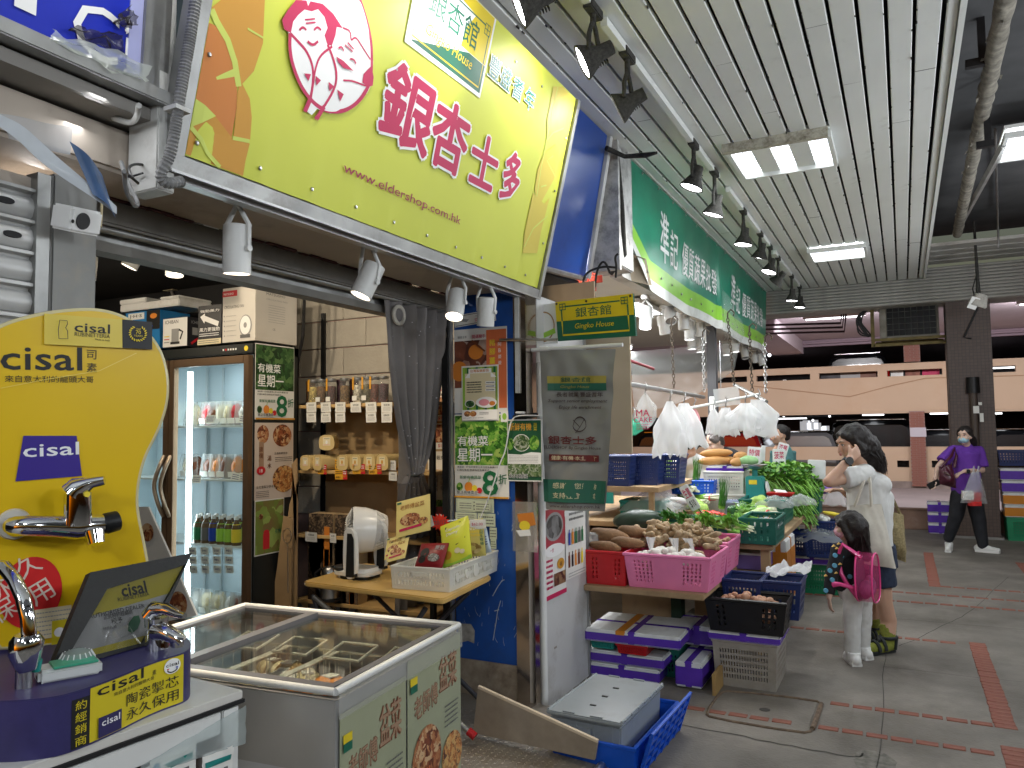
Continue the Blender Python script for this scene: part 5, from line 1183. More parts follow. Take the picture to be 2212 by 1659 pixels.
# -- blue pillar between the shops
pi_=T__('blue_pillar','blue painted pillar with a mirrored corner and white side panel between the shops','pillar',(-2.05,4.2,0))
def Q(x,y,z):return V((x+2.05,y-4.2,z))
MB().bb(Q(-2.3,3.815,0),Q(-1.85,4.64,2.33)).B_('core','dark_void',pi_)
MB().bb(Q(-2.3,3.8,.28),Q(-1.915,3.814,2.345)).B_('blue_panel','blue_paint',pi_);MB().bb(Q(-2.3,3.802,.02),Q(-1.915,3.814,.278)).B_('base_board',mat('worn_board',(.4,.33,.25),.7,var=.2,vs=6,dirt=(.15,.1,.07),ds=8),pi_)
mb=MB().bb(Q(-1.913,3.792,.0),Q(-1.836,3.803,2.335)).bb(Q(-1.848,3.804,0),Q(-1.836,3.93,2.335));mb.B_('metal_corner',mat('mirror_steel',(.6,.52,.45),.12,1.,var=.12,vs=3,bump=.12,bs=5,dirt=(.3,.24,.2),ds=4,damt=.35),pi_)
MB().bb(Q(-1.85,3.93,.0),Q(-1.832,4.65,2.32)).B_('white_panel',mat('dirty_panel',(.56,.56,.56),.4,var=.06,vs=2,dirt=(.28,.24,.21),ds=3.5,damt=.36),pi_)
MB().bb(Q(-1.832,4.63,0),Q(-1.82,4.66,2.32)).B_('edge_strip','alu',pi_)
rs=random.Random(31);p=Print(.0015,.0001)
for i in range(46):
 x,z=rs.uniform(-2.28,-1.93),rs.uniform(.35,1.2);a=rs.uniform(1,2.2);l=rs.uniform(.008,.05)
 p.line([(x,z),(x+l*cos(a)*.6+rs.uniform(-.004,.004),z+l*.5),(x+l*cos(a),z+l)],lambda t:.0022*(1-.6*t),mat('scratch',(.5,.55,.6),.6).name)
for pts in([(-2.06,.4),(-2.04,.5),(-2.03,.56),(-2.01,.62)],[(-2.06,.64),(-2.03,.69),(-2.0,.73),(-1.985,.735)],[(-2.05,.56),(-2.02,.57)]):p.line(pts,.004,'scratch')
p.poly([(-2.285,.36),(-2.28,.47),(-2.2,.475),(-2.175,.44),(-2.18,.37),(-2.22,.38)],mat('bare_patch',(.35,.33,.3),.7,var=.3,vs=30).name)
p.B_(pi_,'scuffs',mtx=Matrix.Translation(Q(0,3.8,0))@Matrix.Rotation(pi/2,4,'X'))
p=Print(.0015,.0001)
for i in range(5):p.rect(4.0+.13*i,.93+.03*i,4.07+.13*i,.945+.03*i,'p_mid')
for y0,y1,z in((4.15,4.55,.86),(4.1,4.14,.3)):p.rect(y0,z,y1,z+.012,mat('stain',(.3,.27,.24),.7).name)
p.B_(pi_,'tape_marks',mtx=Matrix(((0,0,1,.2185),(1,0,0,-4.2),(0,1,0,0),(0,0,0,1))))
t=T__('pvc_pipe','white plastic pipe standing beside the white panel of the blue pillar','pipe',(-1.80,3.9,0));MB().tb_([(0,0,0),(0,0,1.97)],.018,12).B_('pipe','white_plastic',t,smooth=60);MB().cyl((0,0,1.93),(0,0,2.0),.024,n=12).B_('tee_joint','white_plastic',t,smooth=60);MB().cyl((0,0,1.62),(0,0,1.68),.022,n=12).B_('coupling','white_plastic',t,smooth=60)
# posters on the blue pillar
YB=3.792
M,w,h=yframe(982,704,1095,893,YB);t=st__('poster','orange pork knuckle poster at the top of the blue pillar, partly covered','poster',M,w,h,'paper')
p=Print(.0018);p.rect(.01*w,.3*h,.62*w,.86*h,ph_('ph_pork',[(.06,.02,.015),(.2,.06,.03),(.4,.3,.25)],12).name);p.disc(.42*w,.72*h,.14*w,.09*h,'s_dorange');p.disc(.1*w,.5*h,.16*w,.12*h,'s_dorange');p.rect(.62*w,.05*h,w*.99,.97*h,mat('po_orange',(.65,.16,.06),.45).name);p.vtext('豬腳薑',.73*w,.78*h,.075*h,'p_yellow',1.4,.03);p.vtext('阿B婆婆',.87*w,.77*h,.045*h,'s_white',1.6);p.text('銀杏士多',.08*w,.89*h,.03*h,'p_mid',bold=.02);p.text('開運豬手',.36*w,.88*h,.045*h,'s_mag',bold=.02,w=.25*w);p.line([(.35*w,.86*h),(.6*w,.72*h)],.03*w,'p_brown');p.B_(t)
M,w,h=yframe(998,787,1077,910,YB-.004);t=st__('poster','green striped storage bag poster lying over the orange one on the blue pillar','poster',M,w,h,'paper')
p=Print(.0018,.0003);p.rect(.03*w,.2*h,.97*w,.97*h,mat('stripe_a',(.25,.4,.06),.45).name)
for i in range(8):p.rect((.03+.12*i)*w,.2*h,(.09+.12*i)*w,.97*h,'p_green'if i%2 else'p_lgreen')
p.rect(.1*w,.3*h,.92*w,.86*h,'p_cream');p.poly([(.1*w,.78*h),(.2*w,.86*h),(.2*w,.94*h),(.82*w,.94*h),(.82*w,.86*h),(.95*w,.78*h),(.8*w,.78*h),(.8*w,.86*h),(.24*w,.86*h),(.24*w,.78*h)],'s_white');p.text('台灣製鎖鮮袋',.5*w,.875*h,.055*h,'s_dorange',w=.5*w,al='C',bold=.03);p.fine(.15*w,.5*h,.55*w,.72*h,5,'p_black',.5)
for i in range(3):p.rect(.66*w,(.66-.065*i)*h,.92*w,(.705-.065*i)*h,'s_white');p.fine(.68*w,(.665-.065*i)*h,.9*w,(.7-.065*i)*h,1,'p_black',.5)
p.disc(.24*w,.31*h,.14*w,.07*h,'s_white');p.disc(.24*w,.31*h,.12*w,.06*h,dark_leaf.name);p.disc(.68*w,.33*h,.28*w,.1*h,'s_white');p.disc(.62*w,.33*h,.14*w,.06*h,'p_pink');p.disc(.84*w,.31*h,.08*w,.04*h,'s_dorange');p.rect(.03*w,.02*h,.97*w,.2*h,'s_white');p.disc(.17*w,.13*h,.09*w,.05*h,food2.name);p.disc(.33*w,.13*h,.09*w,.05*h,food2.name);p.fine(.5*w,.11*h,.75*w,.16*h,2,'p_mid');p.text('www.eldershop.com.hk',.06*w,.045*h,.02*h,'p_black',w=.55*w,bold=.02);p.B_(t)
M,w,h=yframe(983,893,1098,1074,YB-.002);t=st__('poster','bright leafy organic vegetables poster with a big green 8 on the blue pillar','poster',M,w,h,'paper');organic(t,w,h)
MB().pm_([(.87*w,.9*h),(1.0*w,.9*h),(1.0*w,1.03*h),(.87*w,1.03*h)],.002,.0035).B_('leaf_badge','p_white',t);p=Print(.0038);p.disc(.935*w,.965*h,.04*w,.04*h,'p_lgreen');p.B_(t)
M,w,h=yframe(1097,905,1170,1039,3.786);t=st__('poster','dark green farm poster beside the white pipe, right of the organic one','poster',M,w,h,'paper')
p=Print(.0018);p.rect(.02*w,.02*h,.98*w,.98*h,mat('po_green',(.02,.1,.045),.4).name);p.text('新鮮有機',.05*w,.82*h,.12*h,'s_orange',w=.66*w,bold=.03);p.vtext('蔬菜',.82*w,.88*h,.06*h,'s_yel',1.1);p.disc(.42*w,.62*h,.25*w,.14*h,'s_white');p.disc(.42*w,.62*h,.235*w,.13*h,field.name);p.disc(.78*w,.62*h,.15*w,.12*h,green_leaf.name);p.disc(.1*w,.6*h,.1*w,.1*h,green_leaf.name);p.poly([(.02*w,.28*h),(.98*w,.28*h),(.98*w,.46*h),(.7*w,.47*h),(.4*w,.43*h),(.02*w,.44*h)],'s_white');p.fine(.06*w,.3*h,.9*w,.42*h,5,'p_grey',.35);p.rect(.02*w,.08*h,.98*w,.28*h,field.name);p.text('樂活有機農莊',.05*w,.05*h,.07*h,'s_white',w=.55*w,bold=.08);p.text('樂活有機農莊',.05*w,.053*h,.065*h,'p_black',w=.54*w,bold=.02);p.B_(t)
M,w,h=yframe(983,668,1072,708,YB);M=M@Matrix.Rotation(.08,4,'Z');t=st__('notice','white camera warning notice above the posters on the blue pillar','notice',M,w,h*.8,'paper');p=Print(.0018);p.frame(.03*w,.08*h,.97*w,.72*h,.004,'p_mid');p.poly([(.08*w,.4*h),(.14*w,.55*h),(.36*w,.4*h),(.3*w,.24*h)],'p_grey');p.text('警告',.78*w,.5*h,.16*h,'p_mid',al='C',bold=.02);p.text('WARNING',.6*w,.5*h,.08*h,'p_mid',al='C');p.fine(.5*w,.15*h,.92*w,.4*h,2,'p_magenta',.5);p.B_(t)
# cluster of handwritten tags, hooked package, wire
for i,(u0,v0,u1,v1,lab,m)in enumerate(((985,1078,1067,1105,'pale green tag strip','soft'),(990,1082,1022,1101,'handwritten white tag left on the green strip','paper'),(1026,1084,1060,1104,'handwritten white tag right on the green strip','paper'),(984,1108,1030,1124,'green farm tag, left','soft'),(1032,1110,1070,1136,'green farm tag, right','soft'),(1058,1140,1073,1164,'small farm tag at the right edge','soft'),(1060,1165,1072,1185,'lowest small tag at the right edge','soft'))):
 M,w,h=yframe(u0,v0,u1,v1,YB-.003-.003*i);t=st__('price_tag',lab+' on the blue pillar','price tag',M,w,h,mat('soft',(.55,.6,.45),.5),'tags on the blue pillar');p=Print(.0018);p.fine(.1*w,.1*h,.9*w,.85*h,3,'p_mid',.4);p.B_(t)
t=T__('white_wire','thin white cable looping down in front of the pillar posters','cable',tuple(oy(1118,900,3.77)));q0=V(t.location)
MB().tb_([oy(u,v,3.76)-q0 for u,v in chaikin([(1165,898),(1120,897),(1105,905),(1098,935),(1092,975),(1080,1000),(1070,1035),(1050,1090),(1035,1125)],3,False)],.004,6).B_('wire','white_plastic',t,smooth=60)
t=T__('power_strip','black power strip hung above the farm poster by the white pipe','power strip',tuple(oy(1135,899,3.79)));MB().box((0,0,0),(.14,.04,.025),Euler((0,-.08,0)).to_matrix()).B_('strip','p_black',t,bevel=.004);MB().box((-.03,-.0,.02),(.05,.03,.012)).B_('plug','white_plastic',t,bevel=.003)
M,w,h=yframe(1108,1085,1160,1190,3.784);t=st__('hook_bag','clear hanging bag with red and yellow cards on the metal pillar corner','bag',M,w,h,sr('poly',(.6,.56,.5),.35,.2));p=Print(.002);p.poly([(.2*w,.75*h),(.85*w,.8*h),(.95*w,.55*h),(.6*w,.5*h),(.25*w,.6*h)],'s_dorange');p.disc(.5*w,.52*h,.22*w,.1*h,'p_yellow');p.poly([(.15*w,.42*h),(.7*w,.45*h),(.75*w,.33*h),(.3*w,.3*h)],'s_white');p.B_(t)
# posters on the white side panel
M,w,h=xframe(1176,1105,1222,1300,-1.822)
for u0,u1,v0,v1,lab,k in((1176,1224,1100,1303,'red snack poster with a speech bubble on the white panel, left of two',0),(1224,1267,1100,1255,'white poster with rows of bottles on the white panel, right of two',1)):
 a=ox(u0,v1,-1.82);b=ox(u1,1150,-1.82);c=ox(u0,v0,-1.82);w,h=b.y-a.y,c.z-a.z
 M=Matrix(((0,0,1,-1.829),(1,0,0,a.y),(0,1,0,a.z),(0,0,0,1)));t=st__('poster',lab,'poster',M,w,h,'paper');p=Print(.0018)
 if k==0:
  p.rect(.05*w,.55*h,.98*w,.98*h,mat('po_red',(.4,.04,.06),.4).name);p.disc(.5*w,.78*h,.4*w,.16*h,'p_grey');p.disc(.5*w,.78*h,.34*w,.13*h,ph_('ph_dark',[(.02,.02,.02),(.1,.1,.1),(.3,.3,.3)],15).name);p.disc(.5*w,.52*h,.42*w,.07*h,'s_white');p.text('一食',.3*w,.5*h,.05*h,'p_magenta');p.rect(0,0,w,.05*h,'s_mag');p.fine(.08*w,.1*h,.4*w,.45*h,6,'p_magenta',.5);p.disc(.75*w,.35*h,.16*w,.06*h,'s_orange');p.text('48',.75*w,.32*h,.05*h,'p_black',al='C');p.rect(.45*w,.12*h,.95*w,.26*h,ph_('ph_choc',[(.05,.01,.01),(.15,.05,.03),(.3,.2,.1)],20).name)
 else:
  p.rect(0,.9*h,w,.97*h,'p_white');p.fine(.2*w,.8*h,.9*w,.95*h,2,'p_mid',.5)
  for r in range(2):
   for i,m in enumerate(('p_blue','p_orange','p_green','p_mid','p_green')if r else('p_brown','p_black','p_orange','p_brown','p_yellow')):x0=(.14+.15*i)*w;z0=(.16+.32*r)*h;p.rect(x0,z0,x0+.09*w,z0+.17*h,m);p.rect(x0+.025*w,z0+.17*h,x0+.065*w,z0+.22*h,m)
  p.fine(.1*w,.02*h,.9*w,.1*h,2,'p_grey',.4)
 p.B_(t)
 # -- folding table with fan and snack basket
TK=.9277;TZ=.78
ft=T__('folding_table','wooden folding table with grey tube legs and red feet in the shop entrance','table',(-2.58*TK,3.66*TK,ZF))
c4=[V((-3.05,3.37))*TK,V((-2.07,3.3))*TK,V((-2.15,3.96))*TK,V((-3.1,4.0))*TK]
pl4=chaikin([tuple(p-V((-2.58,3.66))*TK)for p in c4],1);pl4=[]
for i in range(4):
 p0,p1,p2=c4[i-1]-V((-2.58,3.66))*TK,c4[i]-V((-2.58,3.66))*TK,c4[(i+1)%4]-V((-2.58,3.66))*TK
 for k in range(5):s=k/4;pl4.append(tuple((p1+(p0-p1).normalized()*.04)*(1-s)**2+p1*2*s*(1-s)+(p1+(p2-p1).normalized()*.04)*s*s))
MB().pm_(pl4,TZ-.026-ZF,TZ-ZF).B_('tabletop','wood_table',ft,bevel=.006)
mat('leg_grey',(.07,.07,.08),.4,.5);
fe=oz(1022,1588,.115)-V((-2.58*TK,3.66*TK,ZF))
for pts in([(-.42,-.2,.6),(-.2,-.2,.0)],[(.3,-.22,.6),(-.15,-.2,.0)],[(.3,.2,.6),(-.35,.22,0)],[(-.42,.2,.6),tuple(fe+V((-.06,.3,0)))]):MB().tb_(pts,.013,8).B_('leg','leg_grey',ft,smooth=60)
l_=MB().tb_([V((-.38,-.24,.6)),fe],.014,10).B_('leg','steel_dull',ft,smooth=60);d=(fe-V((-.38,-.24,.6))).normalized();MB().tb_([fe-d*.03,fe+d*.012],.02,10).B_('foot','red_plastic',l_,smooth=60)
# fan
fn=T__('desk_fan','white air circulating fan with a round ribbed head on the folding table','fan',(-2.82*TK,3.6*TK,TZ),rot=(0,0,0));fn.scale=(TK,)*3
ax=(-RT*.93-FW*.3+V((0,0,.12))).normalized();R=frame(ax,V((0,0,1))).to_4x4();hc=V((.02,.0,.27))
T_=Matrix.Translation(hc)@R
mat('fan_white',(.78,.77,.74),.25,coat=.3)
MB().lt([(.115,.07),(.125,.075),(.13,.06),(.13,-.0),(.118,-.06),(.108,-.062)],36,T_,cap=False).B_('drum','fan_white',fn,smooth=50)
MB().lt([(0,-.1),(.05,-.1),(.1,-.06),(.108,-.05)],28,T_,cap=False).B_('motor_cover',mat('fan_dim',(.3,.3,.3),.5),fn,smooth=50)
mb=MB()
for i in range(30):
 a=i*2*pi/30;mb.tb_([T_@V((.028*cos(a-.5),.028*sin(a-.5),.09)),T_@V((.07*cos(a-.15),.07*sin(a-.15),.098)),T_@V((.117*cos(a),.117*sin(a),.075))],.0028,5)
mb.B_('front_grille','fan_white',fn,kind='stuff')
mb=MB()
for i in range(12):mb.tb_([T_@V((r_*cos(k*pi/14),r_*sin(k*pi/14),-.06-i*.006))for k in range(28)for r_ in(.118-.004*i*.6,)],.0022,4,closed=True)
mb.B_('rear_grille','fan_white',fn,kind='stuff')
MB().lt([(0,.1),(.028,.098),(.03,.085)],18,T_,cap=False).B_('hub','fan_white',fn,smooth=40)
bl=MB()
for i in range(5):
 a=i*2*pi/5;bl.poly([T_@V((.02*cos(a),.02*sin(a),.02)),T_@V((.105*cos(a-.4),.105*sin(a-.4),.0)),T_@V((.108*cos(a+.2),.108*sin(a+.2),.02)),T_@V((.1*cos(a+.6),.1*sin(a+.6),.045)),T_@V((.02*cos(a+.7),.02*sin(a+.7),.04))])
bl.B_('blades','fan_dim',fn)
MB().pm_(chaikin([(-.13,-.09),(.1,-.1),(.12,0),(.1,.1),(-.13,.09),(-.17,0)],2),.0,.06).B_('base','fan_white',fn,bevel=.02,seg=3,smooth=50)
MB().pm_(chaikin([(-.12,-.085),(.09,-.09),(.11,0),(.09,.09),(-.12,.085)],2),-.001,.014).B_('foot_ring','p_black',fn)
MB().sph((-.1,-.04,.055),(.05,.045,.02),nu=14,nv=8).B_('control_panel','p_black',fn,smooth=60)
for s in(-1,1):
 y=s*.14;a=MB();pf=chaikin([(-.0,.02),(.09,.02),(.085,.25),(.06,.3),(.02,.3),(.0,.25)],2);a.pm_(pf,-.014,.014,Matrix.Translation((.0,y,0))@Matrix.Rotation(pi/2,4,'X'));o=a.B_('arm','fan_white',fn,smooth=40)
 MB().pm_([(.02+.0,.03),(.078,.03),(.075,.24),(.06,.27),(.03,.27)],-.016,.016,Matrix.Translation((.0,y,0))@Matrix.Rotation(pi/2,4,'X')).B_('arm_inset','p_black',o)
 # snack basket
def crate(name,lab,cat,M,lx,ly,h,m,win=None,tp=.93,rim=.012,grp=None,hole=None,nx=9,nz=5,wl=.55,solid=None,t=.003,ny=None,floor=True,z0=.16,z1=.86):
 """open plastic crate: four lattice walls on a floor, thick rim"""
 tt=T__(name,lab,cat,group=grp,mtx=M)if not isinstance(M,tuple)else T__(name,lab,cat,M,group=grp)
 bx,by=lx/2*tp,ly/2*tp;X,Y=lx/2,ly/2
 mb=MB()
 def xs(n,length):
  q=[0,.06];s_=(.88)/n
  for i in range(n):q+=[.06+s_*i+s_*(1-wl),.06+s_*(i+1)]if i else[.06+s_*(1-wl)*.3,.06+s_]
  q+=[.94+1e-4,1.];return sorted(set(round(a,4)for a in q))
 def zs(n):
  q=[0];s_=(z1-z0)/n
  for i in range(n):q+=[z0+s_*i+s_*.18,z0+s_*i+s_*.82]
  return q+[1]
 for k,(a,b,c,d,n)in enumerate((((-bx,-by),(bx,-by),(X,-Y),(-X,-Y),nx),((bx,-by),(bx,by),(X,Y),(X,-Y),ny or max(3,int(nx*ly/lx))),((bx,by),(-bx,by),(-X,Y),(X,Y),nx),((-bx,by),(-bx,-by),(-X,-Y),(-X,Y),ny or max(3,int(nx*ly/lx))))):
  x_=xs(n,1);z_=zs(nz)
  def hl(i,j,x_=x_,z_=z_):
   if j%2==0:return False
   xm_=(x_[i]+x_[i+1])/2;wdt=x_[i+1]-x_[i]
   if xm_<.06 or xm_>.94:return False
   if solid and solid(xm_,(z_[j]+z_[j+1])/2,k):return False
   return i%2==1 and True
  mb.lattice((*a,0),(*b,0),(*c,h),(*d,h),x_,z_,hl,t)
 if floor:mb.bb((-bx+.002,-by+.002,.004),(bx-.002,by-.002,.008))
 mb.B_('crate_wall',m,tt,kind='stuff')
 MB().tb_([(X,Y,h),(-X,Y,h),(-X,-Y,h),(X,-Y,h)],rim,6,closed=True).B_('rim',m,tt,smooth=40)
 return tt
bd=(V((-2.19,4.09))-V((-2.12,3.41))).normalized();ang=atan2(bd.y,bd.x)-pi/2
bk_=crate('snack_basket','white plastic basket full of snack packets on the folding table','basket',Matrix.Translation((-2.325*TK,3.75*TK,TZ+.001))@Matrix.Rotation(ang,4,'Z')@Matrix.Scale(TK,4),.345,.66,.115,'clear_basket',nx=16,nz=2,tp=.97,rim=.008,wl=.6)
mb=MB()
for i in range(5):mb.lt([(.03,0),(.034,.003),(.034,.006),(.03,.008)],18,Matrix.Translation((.171,-.24+.12*i,.06))@Matrix.Rotation(pi/2,4,'Y'),sx=1.1 if i==2 else .7,sy=1.1 if i==2 else .7)
mb.B_('ring_ornament','clear_basket',bk_,kind='stuff')
MB().bb((-.05,-.335,.07),(.05,-.328,.095)).B_('handle','clear_basket',bk_,bevel=.003)
def pouch(nm,lab,pts,y0,y1,m,draw,grp='packets in the snack basket',puff=.02):
 """snack pouch from its four corners in the photo (tl,tr,br,bl); y0 top distance, y1 bottom distance"""
 y0*=TK;y1*=TK;P=[oy(*pts[0],y0),oy(*pts[1],y0),oy(*pts[2],y1),oy(*pts[3],y1)]
 o_=P[3];X=(P[2]-P[3]);w=X.length;X.normalize();N=X.cross(P[0]-P[3]).normalized();Y=N.cross(X)
 h=((P[0]-P[3]).dot(Y)+(P[1]-P[2]).dot(Y))/2;sk=((P[0]-P[3]).dot(X))/h*0
 M=Matrix(((X.x,Y.x,N.x,o_.x),(X.y,Y.y,N.y,o_.y),(X.z,Y.z,N.z,o_.z),(0,0,0,1)))
 t=T__(nm,lab,'snack packet',group=grp,mtx=M);bul=lambda a,b:puff*(sin(pi*a)*sin(pi*b))**.6+.0015*noise.noise(V((a*6,b*6,w)))
 mb=MB();mb.sh__(lambda a,b:V((w*a,h*b,.001+bul(a,b))),12,12);mb.sh__(lambda a,b:V((w*(1-a),h*b,-.001-bul(a,b)*.7)),12,12);mb.B_('pouch',m,t,smooth=80)
 p=Print(.0022,.0004,lambda q:V((q.x,q.y,q.z+bul(min(1,max(0,q.x/w)),min(1,max(0,q.y/h))))));draw(p,w,h);p.B_(t);return t
def d_gold(p,w,h):p.text('老師傅盆菜',.12*w,.72*h,.14*h,mat('goldbrown',(.4,.18,.05),.4).name,w=.72*w,bold=.03);p.disc(.42*w,.42*h,.3*w,.17*h,food.name);p.disc(.8*w,.3*h,.14*w,.1*h,food2.name);p.poly([(.1*w,.13*h),(.75*w,.17*h),(.77*w,.24*h),(.1*w,.2*h)],'s_mag');p.rect(.03*w,.9*h,.16*w,.96*h,'s_dgreen')
mat('leaflet',(.72,.6,.22),.35)
pouch('leaflet','large yellow feast leaflet standing in the snack basket',[(822,1091),(888,1081),(930,1145),(856,1162)],3.62,3.55,'leaflet',d_gold,puff=.002)
pouch('leaflet','small yellow feast leaflet at the left corner of the snack basket',[(805,1186),(845,1158),(875,1205),(835,1215)],3.55,3.48,'leaflet',d_gold,puff=.002);pouch('leaflet','yellow feast leaflet tucked behind the small one at the left of the basket',[(808,1172),(850,1160),(870,1200),(830,1210)],3.57,3.5,'leaflet',d_gold,puff=.002)
def d_red(p,w,h):p.text('豐葵',.62*w,.68*h,.2*h,'p_grey',w=.3*w,bold=.02);p.disc(.3*w,.55*h,.17*w,.2*h,'p_black');p.disc(.25*w,.3*h,.14*w,.14*h,'p_black');p.disc(.66*w,.36*h,.2*w,.15*h,ph_('ph_seed',[(.03,.03,.03),(.2,.19,.17),(.4,.4,.38)],80).name)
pouch('snack_pouch','dark red sunflower seed pouch in the front of the snack basket',[(840,1190),(900,1148),(955,1228),(895,1228)],3.5,3.44,mat('pouch_red',(.2,.012,.015),.35),d_red)
def d_pop(p,w,h):p.poly([(.12*w,.45*h),(.2*w,.9*h),(.75*w,.92*h),(.88*w,.5*h),(.6*w,.38*h)],'p_black');p.text('Captain',.22*w,.76*h,.09*h,'s_white',w=.5*w,bold=.03);p.text('Danny',.25*w,.64*h,.09*h,'s_white',w=.42*w,bold=.03);p.text('Pop Pop Corn',.28*w,.53*h,.05*h,'s_yel',w=.4*w);p.disc(.25*w,.22*h,.14*w,.09*h,'s_orange');p.disc(.6*w,.25*h,.1*w,.06*h,'p_cream');p.disc(.75*w,.2*h,.08*w,.05*h,'p_cream');p.rect(.0,.0,w,.08*h,'p_lgreen')
pouch('snack_pouch','yellow popcorn pouch with a black label in the snack basket',[(915,1148),(965,1138),(1020,1205),(958,1228)],3.6,3.5,mat('pouch_yel',(.65,.68,.06),.3),d_pop)
def d_dur(p,w,h):p.poly([(0,.5*h),(w,.6*h),(w,.85*h),(0,.78*h)],'s_dorange');p.text('Freeze Dried',.3*w,.72*h,.07*h,'s_white',w=.65*w,bold=.04);p.text('Musang',.4*w,.62*h,.09*h,'p_yellow',w=.52*w,bold=.05);p.text('King Durian',.2*w,.52*h,.09*h,'p_yellow',w=.75*w,bold=.05);p.disc(.55*w,.22*h,.35*w,.16*h,ph_('ph_dur',[(.3,.2,.05),(.5,.38,.12),(.7,.6,.3)],40).name);p.vtext('貓山王榴槤',.93*w,.72*h,.09*h,'s_dgreen',1.2,.03)
pouch('snack_pouch','orange and yellow dried durian pouch standing in the far corner of the snack basket',[(988,1120),(1048,1125),(1050,1200),(990,1205)],3.86,3.84,mat('pouch_dur',(.62,.55,.16),.35),d_dur)
pouch('snack_pouch','white labelled orange packet between the popcorn and durian pouches',[(968,1160),(995,1150),(1010,1190),(985,1200)],3.7,3.66,'p_white',lambda p,w,h:(p.rect(0,.75*h,w,h,'s_orange'),p.fine(.1*w,.2*h,.9*w,.7*h,5,'p_grey')))
t=pouch('milk_carton','pale blue drink carton beside the durian pouch',[(1050,1140),(1060,1138),(1062,1192),(1050,1195)],3.88,3.87,mat('pale_blue',(.5,.6,.7),.4),lambda p,w,h:p.fine(.2*w,.3*h,.8*w,.7*h,4,'p_navy'),puff=.012)
for nm,lab,pts,m,tx in(('price_card','white card with red handwriting in the snack basket',[(890,1132),(925,1117),(938,1135),(902,1152)],'p_white','2包20元'),('price_card','white rounded card clipped to the durian pouch',[(1018,1122),(1052,1122),(1050,1142),(1016,1142)],'p_white','$62.00')):
 pouch(nm,lab,pts,3.6 if tx[0]=='2'else 3.84,3.59 if tx[0]=='2'else 3.84,m,lambda p,w,h,tx=tx:p.text(tx,.12*w,.3*h,.35*h,'p_magenta',w=.7*w),'price cards in the snack basket',.001)
st=Pl(oy(950,1128,3.62*TK),(1,0,0),(0,0,1));t=T__('star_tag','red starburst price tag standing in the snack basket','price tag',mtx=st.M())
MB().pm_([((.062 if k%2==0 else .043)*cos(k*pi/16),(.044 if k%2==0 else .03)*sin(k*pi/16))for k in range(32)],0,.002).B_('card',mat('neon_red',(.8,.05,.03),.4,emit=.0),t);p=Print(.0028);p.text('120/12',0,-.012,.022,'p_mid',al='C',a=.15);p.B_(t)
MB().tb_([(0,0,0),(.03,0,-.12)],.003,5).B_('stick','white_plastic',t)
# -- chest freezer
cf=T__('chest_freezer','white chest freezer with a sliding glass top and taped feast posters','freezer',(-1.93,2.03,0),radians(5))
hx,hy,zt_=.49,.385,.86
MB().bb((-hx+.015,-hy+.015,.06),(hx-.015,-hy+.03,.62)).bb((-hx+.015,hy-.03,.06),(hx-.015,hy-.015,.8)).bb((-hx+.015,-hy+.031,.06),(-hx+.03,hy-.031,.8)).bb((hx-.03,-hy+.031,.06),(hx-.015,hy-.031,.8)).bb((-hx+.031,-hy+.031,.06),(hx-.031,hy-.031,.42)).B_('cabinet',mat('freezer_white',(.6,.62,.66),.35,var=.04,vs=3),cf)
mb=MB();mb.bb((-hx,-hy,.62),(hx,-hy+.03,.82));mb.bb((-hx,hy-.03,.62),(hx,hy,.82));mb.bb((-hx,-hy+.0301,.62),(-hx+.03,hy-.0301,.82));mb.bb((hx-.03,-hy+.0301,.62),(hx,hy-.0301,.82));mb.B_('steel_band',mat('band_steel',(.42,.42,.42),.38,.5,var=.1,vs=3),cf)
mb=MB();
for a,b in(((-hx,-hy),(hx,-hy)),((hx,-hy),(hx,hy)),((hx,hy),(-hx,hy)),((-hx,hy),(-hx,-hy))):mb.tb_([(*a,.845),(*b,.845)],.011,8)
mb.B_('rim','white_paint',cf,smooth=50)
mb=MB().bb((-hx+.02,-hy+.02,.825),(hx-.02,-hy+.05,.85)).bb((-hx+.02,hy-.05,.825),(hx-.02,hy-.02,.85)).bb((-hx+.02,-hy+.05,.826),(-hx+.045,hy-.05,.849)).bb((hx-.045,-hy+.05,.826),(hx-.02,hy-.05,.849)).bb((-hx+.36,-hy+.05,.835),(-hx+.4,hy-.05,.858));mb.B_('lid_frame',mat('lid_grey',(.12,.12,.13),.35),cf)
MB().bb((-hx+.045,-hy+.05,.838),(hx-.045,hy-.05,.843)).B_('glass_lid',glass('freezer_glass',(.9,.92,.9),.10),cf)
MB().bb((-hx+.032,-hy+.032,.42),(hx-.032,hy-.032,.425)).B_('inner_floor',mat('inner_wht',(.6,.56,.5),.5),cf);
mb=MB()
for k in range(4):
 x0=-hx+.05+k*.225
 for z in(.72,.6,.48):mb.tb_([(x0,-hy+.06,z),(x0+.21,-hy+.06,z),(x0+.21,hy-.06,z),(x0,hy-.06,z)],.004 if z<.7 else .006,5,closed=True)
 for i in range(12):y0=-hy+.06+i*(2*hy-.12)/11;mb.tb_([(x0,y0,.72),(x0,y0,.42),(x0+.21,y0,.42),(x0+.21,y0,.72)],.0025,4)
 for i in range(5):xx=x0+.0525*i;mb.tb_([(xx,hy-.06,.72),(xx,hy-.06,.42)],.0025,4);mb.tb_([(xx,-hy+.06,.72),(xx,-hy+.06,.42)],.0025,4)
 mb.tb_([(x0+.03,hy-.2,.74),(x0+.18,hy-.2,.74),(x0+.18,hy-.07,.76),(x0+.03,hy-.07,.76)],.006,6,closed=True)
mb.B_('wire_baskets',mat('wire_white',(.62,.6,.52),.4),cf,kind='stuff')
rs=random.Random(5)
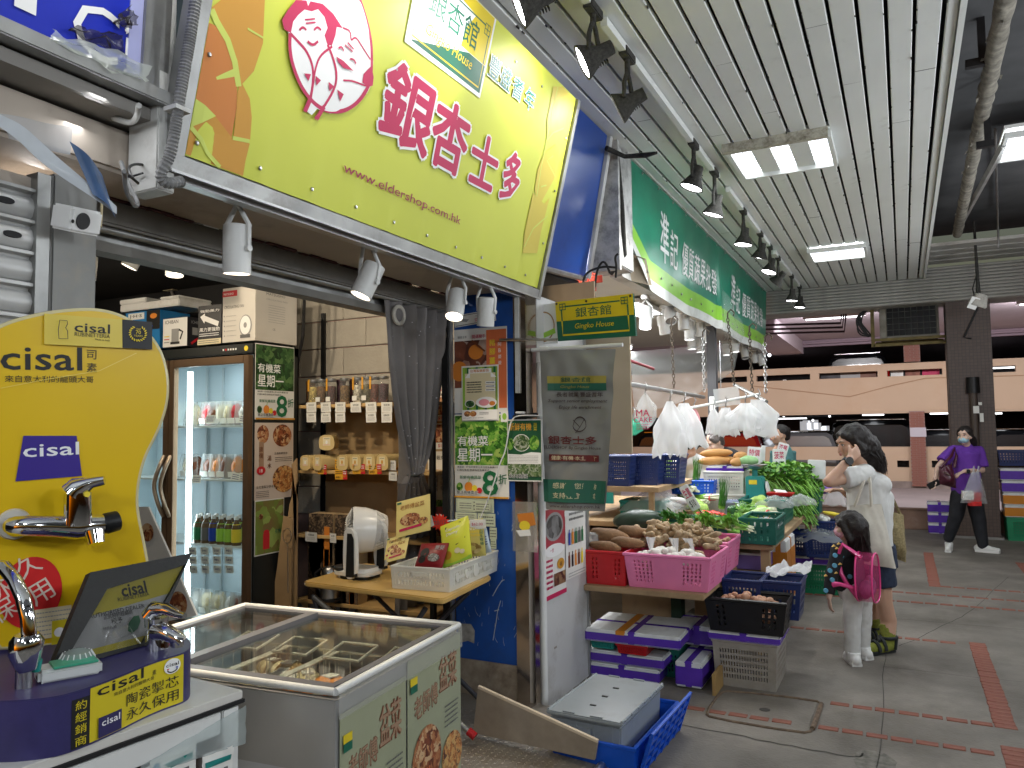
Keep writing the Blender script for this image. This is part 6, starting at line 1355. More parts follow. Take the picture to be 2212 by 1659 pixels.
for k in range(44):
 x,y=rs.uniform(-.42,.42),rs.uniform(-.3,.3);m=('p_orange','p_cream','p_white','board_tan','p_white','p_red','cream_paper','bag_clear')[k%8]
 t=T__('frozen_pack','%s frozen food pack lying in the wire baskets of the chest freezer'%('orange','cream','white','brown','white','red','straw coloured','clear')[k%8],'frozen food',tuple(cf.matrix_world@V((0,0,0)))if False else tuple(Matrix.Translation((-1.93,2.03,0))@Matrix.Rotation(radians(5),4,'Z')@V((x,y,rs.uniform(.58,.68)))),rs.uniform(0,3),'frozen packs in the chest freezer')
 mb=MB();mb.sph((0,0,0),(.08,.055,.035),nu=10,nv=6);mb.B_('pack',m,t,smooth=60);MB().box((0,0,.034),(.06,.04,.004),Euler((0,.1,0)).to_matrix()).B_('sticker','paper',t)
t=T__('orange_bowl','orange plastic scoop bowl seen through the freezer glass','bowl',tuple(Matrix.Translation((-1.93,2.03,0))@Matrix.Rotation(radians(5),4,'Z')@V((-.1,-.26,.55))));MB().lt([(0,0),(.05,0),(.09,.05),(.095,.052)],20,cap=False).B_('bowl',mat('orange_pl',(.7,.12,.03),.35),t,smooth=60)
def d_feast(p,w,h,big=0):
 p.text('老師傅',.12*w,.66*h,.12*h,'p_brown',w=.42*w,bold=.06,a=.08);p.text('老師傅',.125*w,.665*h,.115*h,'tanblk',w=.41*w,bold=.02,a=.08);p.text('盆菜',.56*w,.72*h,.2*h,'p_brown',w=.34*w,bold=.05);p.text('盆菜',.565*w,.725*h,.19*h,'tanblk',w=.35*w,bold=.02)
 p.disc(.32*w,.4*h,.27*w,.19*h,'p_mid');p.disc(.32*w,.42*h,.26*w,.18*h,food.name);p.disc(.8*w,.33*h,.2*w,.13*h,food2.name);p.fine(.66*w,.5*h,.93*w,.64*h,5,'p_mid',.35);p.poly([(.1*w,.16*h),(.6*w,.2*h),(.6*w,.27*h),(.1*w,.23*h)],'s_mag');p.rect(.03*w,.86*h,.15*w,.9*h,'s_yel');p.rect(.03*w,.82*h,.15*w,.86*h,'s_dgreen')
 for i in range(5):p.line([(.18*w+.035*w*i,.26*h),(.2*w+.035*w*i,.38*h)],.02*w,'po_orange')
Mf=Matrix.Translation((-1.93,2.03,0))@Matrix.Rotation(radians(5),4,'Z')
for k,(y0,wd,zz,lab)in enumerate(((-.37,.36,.80,'feast poster taped on the side of the chest freezer, left of two'),(.0,.385,.84,'larger feast poster taped on the side of the chest freezer, right of two'))):
 M=Mf@Matrix(((0,0,1,hx+.004-.0*k),(1,0,0,y0),(0,1,0,zz-.62),(0,0,0,1)));t=st__('poster',lab,'poster',M,wd,.6,mat('feast_paper',(.33,.35,.23),.3,var=.05),'feast posters on the freezer');p=Print(.002);d_feast(p,wd,.6);p.B_(t)
MB().bb((hx+.012,-hy,.77),(hx+.0135,hy,.84)).B_('clear_tape',sr('tape_clear',(.8,.8,.75),.25,.08),cf)
# -- entrance ramp
rp_=T__('entrance_ramp','steel chequer plate ramp with a wooden side board at the shop entrance','ramp',(-1.9,3.3,0))
R0,R1=V((-2.3,0,.11)),V((-1.22,0,.03))
mat('chequer',(.33,.31,.28),.5,.55,var=.15,vs=4,dirt=(.2,.16,.12),ds=4)
mb=MB();mb.add([(-.4,-1.4,.09),(.66,-1.4,.03),(.66,.6,.03),(-.4,.6,.09)],[(0,1,2,3)]);mb.B_('plate','chequer',rp_)
mb=MB()
for i in range(34):
 for j in range(40):
  x,y=-.34+i*.03,-.55+j*.0225;a=pi/4 if(i+j)%2 else-pi/4;z=.09-(x+.4)*.0566;d=V((cos(a),sin(a),-.0566*cos(a)))*.011;e=V((-sin(a),cos(a),.0566*sin(a)))*.0035
  c=V((x,y,z));mb.add([c-d,c-d*.3+e,c+d*.3+e,c+d,c+d*.3-e,c-d*.3-e,c+V((0,0,.0022))],[(0,6,1),(1,6,2),(2,6,3),(3,6,4),(4,6,5),(5,6,0)])
mb.B_('chequer_studs','chequer',rp_,kind='stuff')
B=[oy(u,v,3.33)-V((-1.9,3.3,0))for u,v in((1022,1583),(1032,1487),(1290,1605),(1284,1642))]
B[0].z=min(B[0].z,.1)
MB().add(B+[b+V((0,.018,0))for b in B],[(3,2,1,0),(4,5,6,7),(0,1,5,4),(1,2,6,5),(2,3,7,6),(3,0,4,7)]).B_('side_board',mat('side_ply',(.45,.36,.27),.6,var=.1,vs=5,dirt=(.3,.24,.18),ds=3),rp_)
MB().tb_([B[1]+V((0,.009,.004)),B[2]+V((0,.009,.004))],.011,6).B_('board_edge',mat('edge_wood',(.68,.55,.4),.5),rp_)
MB().tb_([V((.64,.03,.05)),V((.64,-1.3,.05))],.02,10).B_('edge_bar','steel',rp_,smooth=60);MB().bb((.635,-1.3,0),(.65,.04,.045)).B_('edge_strip','dk_plastic',rp_)
# == VEGETABLE STALL: shell
st_=T__('stall_shell','x','x');del st_['label'];del st_['category'];st_['kind']='structure';st_.name='stall_walls'
mat('stall_tan',(.5,.4,.28),.7,var=.08,vs=2);mat('stall_pale',(.62,.6,.55),.6,var=.06,vs=2)
MB().bb((-4.3,4.7,0),(-4.2,12.2,3)).B_('rear_wall','stall_tan',st_)
MB().bb((-4.2,4.66,0),(-2.3,4.7,2.9)).B_('side_wall','stall_pale',st_)
MB().bb((-4.2,5.3,2.95),(-1.95,12.7,3.0)).B_('canopy_soffit','stall_pale',st_)
MB().bb((-2.0,5.65,2.74),(-1.9,12.65,2.95)).B_('canopy_edge','grime_white',st_)
t=T__('tan_board','tan plywood screen hung at the near end of the stall behind the grey banner','board',(-1.78,4.72,1.4));MB().bb((-.45,0,0),(.235,.02,.95)).B_('board','stall_tan',t);MB().bb((-.45,-.002,.952),(-.0,.018,1.13)).B_('upper_board',mat('board_brown',(.3,.22,.14),.7,var=.12),t)
mb=MB()
for pts in([(1258,628),(1262,590),(1300,575),(1330,578)],[(1285,620),(1290,580),(1305,560),(1318,590)],[(1330,600),(1332,575),(1328,555),(1335,548)]):mb.tb_([oy(u,v,4.75)-V(t.location)for u,v in chaikin(pts,2,False)],.008,6)
mb.B_('hooks','dusty_black',t,kind='stuff')
rt=T__('red_tiles','patch of red tiles on the stall wall above the yellow projecting sign','tiles',tuple(oy(1262,612,5.3)))
tl=sd_(MB().box((0,0,0),(.1,.012,.055)),mat('tile_red',(.5,.06,.03),.3,var=.15),bevel=.003)
for r in range(3):
 for c in range(2):pz('tile',tl,rt,(-.06+c*.105+(.05 if r%2 else 0),0,-.04+r*.06))
for k,(x,y0,y1,z,lab)in enumerate(((-2.15,5.0,6.3,2.9,'bright tube light along the canopy edge above the yellow projecting sign'),(-2.6,6.0,7.4,2.55,'tube light deeper in the stall right of the tan board'),(-3.1,7.5,9.5,2.6,'tube light at the back of the vegetable stall'))):
 t=T__('tube_light',lab,'tube light',(x,(y0+y1)/2,z),group='tube lights of the vegetable stall');l_=(y1-y0)/2
 MB().tb_([(0,-l_,0),(0,l_,0)],.018,10).B_('tube','lamp_cool',t,smooth=60);MB().box((0,0,.035),(.07,2*l_,.03)).B_('batten','white_plastic',t);lamp('AREA','tube_glow',(x,(y0+y1)/2,z-.03),(x,(y0+y1)/2,0),45,(.96,.98,1),.06,parent=t,sy=2*l_)
q=oy(1395,725,7.6);t=T__('ceiling_troffer','lit troffer under the stall canopy behind the can spotlights','ceiling light',(-2.75,8.2,2.9),group='ceiling troffers');MB().box((0,0,0),(.7,1.0,.04)).B_('frame','white_plastic',t);MB().box((0,0,-.022),(.62,.92,.006)).B_('tube_panel','tube_white',t)
for k in range(7):MB().box((0,-.4+.13*k,-.03),(.62,.012,.012)).B_('louvre','louvre',t)
t=T__('stall_post','dark steel post standing among the stall goods','post',tuple(oy(1541,880,9.0)*1));t.location.z=0;MB().bb((-.05,-.05,0),(.05,.05,2.95)).B_('post',mat('post_dark',(.07,.07,.075),.6),t);MB().bb((-.03,-.056,1.75),(.03,-.051,1.92)).B_('label','p_white',t)
# awning
AW=Pl((-1.83,5.6,2.78),(0,1,0),(0.03,0,1))
aw=T__('green_awning','long green shop banner with white lettering along the front of the vegetable stall','banner',mtx=AW.M())
mat('aw_green',(.01,.27,.16),.32,var=.2,vs=.8,dirt=(.006,.11,.07),ds=.6,damt=.5,bump=.08,bs=5);mat('aw_lime',(.22,.5,.04),.35,var=.15,vs=3);mat('aw_white',(.6,.62,.6),.45,var=.1,vs=4,dirt=(.35,.34,.3),ds=5,damt=.4)
def awf(a,b):
 x=6.62*a;lo=-.1+.03*noise.noise(V((x*1.5,0,3)));
 if x<.5:lo=lo+(.5-x)/.5*.34
 y=lo+(.86-lo)*b;z=.012*noise.noise(V((x*2,b*2,1)))+.03*(1-b)*sin(x*2.4)+.05*max(0,1-abs(x-3.15)/.12)*(1-b)
 return V((x,y,z))
mb=MB();mb.sh__(awf,150,30);o=mb.B_('banner_cloth',['aw_green','aw_lime','aw_white'],aw,smooth=80)
for f in o.data.polygons:j=f.index//150;f.material_index=2 if j<3 or f.index%150<1 else(1 if j<8 else 0)
MB().sh__(lambda a,b:V((-.08+.1*a,.18+.66*b,.005*sin(b*9))),4,10).B_('white_edge','aw_white',aw,smooth=80)
f4=[AW.l(1340,540),AW.l(1388,560),AW.l(1397,618),AW.l(1375,600)];MB().add([(*f4[0],.0),(*f4[1],.03),(*f4[2],.045),(f4[3][0],f4[3][1],-.12),(f4[0][0]-.02,f4[0][1]-.04,-.2)],[(0,1,2,3,4)]).B_('folded_corner',mat('fold_tan',(.36,.3,.22),.7,var=.2,vs=6),aw)
wa=lambda q:V((q.x,q.y,q.z+awf(q.x/6.62,max(0,(q.y+.1)/.96)).z+.003))
p=Print(.002,.0003,wa)
for o_ in(0,3.12):
 for s,x0,x1,y0,y1 in(('準',.79,1.09,.22,.66),('記',1.15,1.44,.24,.58),('優',1.6,1.84,.25,.565),('質',1.87,2.09,.25,.56),('蔬',2.12,2.32,.25,.55),('果',2.35,2.55,.25,.54),('批',2.58,2.78,.25,.53),('發',2.81,3.03,.25,.525)):p.text(s,o_+x0,y0,y1-y0,'s_white',w=x1-x0,bold=.02)
p.B_(aw)
mb=MB()
for i in range(16):mb.lt([(.012,0),(.01,.008),(0,.01)],8,Matrix.Translation(wa(V((.4+.4*i,.05+.01*(i%3),.004)))))
for i in range(14):mb.lt([(.012,0),(.01,.008),(0,.01)],8,Matrix.Translation(wa(V((.3+.46*i,.83,.004)))))
mb.B_('grommets','steel',aw,kind='stuff');MB().bb((-.1,.86,-.02),(6.65,.89,.02)).B_('top_rail','grime_white',aw)
MB().sh__(lambda a,b:V((3.2+1.2*a,-.14+.5*b*(1-a*.6),.06+.02*sin(a*11+b*5))),16,8).B_('film_flap',sr('film',(.8,.85,.82),.22,.12),aw,smooth=80)
# can spots of the stall
for i,(u,v,x,lit,up)in enumerate(((1395,686,-2.0,1,(0,-.25,-1)),(1434,702,-2.15,0,(.1,.1,-1)),(1446,680,-1.98,0,(.3,-.6,-.8)),(1476,692,-2.0,0,(.05,0,-1)),(1489,715,-2.1,1,(.0,0,-1)),(1511,708,-2.0,0,(.05,.1,-1)),(1531,721,-2.0,1,(.1,0,-1)),(1494,738,-2.4,1,(0,0,-1)),(1513,745,-2.4,1,(0,0,-1)),(1570,752,-2.2,1,(0,0,-1)),(1586,745,-2.0,1,(.1,0,-1)),(1608,760,-2.0,0,(.2,-.3,-1)),(1630,770,-2.0,0,(0,0,-1)),(1643,776,-2.0,0,(.3,.1,-1)))):
 cs(ox(u,v,x),up,'white can spotlight under the green awning, number %d from the near end'%(i+1)if 0 else('white can spotlight under the green awning, '+('nearest, lit','second, pointing straight down','third, its dark face turned to the viewer','fourth','fifth, lit, set lower','sixth','seventh, lit','deeper in, below the fourth','deeper in, below the fifth','lit, left of the pair past the seam','lit, right of the pair past the seam','third from the far end','second from the far end','farthest')[i]),(105 if lit else 60),'can spotlights under the green awning',r=.055,h=.2,lit='lamp_cool'if lit else'lamp_off',col=(.96,.98,1),arm=.06,ang=80)
 # hanging rods, chains, hooks
t=T__('hanging_rod','long grey rod on chains hung from the green awning, at the left','rod',(-1.75,6.4,1.87),group='rods hung from the stall canopy');a,b=ox(1355,829,-1.75),ox(1520,858,-1.75);MB().tb_([a-V(t.location),b-V(t.location)],.018,10).B_('bar','alu',t,smooth=60)
def rod(u0,v0,y0,u1,v1,y1,r,m,lab):
 a,b=oy(u0,v0,y0),oy(u1,v1,y1);t=T__('hanging_rod',lab,'rod',tuple((a+b)/2),group='rods hung from the stall canopy');MB().tb_([a-(a+b)/2,b-(a+b)/2],r,8).B_('bar',m,t,smooth=60)
rod(1470,886,6.4,1642,851,6.9,.012,'white_paint','thin white rod carrying the white plastic bags');rod(1586,831,7.2,1656,868,6.7,.016,'alu','short grey rod on the pale chains at the right');rod(1358,778,6.6,1412,797,6.9,.014,mat('rod_red',(.2,.03,.04),.4),'dark red rod behind the near chain')
lk=sd_(MB().tb_([(.011*cos(a),0,.019*sin(a))for a in[i*pi/5 for i in range(10)]],.0045,5,closed=True),'rust_chain',60);lk2=sd_(MB().tb_([(.011*cos(a),0,.019*sin(a))for a in[i*pi/5 for i in range(10)]],.005,5,closed=True),'steel',60)
for u0,v0,u1,v1,y,lab,m in((1450,703,1456,838,6.6,'rusty chain nearest the yellow projecting sign',0),(1518,728,1521,846,7.5,'pale chain at the right end of the long grey rod',1),(1572,688,1586,832,7.1,'dark chain at the left end of the short grey rod',0),(1619,718,1625,845,6.9,'chain above the bunch of white bags',0),(1652,741,1654,848,6.7,'pale chain at the right end of the awning',1)):
 a,b=oy(u0,v0,y),oy(u1,v1,y);t=T__('chain',lab,'chain',tuple(a),group='chains of the hanging rods');n=int((b-a).length/.03);d=(b-a)/n
 for i in range(n):pz('link',lk2 if m else lk,t,d*(i+.5),(0,0,pi/2*(i%2)))
 MB().tb_([V((0,0,0)),V((.0,0,.05)),V((.03,0,.08)),V((.06,0,.05)),V((.05,0,.02))],.007,6).B_('hook','rust_chain',t,smooth=60)
 # plastic bags
bw=sr('bag_white',(.88,.89,.9),.68,.3);bt=sr('bag_thin',(.82,.86,.86),.3,.2)
def hb_(u0,u1,v0,v1,y,m,lab,neck=.12,fl=7,dep=.35,fill=0,sd=0,skew=0,grp='plastic bags hung over the stall'):
 a,b=oy(u0,v1,y),oy(u1,v0,y);w,h=b.x-a.x,b.z-a.z;t=T__('plastic_bag',lab,'plastic bag',((a.x+b.x)/2,y,b.z),group=grp)
 def f(s,r):
  an=2*pi*s;k=min(1,neck+(1-neck)*min(1,r*2.2)**.8)if r>.02 else neck*1.5
  q=1+.16*sin(fl*an+sd+1.5*noise.noise(V((r*3,sd,0))))*min(1,r*3)+.3*noise.noise(V((cos(an)*1.6,sin(an)*1.6+sd,r*3)))
  if fill:k*=1-.75*max(0,r-.72)/.28
  return V((w/2*k*q*cos(an)+skew*w*r,w/2*dep*k*q*sin(an),-h*r*(1+.16*noise.noise(V((cos(an)*3,sin(an)*3,sd+9)))-.05)))
 MB().sh__(f,44,16).B_('bag',m,t,smooth=80);MB().tb_([V((0,0,-.01)),V((0,0,.03)),V((.015,0,.06)),V((0,0,.09))],.005,5).B_('hook','steel',t,smooth=60);return t
hb_(1420,1478,866,990,5.8,bw,'big bundle of white plastic bags, front left, hanging to the level of the stallholders',.15,6,.5,sd=1,skew=-.05);hb_(1448,1510,870,970,6.0,bw,'white plastic bag bundle just right of the front left one',.2,5,.4,sd=3,skew=.15)
hb_(1527,1557,884,938,6.6,bw,'small white bag with a lilac print in the middle',.2,5,.5,sd=5);hb_(1545,1592,880,944,6.6,bw,'glaring white bag bundle left of the fluted bunch',.25,6,.5,sd=7);hb_(1577,1645,870,934,6.5,bw,'fluted bunch of white bags nearest the spotlight',.2,13,.45,sd=2);hb_(1606,1673,862,947,6.7,bw,'white bag bundle behind the fluted bunch at the right',.3,5,.4,sd=4,skew=.08)
t=hb_(1372,1418,850,928,5.6,bt,'filled clear bag with red print hanging by the tan board',.1,4,.7,1,sd=6);p=Print(.0);p.text('MA',0,-.17,.05,'s_mag',al='C',bold=.03);p.text('CAKE',0,-.215,.04,'s_mag',al='C',bold=.02);p.fine(-.05,-.27,.05,-.225,3,'p_magenta');p.B_(t,mtx=Matrix.Translation((0,-.075,0))@Matrix.Rotation(pi/2,4,'X'))
hb_(1352,1384,905,942,5.55,sr('bag_green',(.1,.6,.4),.7,.3),'green plastic bag hanging low by the tan board',.3,4,.7,1,sd=8);hb_(1488,1512,880,930,6.5,sr('net_pink',(.75,.4,.42),.75,.5),'pink net bag of shallots among the white bags',.1,4,.8,1,sd=3)
t=T__('plastic_film','sagging clear plastic film across the back of the stall','plastic film',tuple(oy(1480,790,9.5)));q0=V(t.location);P=[oy(u,v,9.5)-q0 for u,v in((1360,760),(1600,740),(1585,800),(1370,890))]
MB().sh__(lambda a,b:(P[0]*(1-a)*(1-b)+P[1]*a*(1-b)+P[2]*a*b+P[3]*(1-a)*b)+V((0,.06*noise.noise(V((a*5,b*4,2))),-.12*sin(pi*a)*b)),24,10).B_('film',sr('film2',(.8,.82,.8),.3,.15),t,smooth=80)
t=T__('clear_scoop','clear plastic pane hanging left of the dark post hook','plastic pane',tuple(oy(1570,857,6.9)));MB().box((0,0,0),(.22,.006,.16),Euler((0,-.1,0)).to_matrix()).B_('pane',bt,t);MB().tb_([(-.05,0,.08),(-.05,0,.5)],.004,5).B_('wire','steel',t)
# -- projecting sign and grey banner
S1=oy(1212,755,3.98);S2=oy(1372,725,3.84);pj=Pl(S1,S2-S1,(0,0,1));ps=T__('projecting_sign','yellow and green Gingko House sign board projecting from the blue pillar','sign',mtx=pj.M());c=[pj.l(*q_)for q_ in((1203,652),(1371,633),(1375,725),(1205,737))];w,h=c[1][0]-c[0][0],c[0][1]-c[3][1];x0,y0=c[3]
sh_=(c[1][1]-c[0][1])/w;wq=lambda q_:V((q_.x+x0,q_.y+y0+sh_*q_.x,q_.z))
mb=MB();mb.pm_([(0,0),(w,0),(w,h),(0,h)],-.012,.0);mb.v=[tuple(wq(V(a)))for a in mb.v];mb.B_('board','s_dgreen',ps);p=Print(.0012,.0003,wq)
p.rect(0,.5*h,w,h,'s_yel');p.line([(.08*w,.8*h),(.08*w,.5*h)],.01,'s_dgreen');p.line([(.14*w,.86*h),(.84*w,.86*h)],.008,'s_dgreen');p.line([(.93*w,.5*h),(.93*w,.76*h)],.01,'s_dgreen');p.line([(.08*w,.5*h),(.08*w,.14*h),(.93*w,.14*h),(.93*w,.5*h)],.01,'s_yel');p.text('銀杏館',.5*w,.56*h,.24*h,'s_dgreen',w=.46*w,al='C',bold=.015);p.text('Gingko House',.5*w,.24*h,.17*h,'s_yel',w=.5*w,al='C',shear=.25,bold=.01)
for bx in(.06,.86):
 for k in(0,1):
  for j in(0,1):p.frame((bx+.04*k)*w,(.78+.075*j)*h,(bx+.04+.04*k)*w,(.855+.075*j)*h,.006,'s_dgreen')
p.B_(ps)
for x,y in((.02,.95),(.42,.94),(.97,.95)):MB().lt([(.008,0),(.006,.006),(0,.007)],8).B_('bolt','rust_chain',ps,mtx=Matrix.Translation(wq(V((x*w,y*h,0)))))
t=T__('white_sign','blank white sign board with a bronze ring left of the yellow projecting sign','sign',mtx=pj.M());c=[pj.l(*q_)for q_ in((1130,662),(1201,654),(1203,741),(1135,746))];MB().pm_(c[::-1],-.02,-.008).B_('board','white_plastic',t);m_=pj.l(1172,706);p=Print(-.006);p.line([(m_[0]+.082*cos(a),m_[1]+.085*sin(a))for a in[i*pi/18 for i in range(36)]],.008,mat('bronze_print',(.35,.2,.08),.5).name,True);p.poly([(m_[0]-.09,m_[1]-.08),(m_[0]+.09,m_[1]-.05),(m_[0]+.085,m_[1]-.02),(m_[0]-.085,m_[1]-.05)],'p_lgreen');p.B_(t)
t=T__('sign_bracket','pale perforated steel bracket on the blue pillar behind the white sign','bracket',tuple(oy(1118,740,3.79)));MB().bb((-.012,-.01,-.28),(.012,0,.3)).B_('strut','grime_white',t);MB().tb_([(-.1,-.02,.02),(.25,-.02,.0)],.008,6).B_('stay','steel',t)
GB=Pl(oy(1170,1100,3.86),(1,-.06,0),(0,0,1));gb=T__('fabric_banner','grey green hanging fabric banner of the gingko shop beside the white pipe','banner',mtx=GB.M());TL,TR,BR,BL=[GB.l(*q_)for q_ in((1166,757),(1330,754),(1303,1106),(1180,1100))]
def gbf(a,b):
 xl_=BL[0]+(TL[0]-BL[0])*b**1.5;xr_=BR[0]+(TR[0]-BR[0])*b**.8;y=(BL[1]+(TL[1]-BL[1])*b)*(1-a)+(BR[1]+(TR[1]-BR[1])*b)*a
 return V((xl_+(xr_-xl_)*a,y,.02*sin(a*5+b*3)*(1-b)+.012*noise.noise(V((a*5,b*9,3)))+.02*noise.noise(V((a*2,b*4,8)))))
MB().sh__(gbf,30,60).B_('cloth',mat('banner_grey',(.25,.25,.235),.55,var=.06,vs=4,bump=.1,bs=14),gb,smooth=80)
p=Print(0,0);
class GP(Print):
 def put(s,pts,fs,m):
  z=.006+.0003*s.k;s.k+=1;s.mb.add([gbf(x,y)+V((0,0,z))for x,y in pts],fs,s.mi(m));return s
mat('b_green',(.02,.12,.08),.5);mat('b_gold',(.36,.3,.06),.5);mat('b_dark',(.05,.03,.03),.5)
p=GP()
for i in range(10):a0,a1=.1+.082*i,.1+.082*(i+1);p.rect(a0,.79,a1,.835,'b_gold');p.rect(a0,.745,a1,.79,'b_green')
p.text('銀杏館',.5,.797,.03,'b_green',w=.42,al='C',bold=.02);p.text('Gingko House',.5,.755,.022,'b_gold',w=.45,al='C',shear=.2);p.text('長者就業 豐盛耆年',.55,.705,.03,'b_dark',w=.65,al='C',bold=.03);p.text('Support senior employment',.52,.665,.026,'b_dark',w=.84,al='C',shear=.3,bold=.005);p.text('Enjoy life enrichment',.55,.625,.026,'b_dark',w=.62,al='C',shear=.3,bold=.005)
p.line([(.55+.1*cos(a)*(1 if sin(a)<0 else .9),.535+.045*sin(a))for a in[i*pi/12 for i in range(24)]],.008,'b_dark',True);p.line([(.5,.48),(.56,.52),(.62,.57)],.006,'b_dark');p.line([(.45,.56),(.55,.52),(.52,.485)],.006,'b_dark')
p.text('銀杏士多',.45,.41,.05,mat('b_maroon',(.14,.02,.02),.5).name,w=.72,al='C',bold=.06);p.text('ELDERSHOP By Gingko House',.45,.375,.024,'b_dark',w=.86,al='C',bold=.02)
for i in range(8):p.rect(.1+.095*i,.305,.1+.095*(i+1),.345,'b_maroon')
p.text('健康·有機·本土手作',.48,.312,.026,'p_cream',w=.68,al='C',bold=.01)
for i in range(12):p.rect(.0+i/12,.05,(i+1)/12,.19,'b_green')
p.text('感謝有您鼓勵',.5,.135,.036,'p_cream',w=.68,al='C');p.text('支持社會企業',.5,.075,.036,'p_cream',w=.68,al='C');p.text('www.eldershop.com.hk',.52,.012,.026,'b_dark',w=.82,al='C',bold=.02);p.B_(gb)
MB().tb_([(TL[0]-.05,TL[1]+.005,0),(TR[0]+.04,TR[1]+.02,0)],.011,10).B_('top_rod','white_plastic',gb,smooth=60);MB().tb_([(TL[0]-.0+i*.004,TL[1]+.01+.006*(i%2),.004)for i in range(14)],.007,6).B_('tie_string','p_white',gb,smooth=60)
# -- tables and shelves of the stall
t=T__('stall_table','rough wooden stall table carrying the crates of vegetables','table',(-1.5,6.5,0))
for a,b,nm in(((-.33,-1.93,.545),(.42,-.9,.58),'front_plank'),((-1.3,-.88,.7),(.66,2.0,.74),'table_board'),((-1.4,-.7,.79),(-.2,1.6,.83),'rear_shelf')):MB().bb(a,b).B_(nm,'ply',t,bevel=.004)
for x,y in((.38,-1.0),(.6,-.8),(.6,1.9),(-1.2,1.9)):MB().bb((x-.03,y-.03,0),(x+.03,y+.03,.545 if y<-.9 else .7)).B_('leg','ply',t)
MB().bb((-.33,-1.2,.12),(.05,-1.17,.54)).B_('side_panel','ply',t);MB().bb((.05,-1.3,.0),(.12,-1.2,.54)).B_('brace',mat('dk_green_wood',(.02,.05,.03),.7),t);MB().bb((.2,-1.25,.02),(.6,-.9,.5)).B_('carton_base','cardboard',t)
MB().bb((.45,-1.9,.0),(.47,.5,.12)).B_('kick_board',mat('kick',(.35,.22,.08),.7,var=.2),t)
t=T__('stall_shelf','wooden side shelf at the left of the stall carrying blue baskets','shelf',(-2.15,6.3,0));MB().bb((-.3,-.3,1.05),(.4,.9,1.09)).B_('shelf_board','ply',t);MB().bb((-.3,-.31,.95),(.02,-.29,1.04)).B_('apron','teal_plastic',t)
for x in(-.28,.33):MB().bb((x-.02,-.28,.83),(x+.02,-.24,1.05)).B_('leg','ply',t)
# crates
CR={}
C=lambda*a,**k:crate('crate',*a,grp=k.pop('grp','plastic crates of the stall'),**k)
win=lambda x,z,k:not(.08<x<.32 or .68<x<.92)
C('red plastic crate holding the brown yams beside the white panel','crate',(-1.70,4.78,.582),.26,.34,.2,'red_plastic',nx=9,nz=5,solid=win,tp=.95)
C('bright pink plastic crate of garlic and ginger at the front of the stall','crate',(-1.31,4.86,.582),.53,.5,.2,'pink_plastic',nx=18,nz=6,solid=win,tp=.9,ny=12);C('pink plastic crate behind the front one, holding tomatoes','crate',(-1.3,5.36,.6),.5,.44,.2,'pink_plastic',nx=18,nz=6,solid=win,tp=.92)
C('black plastic crate of brown eggs on a taped foam box','crate',(-.88,4.9,.335),.47,.3,.19,'dk_plastic',nx=12,nz=4,solid=lambda x,z,k:not(.1<x<.24 or .7<x<.9),tp=.88);C('grey weathered crate on the paving at the bottom of the egg pile','crate',(-.9,5.02,.0),.37,.44,.27,'grey_bin',nx=20,nz=5,tp=.93,solid=lambda x,z,k:not .1<x<.9)
for i,(x,y)in enumerate(((-.95,5.18),(-.72,5.22))):C('navy basket behind the black egg crate, %s'%('left'if not i else'right, with a white bag'),'basket',(x,y,.36),.24,.3,.23,'navy_plastic',nx=9,nz=3,tp=.8)
for i,(x,y)in enumerate(((-2.12,6.15),(-1.93,6.32),(-1.8,6.5))):C('dark blue tapered basket on the side shelf, %s'%('nearest','middle','farthest')[i],'basket',(x,y,1.09),.26,.26,.24,'navy_plastic',nx=11,nz=5,tp=.78)
C('teal crate of white radishes under plastic at the left of the stall','crate',(-1.95,6.35,.832),.38,.32,.12,'teal_plastic',nx=8,nz=3,tp=.97,z0=.1,z1=.95);C('dark green crate with zigzag sides at the right front of the vegetable bed','crate',(-.93,5.8,.745),.24,.46,.17,'dgreen_plastic',nx=5,nz=3,tp=.95,z0=.1,z1=.95,wl=.7);C('long dark green crate at the right rear of the vegetable bed','crate',(-1.08,7.0,.745),.36,.6,.2,'dgreen_plastic',nx=8,nz=3,tp=.95,z0=.1,z1=.95,wl=.7);C('dark green crate behind the ginger heap','crate',(-1.35,5.75,.745),.4,.3,.14,'dgreen_plastic',nx=9,nz=2,tp=.97,wl=.75,z0=.1,z1=.95)
C('white basket under the brown squashes','basket',(-1.49,7.35,.95),.36,.3,.2,'clear_basket',nx=14,nz=5,tp=.95);C('lower white basket of the squash stack','basket',(-1.49,7.36,.75),.37,.31,.19,'clear_basket',nx=14,nz=5,tp=.95);C('pale blue basket behind the dark green crates','basket',(-1.28,7.0,.8),.3,.2,.1,mat('lilac_pl',(.35,.4,.55),.4),nx=12,nz=3);C('blue basket behind the leek bundle','basket',(-1.75,7.2,.95),.4,.25,.12,'blue_plastic',nx=11,nz=3)
C('green crate on the paving under the taped foam box, past the pile','crate',(-.78,7.95,.0),.52,.4,.28,'green_plastic',nx=20,nz=5,tp=.95);C('navy crate with a clear bag over it, above the green crate','crate',(-.98,7.75,.37),.3,.32,.2,'navy_plastic',nx=11,nz=4,tp=.9);C('blue basket under clear plastic beside the girl','basket',(-.68,7.7,.37),.34,.34,.18,'navy_plastic',nx=11,nz=4,tp=.88);C('small navy tray of roots beside the girl','basket',(-.62,7.95,.56),.3,.26,.1,'navy_plastic',nx=9,nz=3)
C('big green crate at the far right behind the brown column','crate',(1.5,12.55,.0),.6,.4,.3,'green_plastic',nx=18,nz=6,tp=.97);C('dark blue basket on the foam boxes at the far right','basket',(1.35,12.6,1.0),.42,.3,.2,'navy_plastic',nx=10,nz=4,tp=.9)
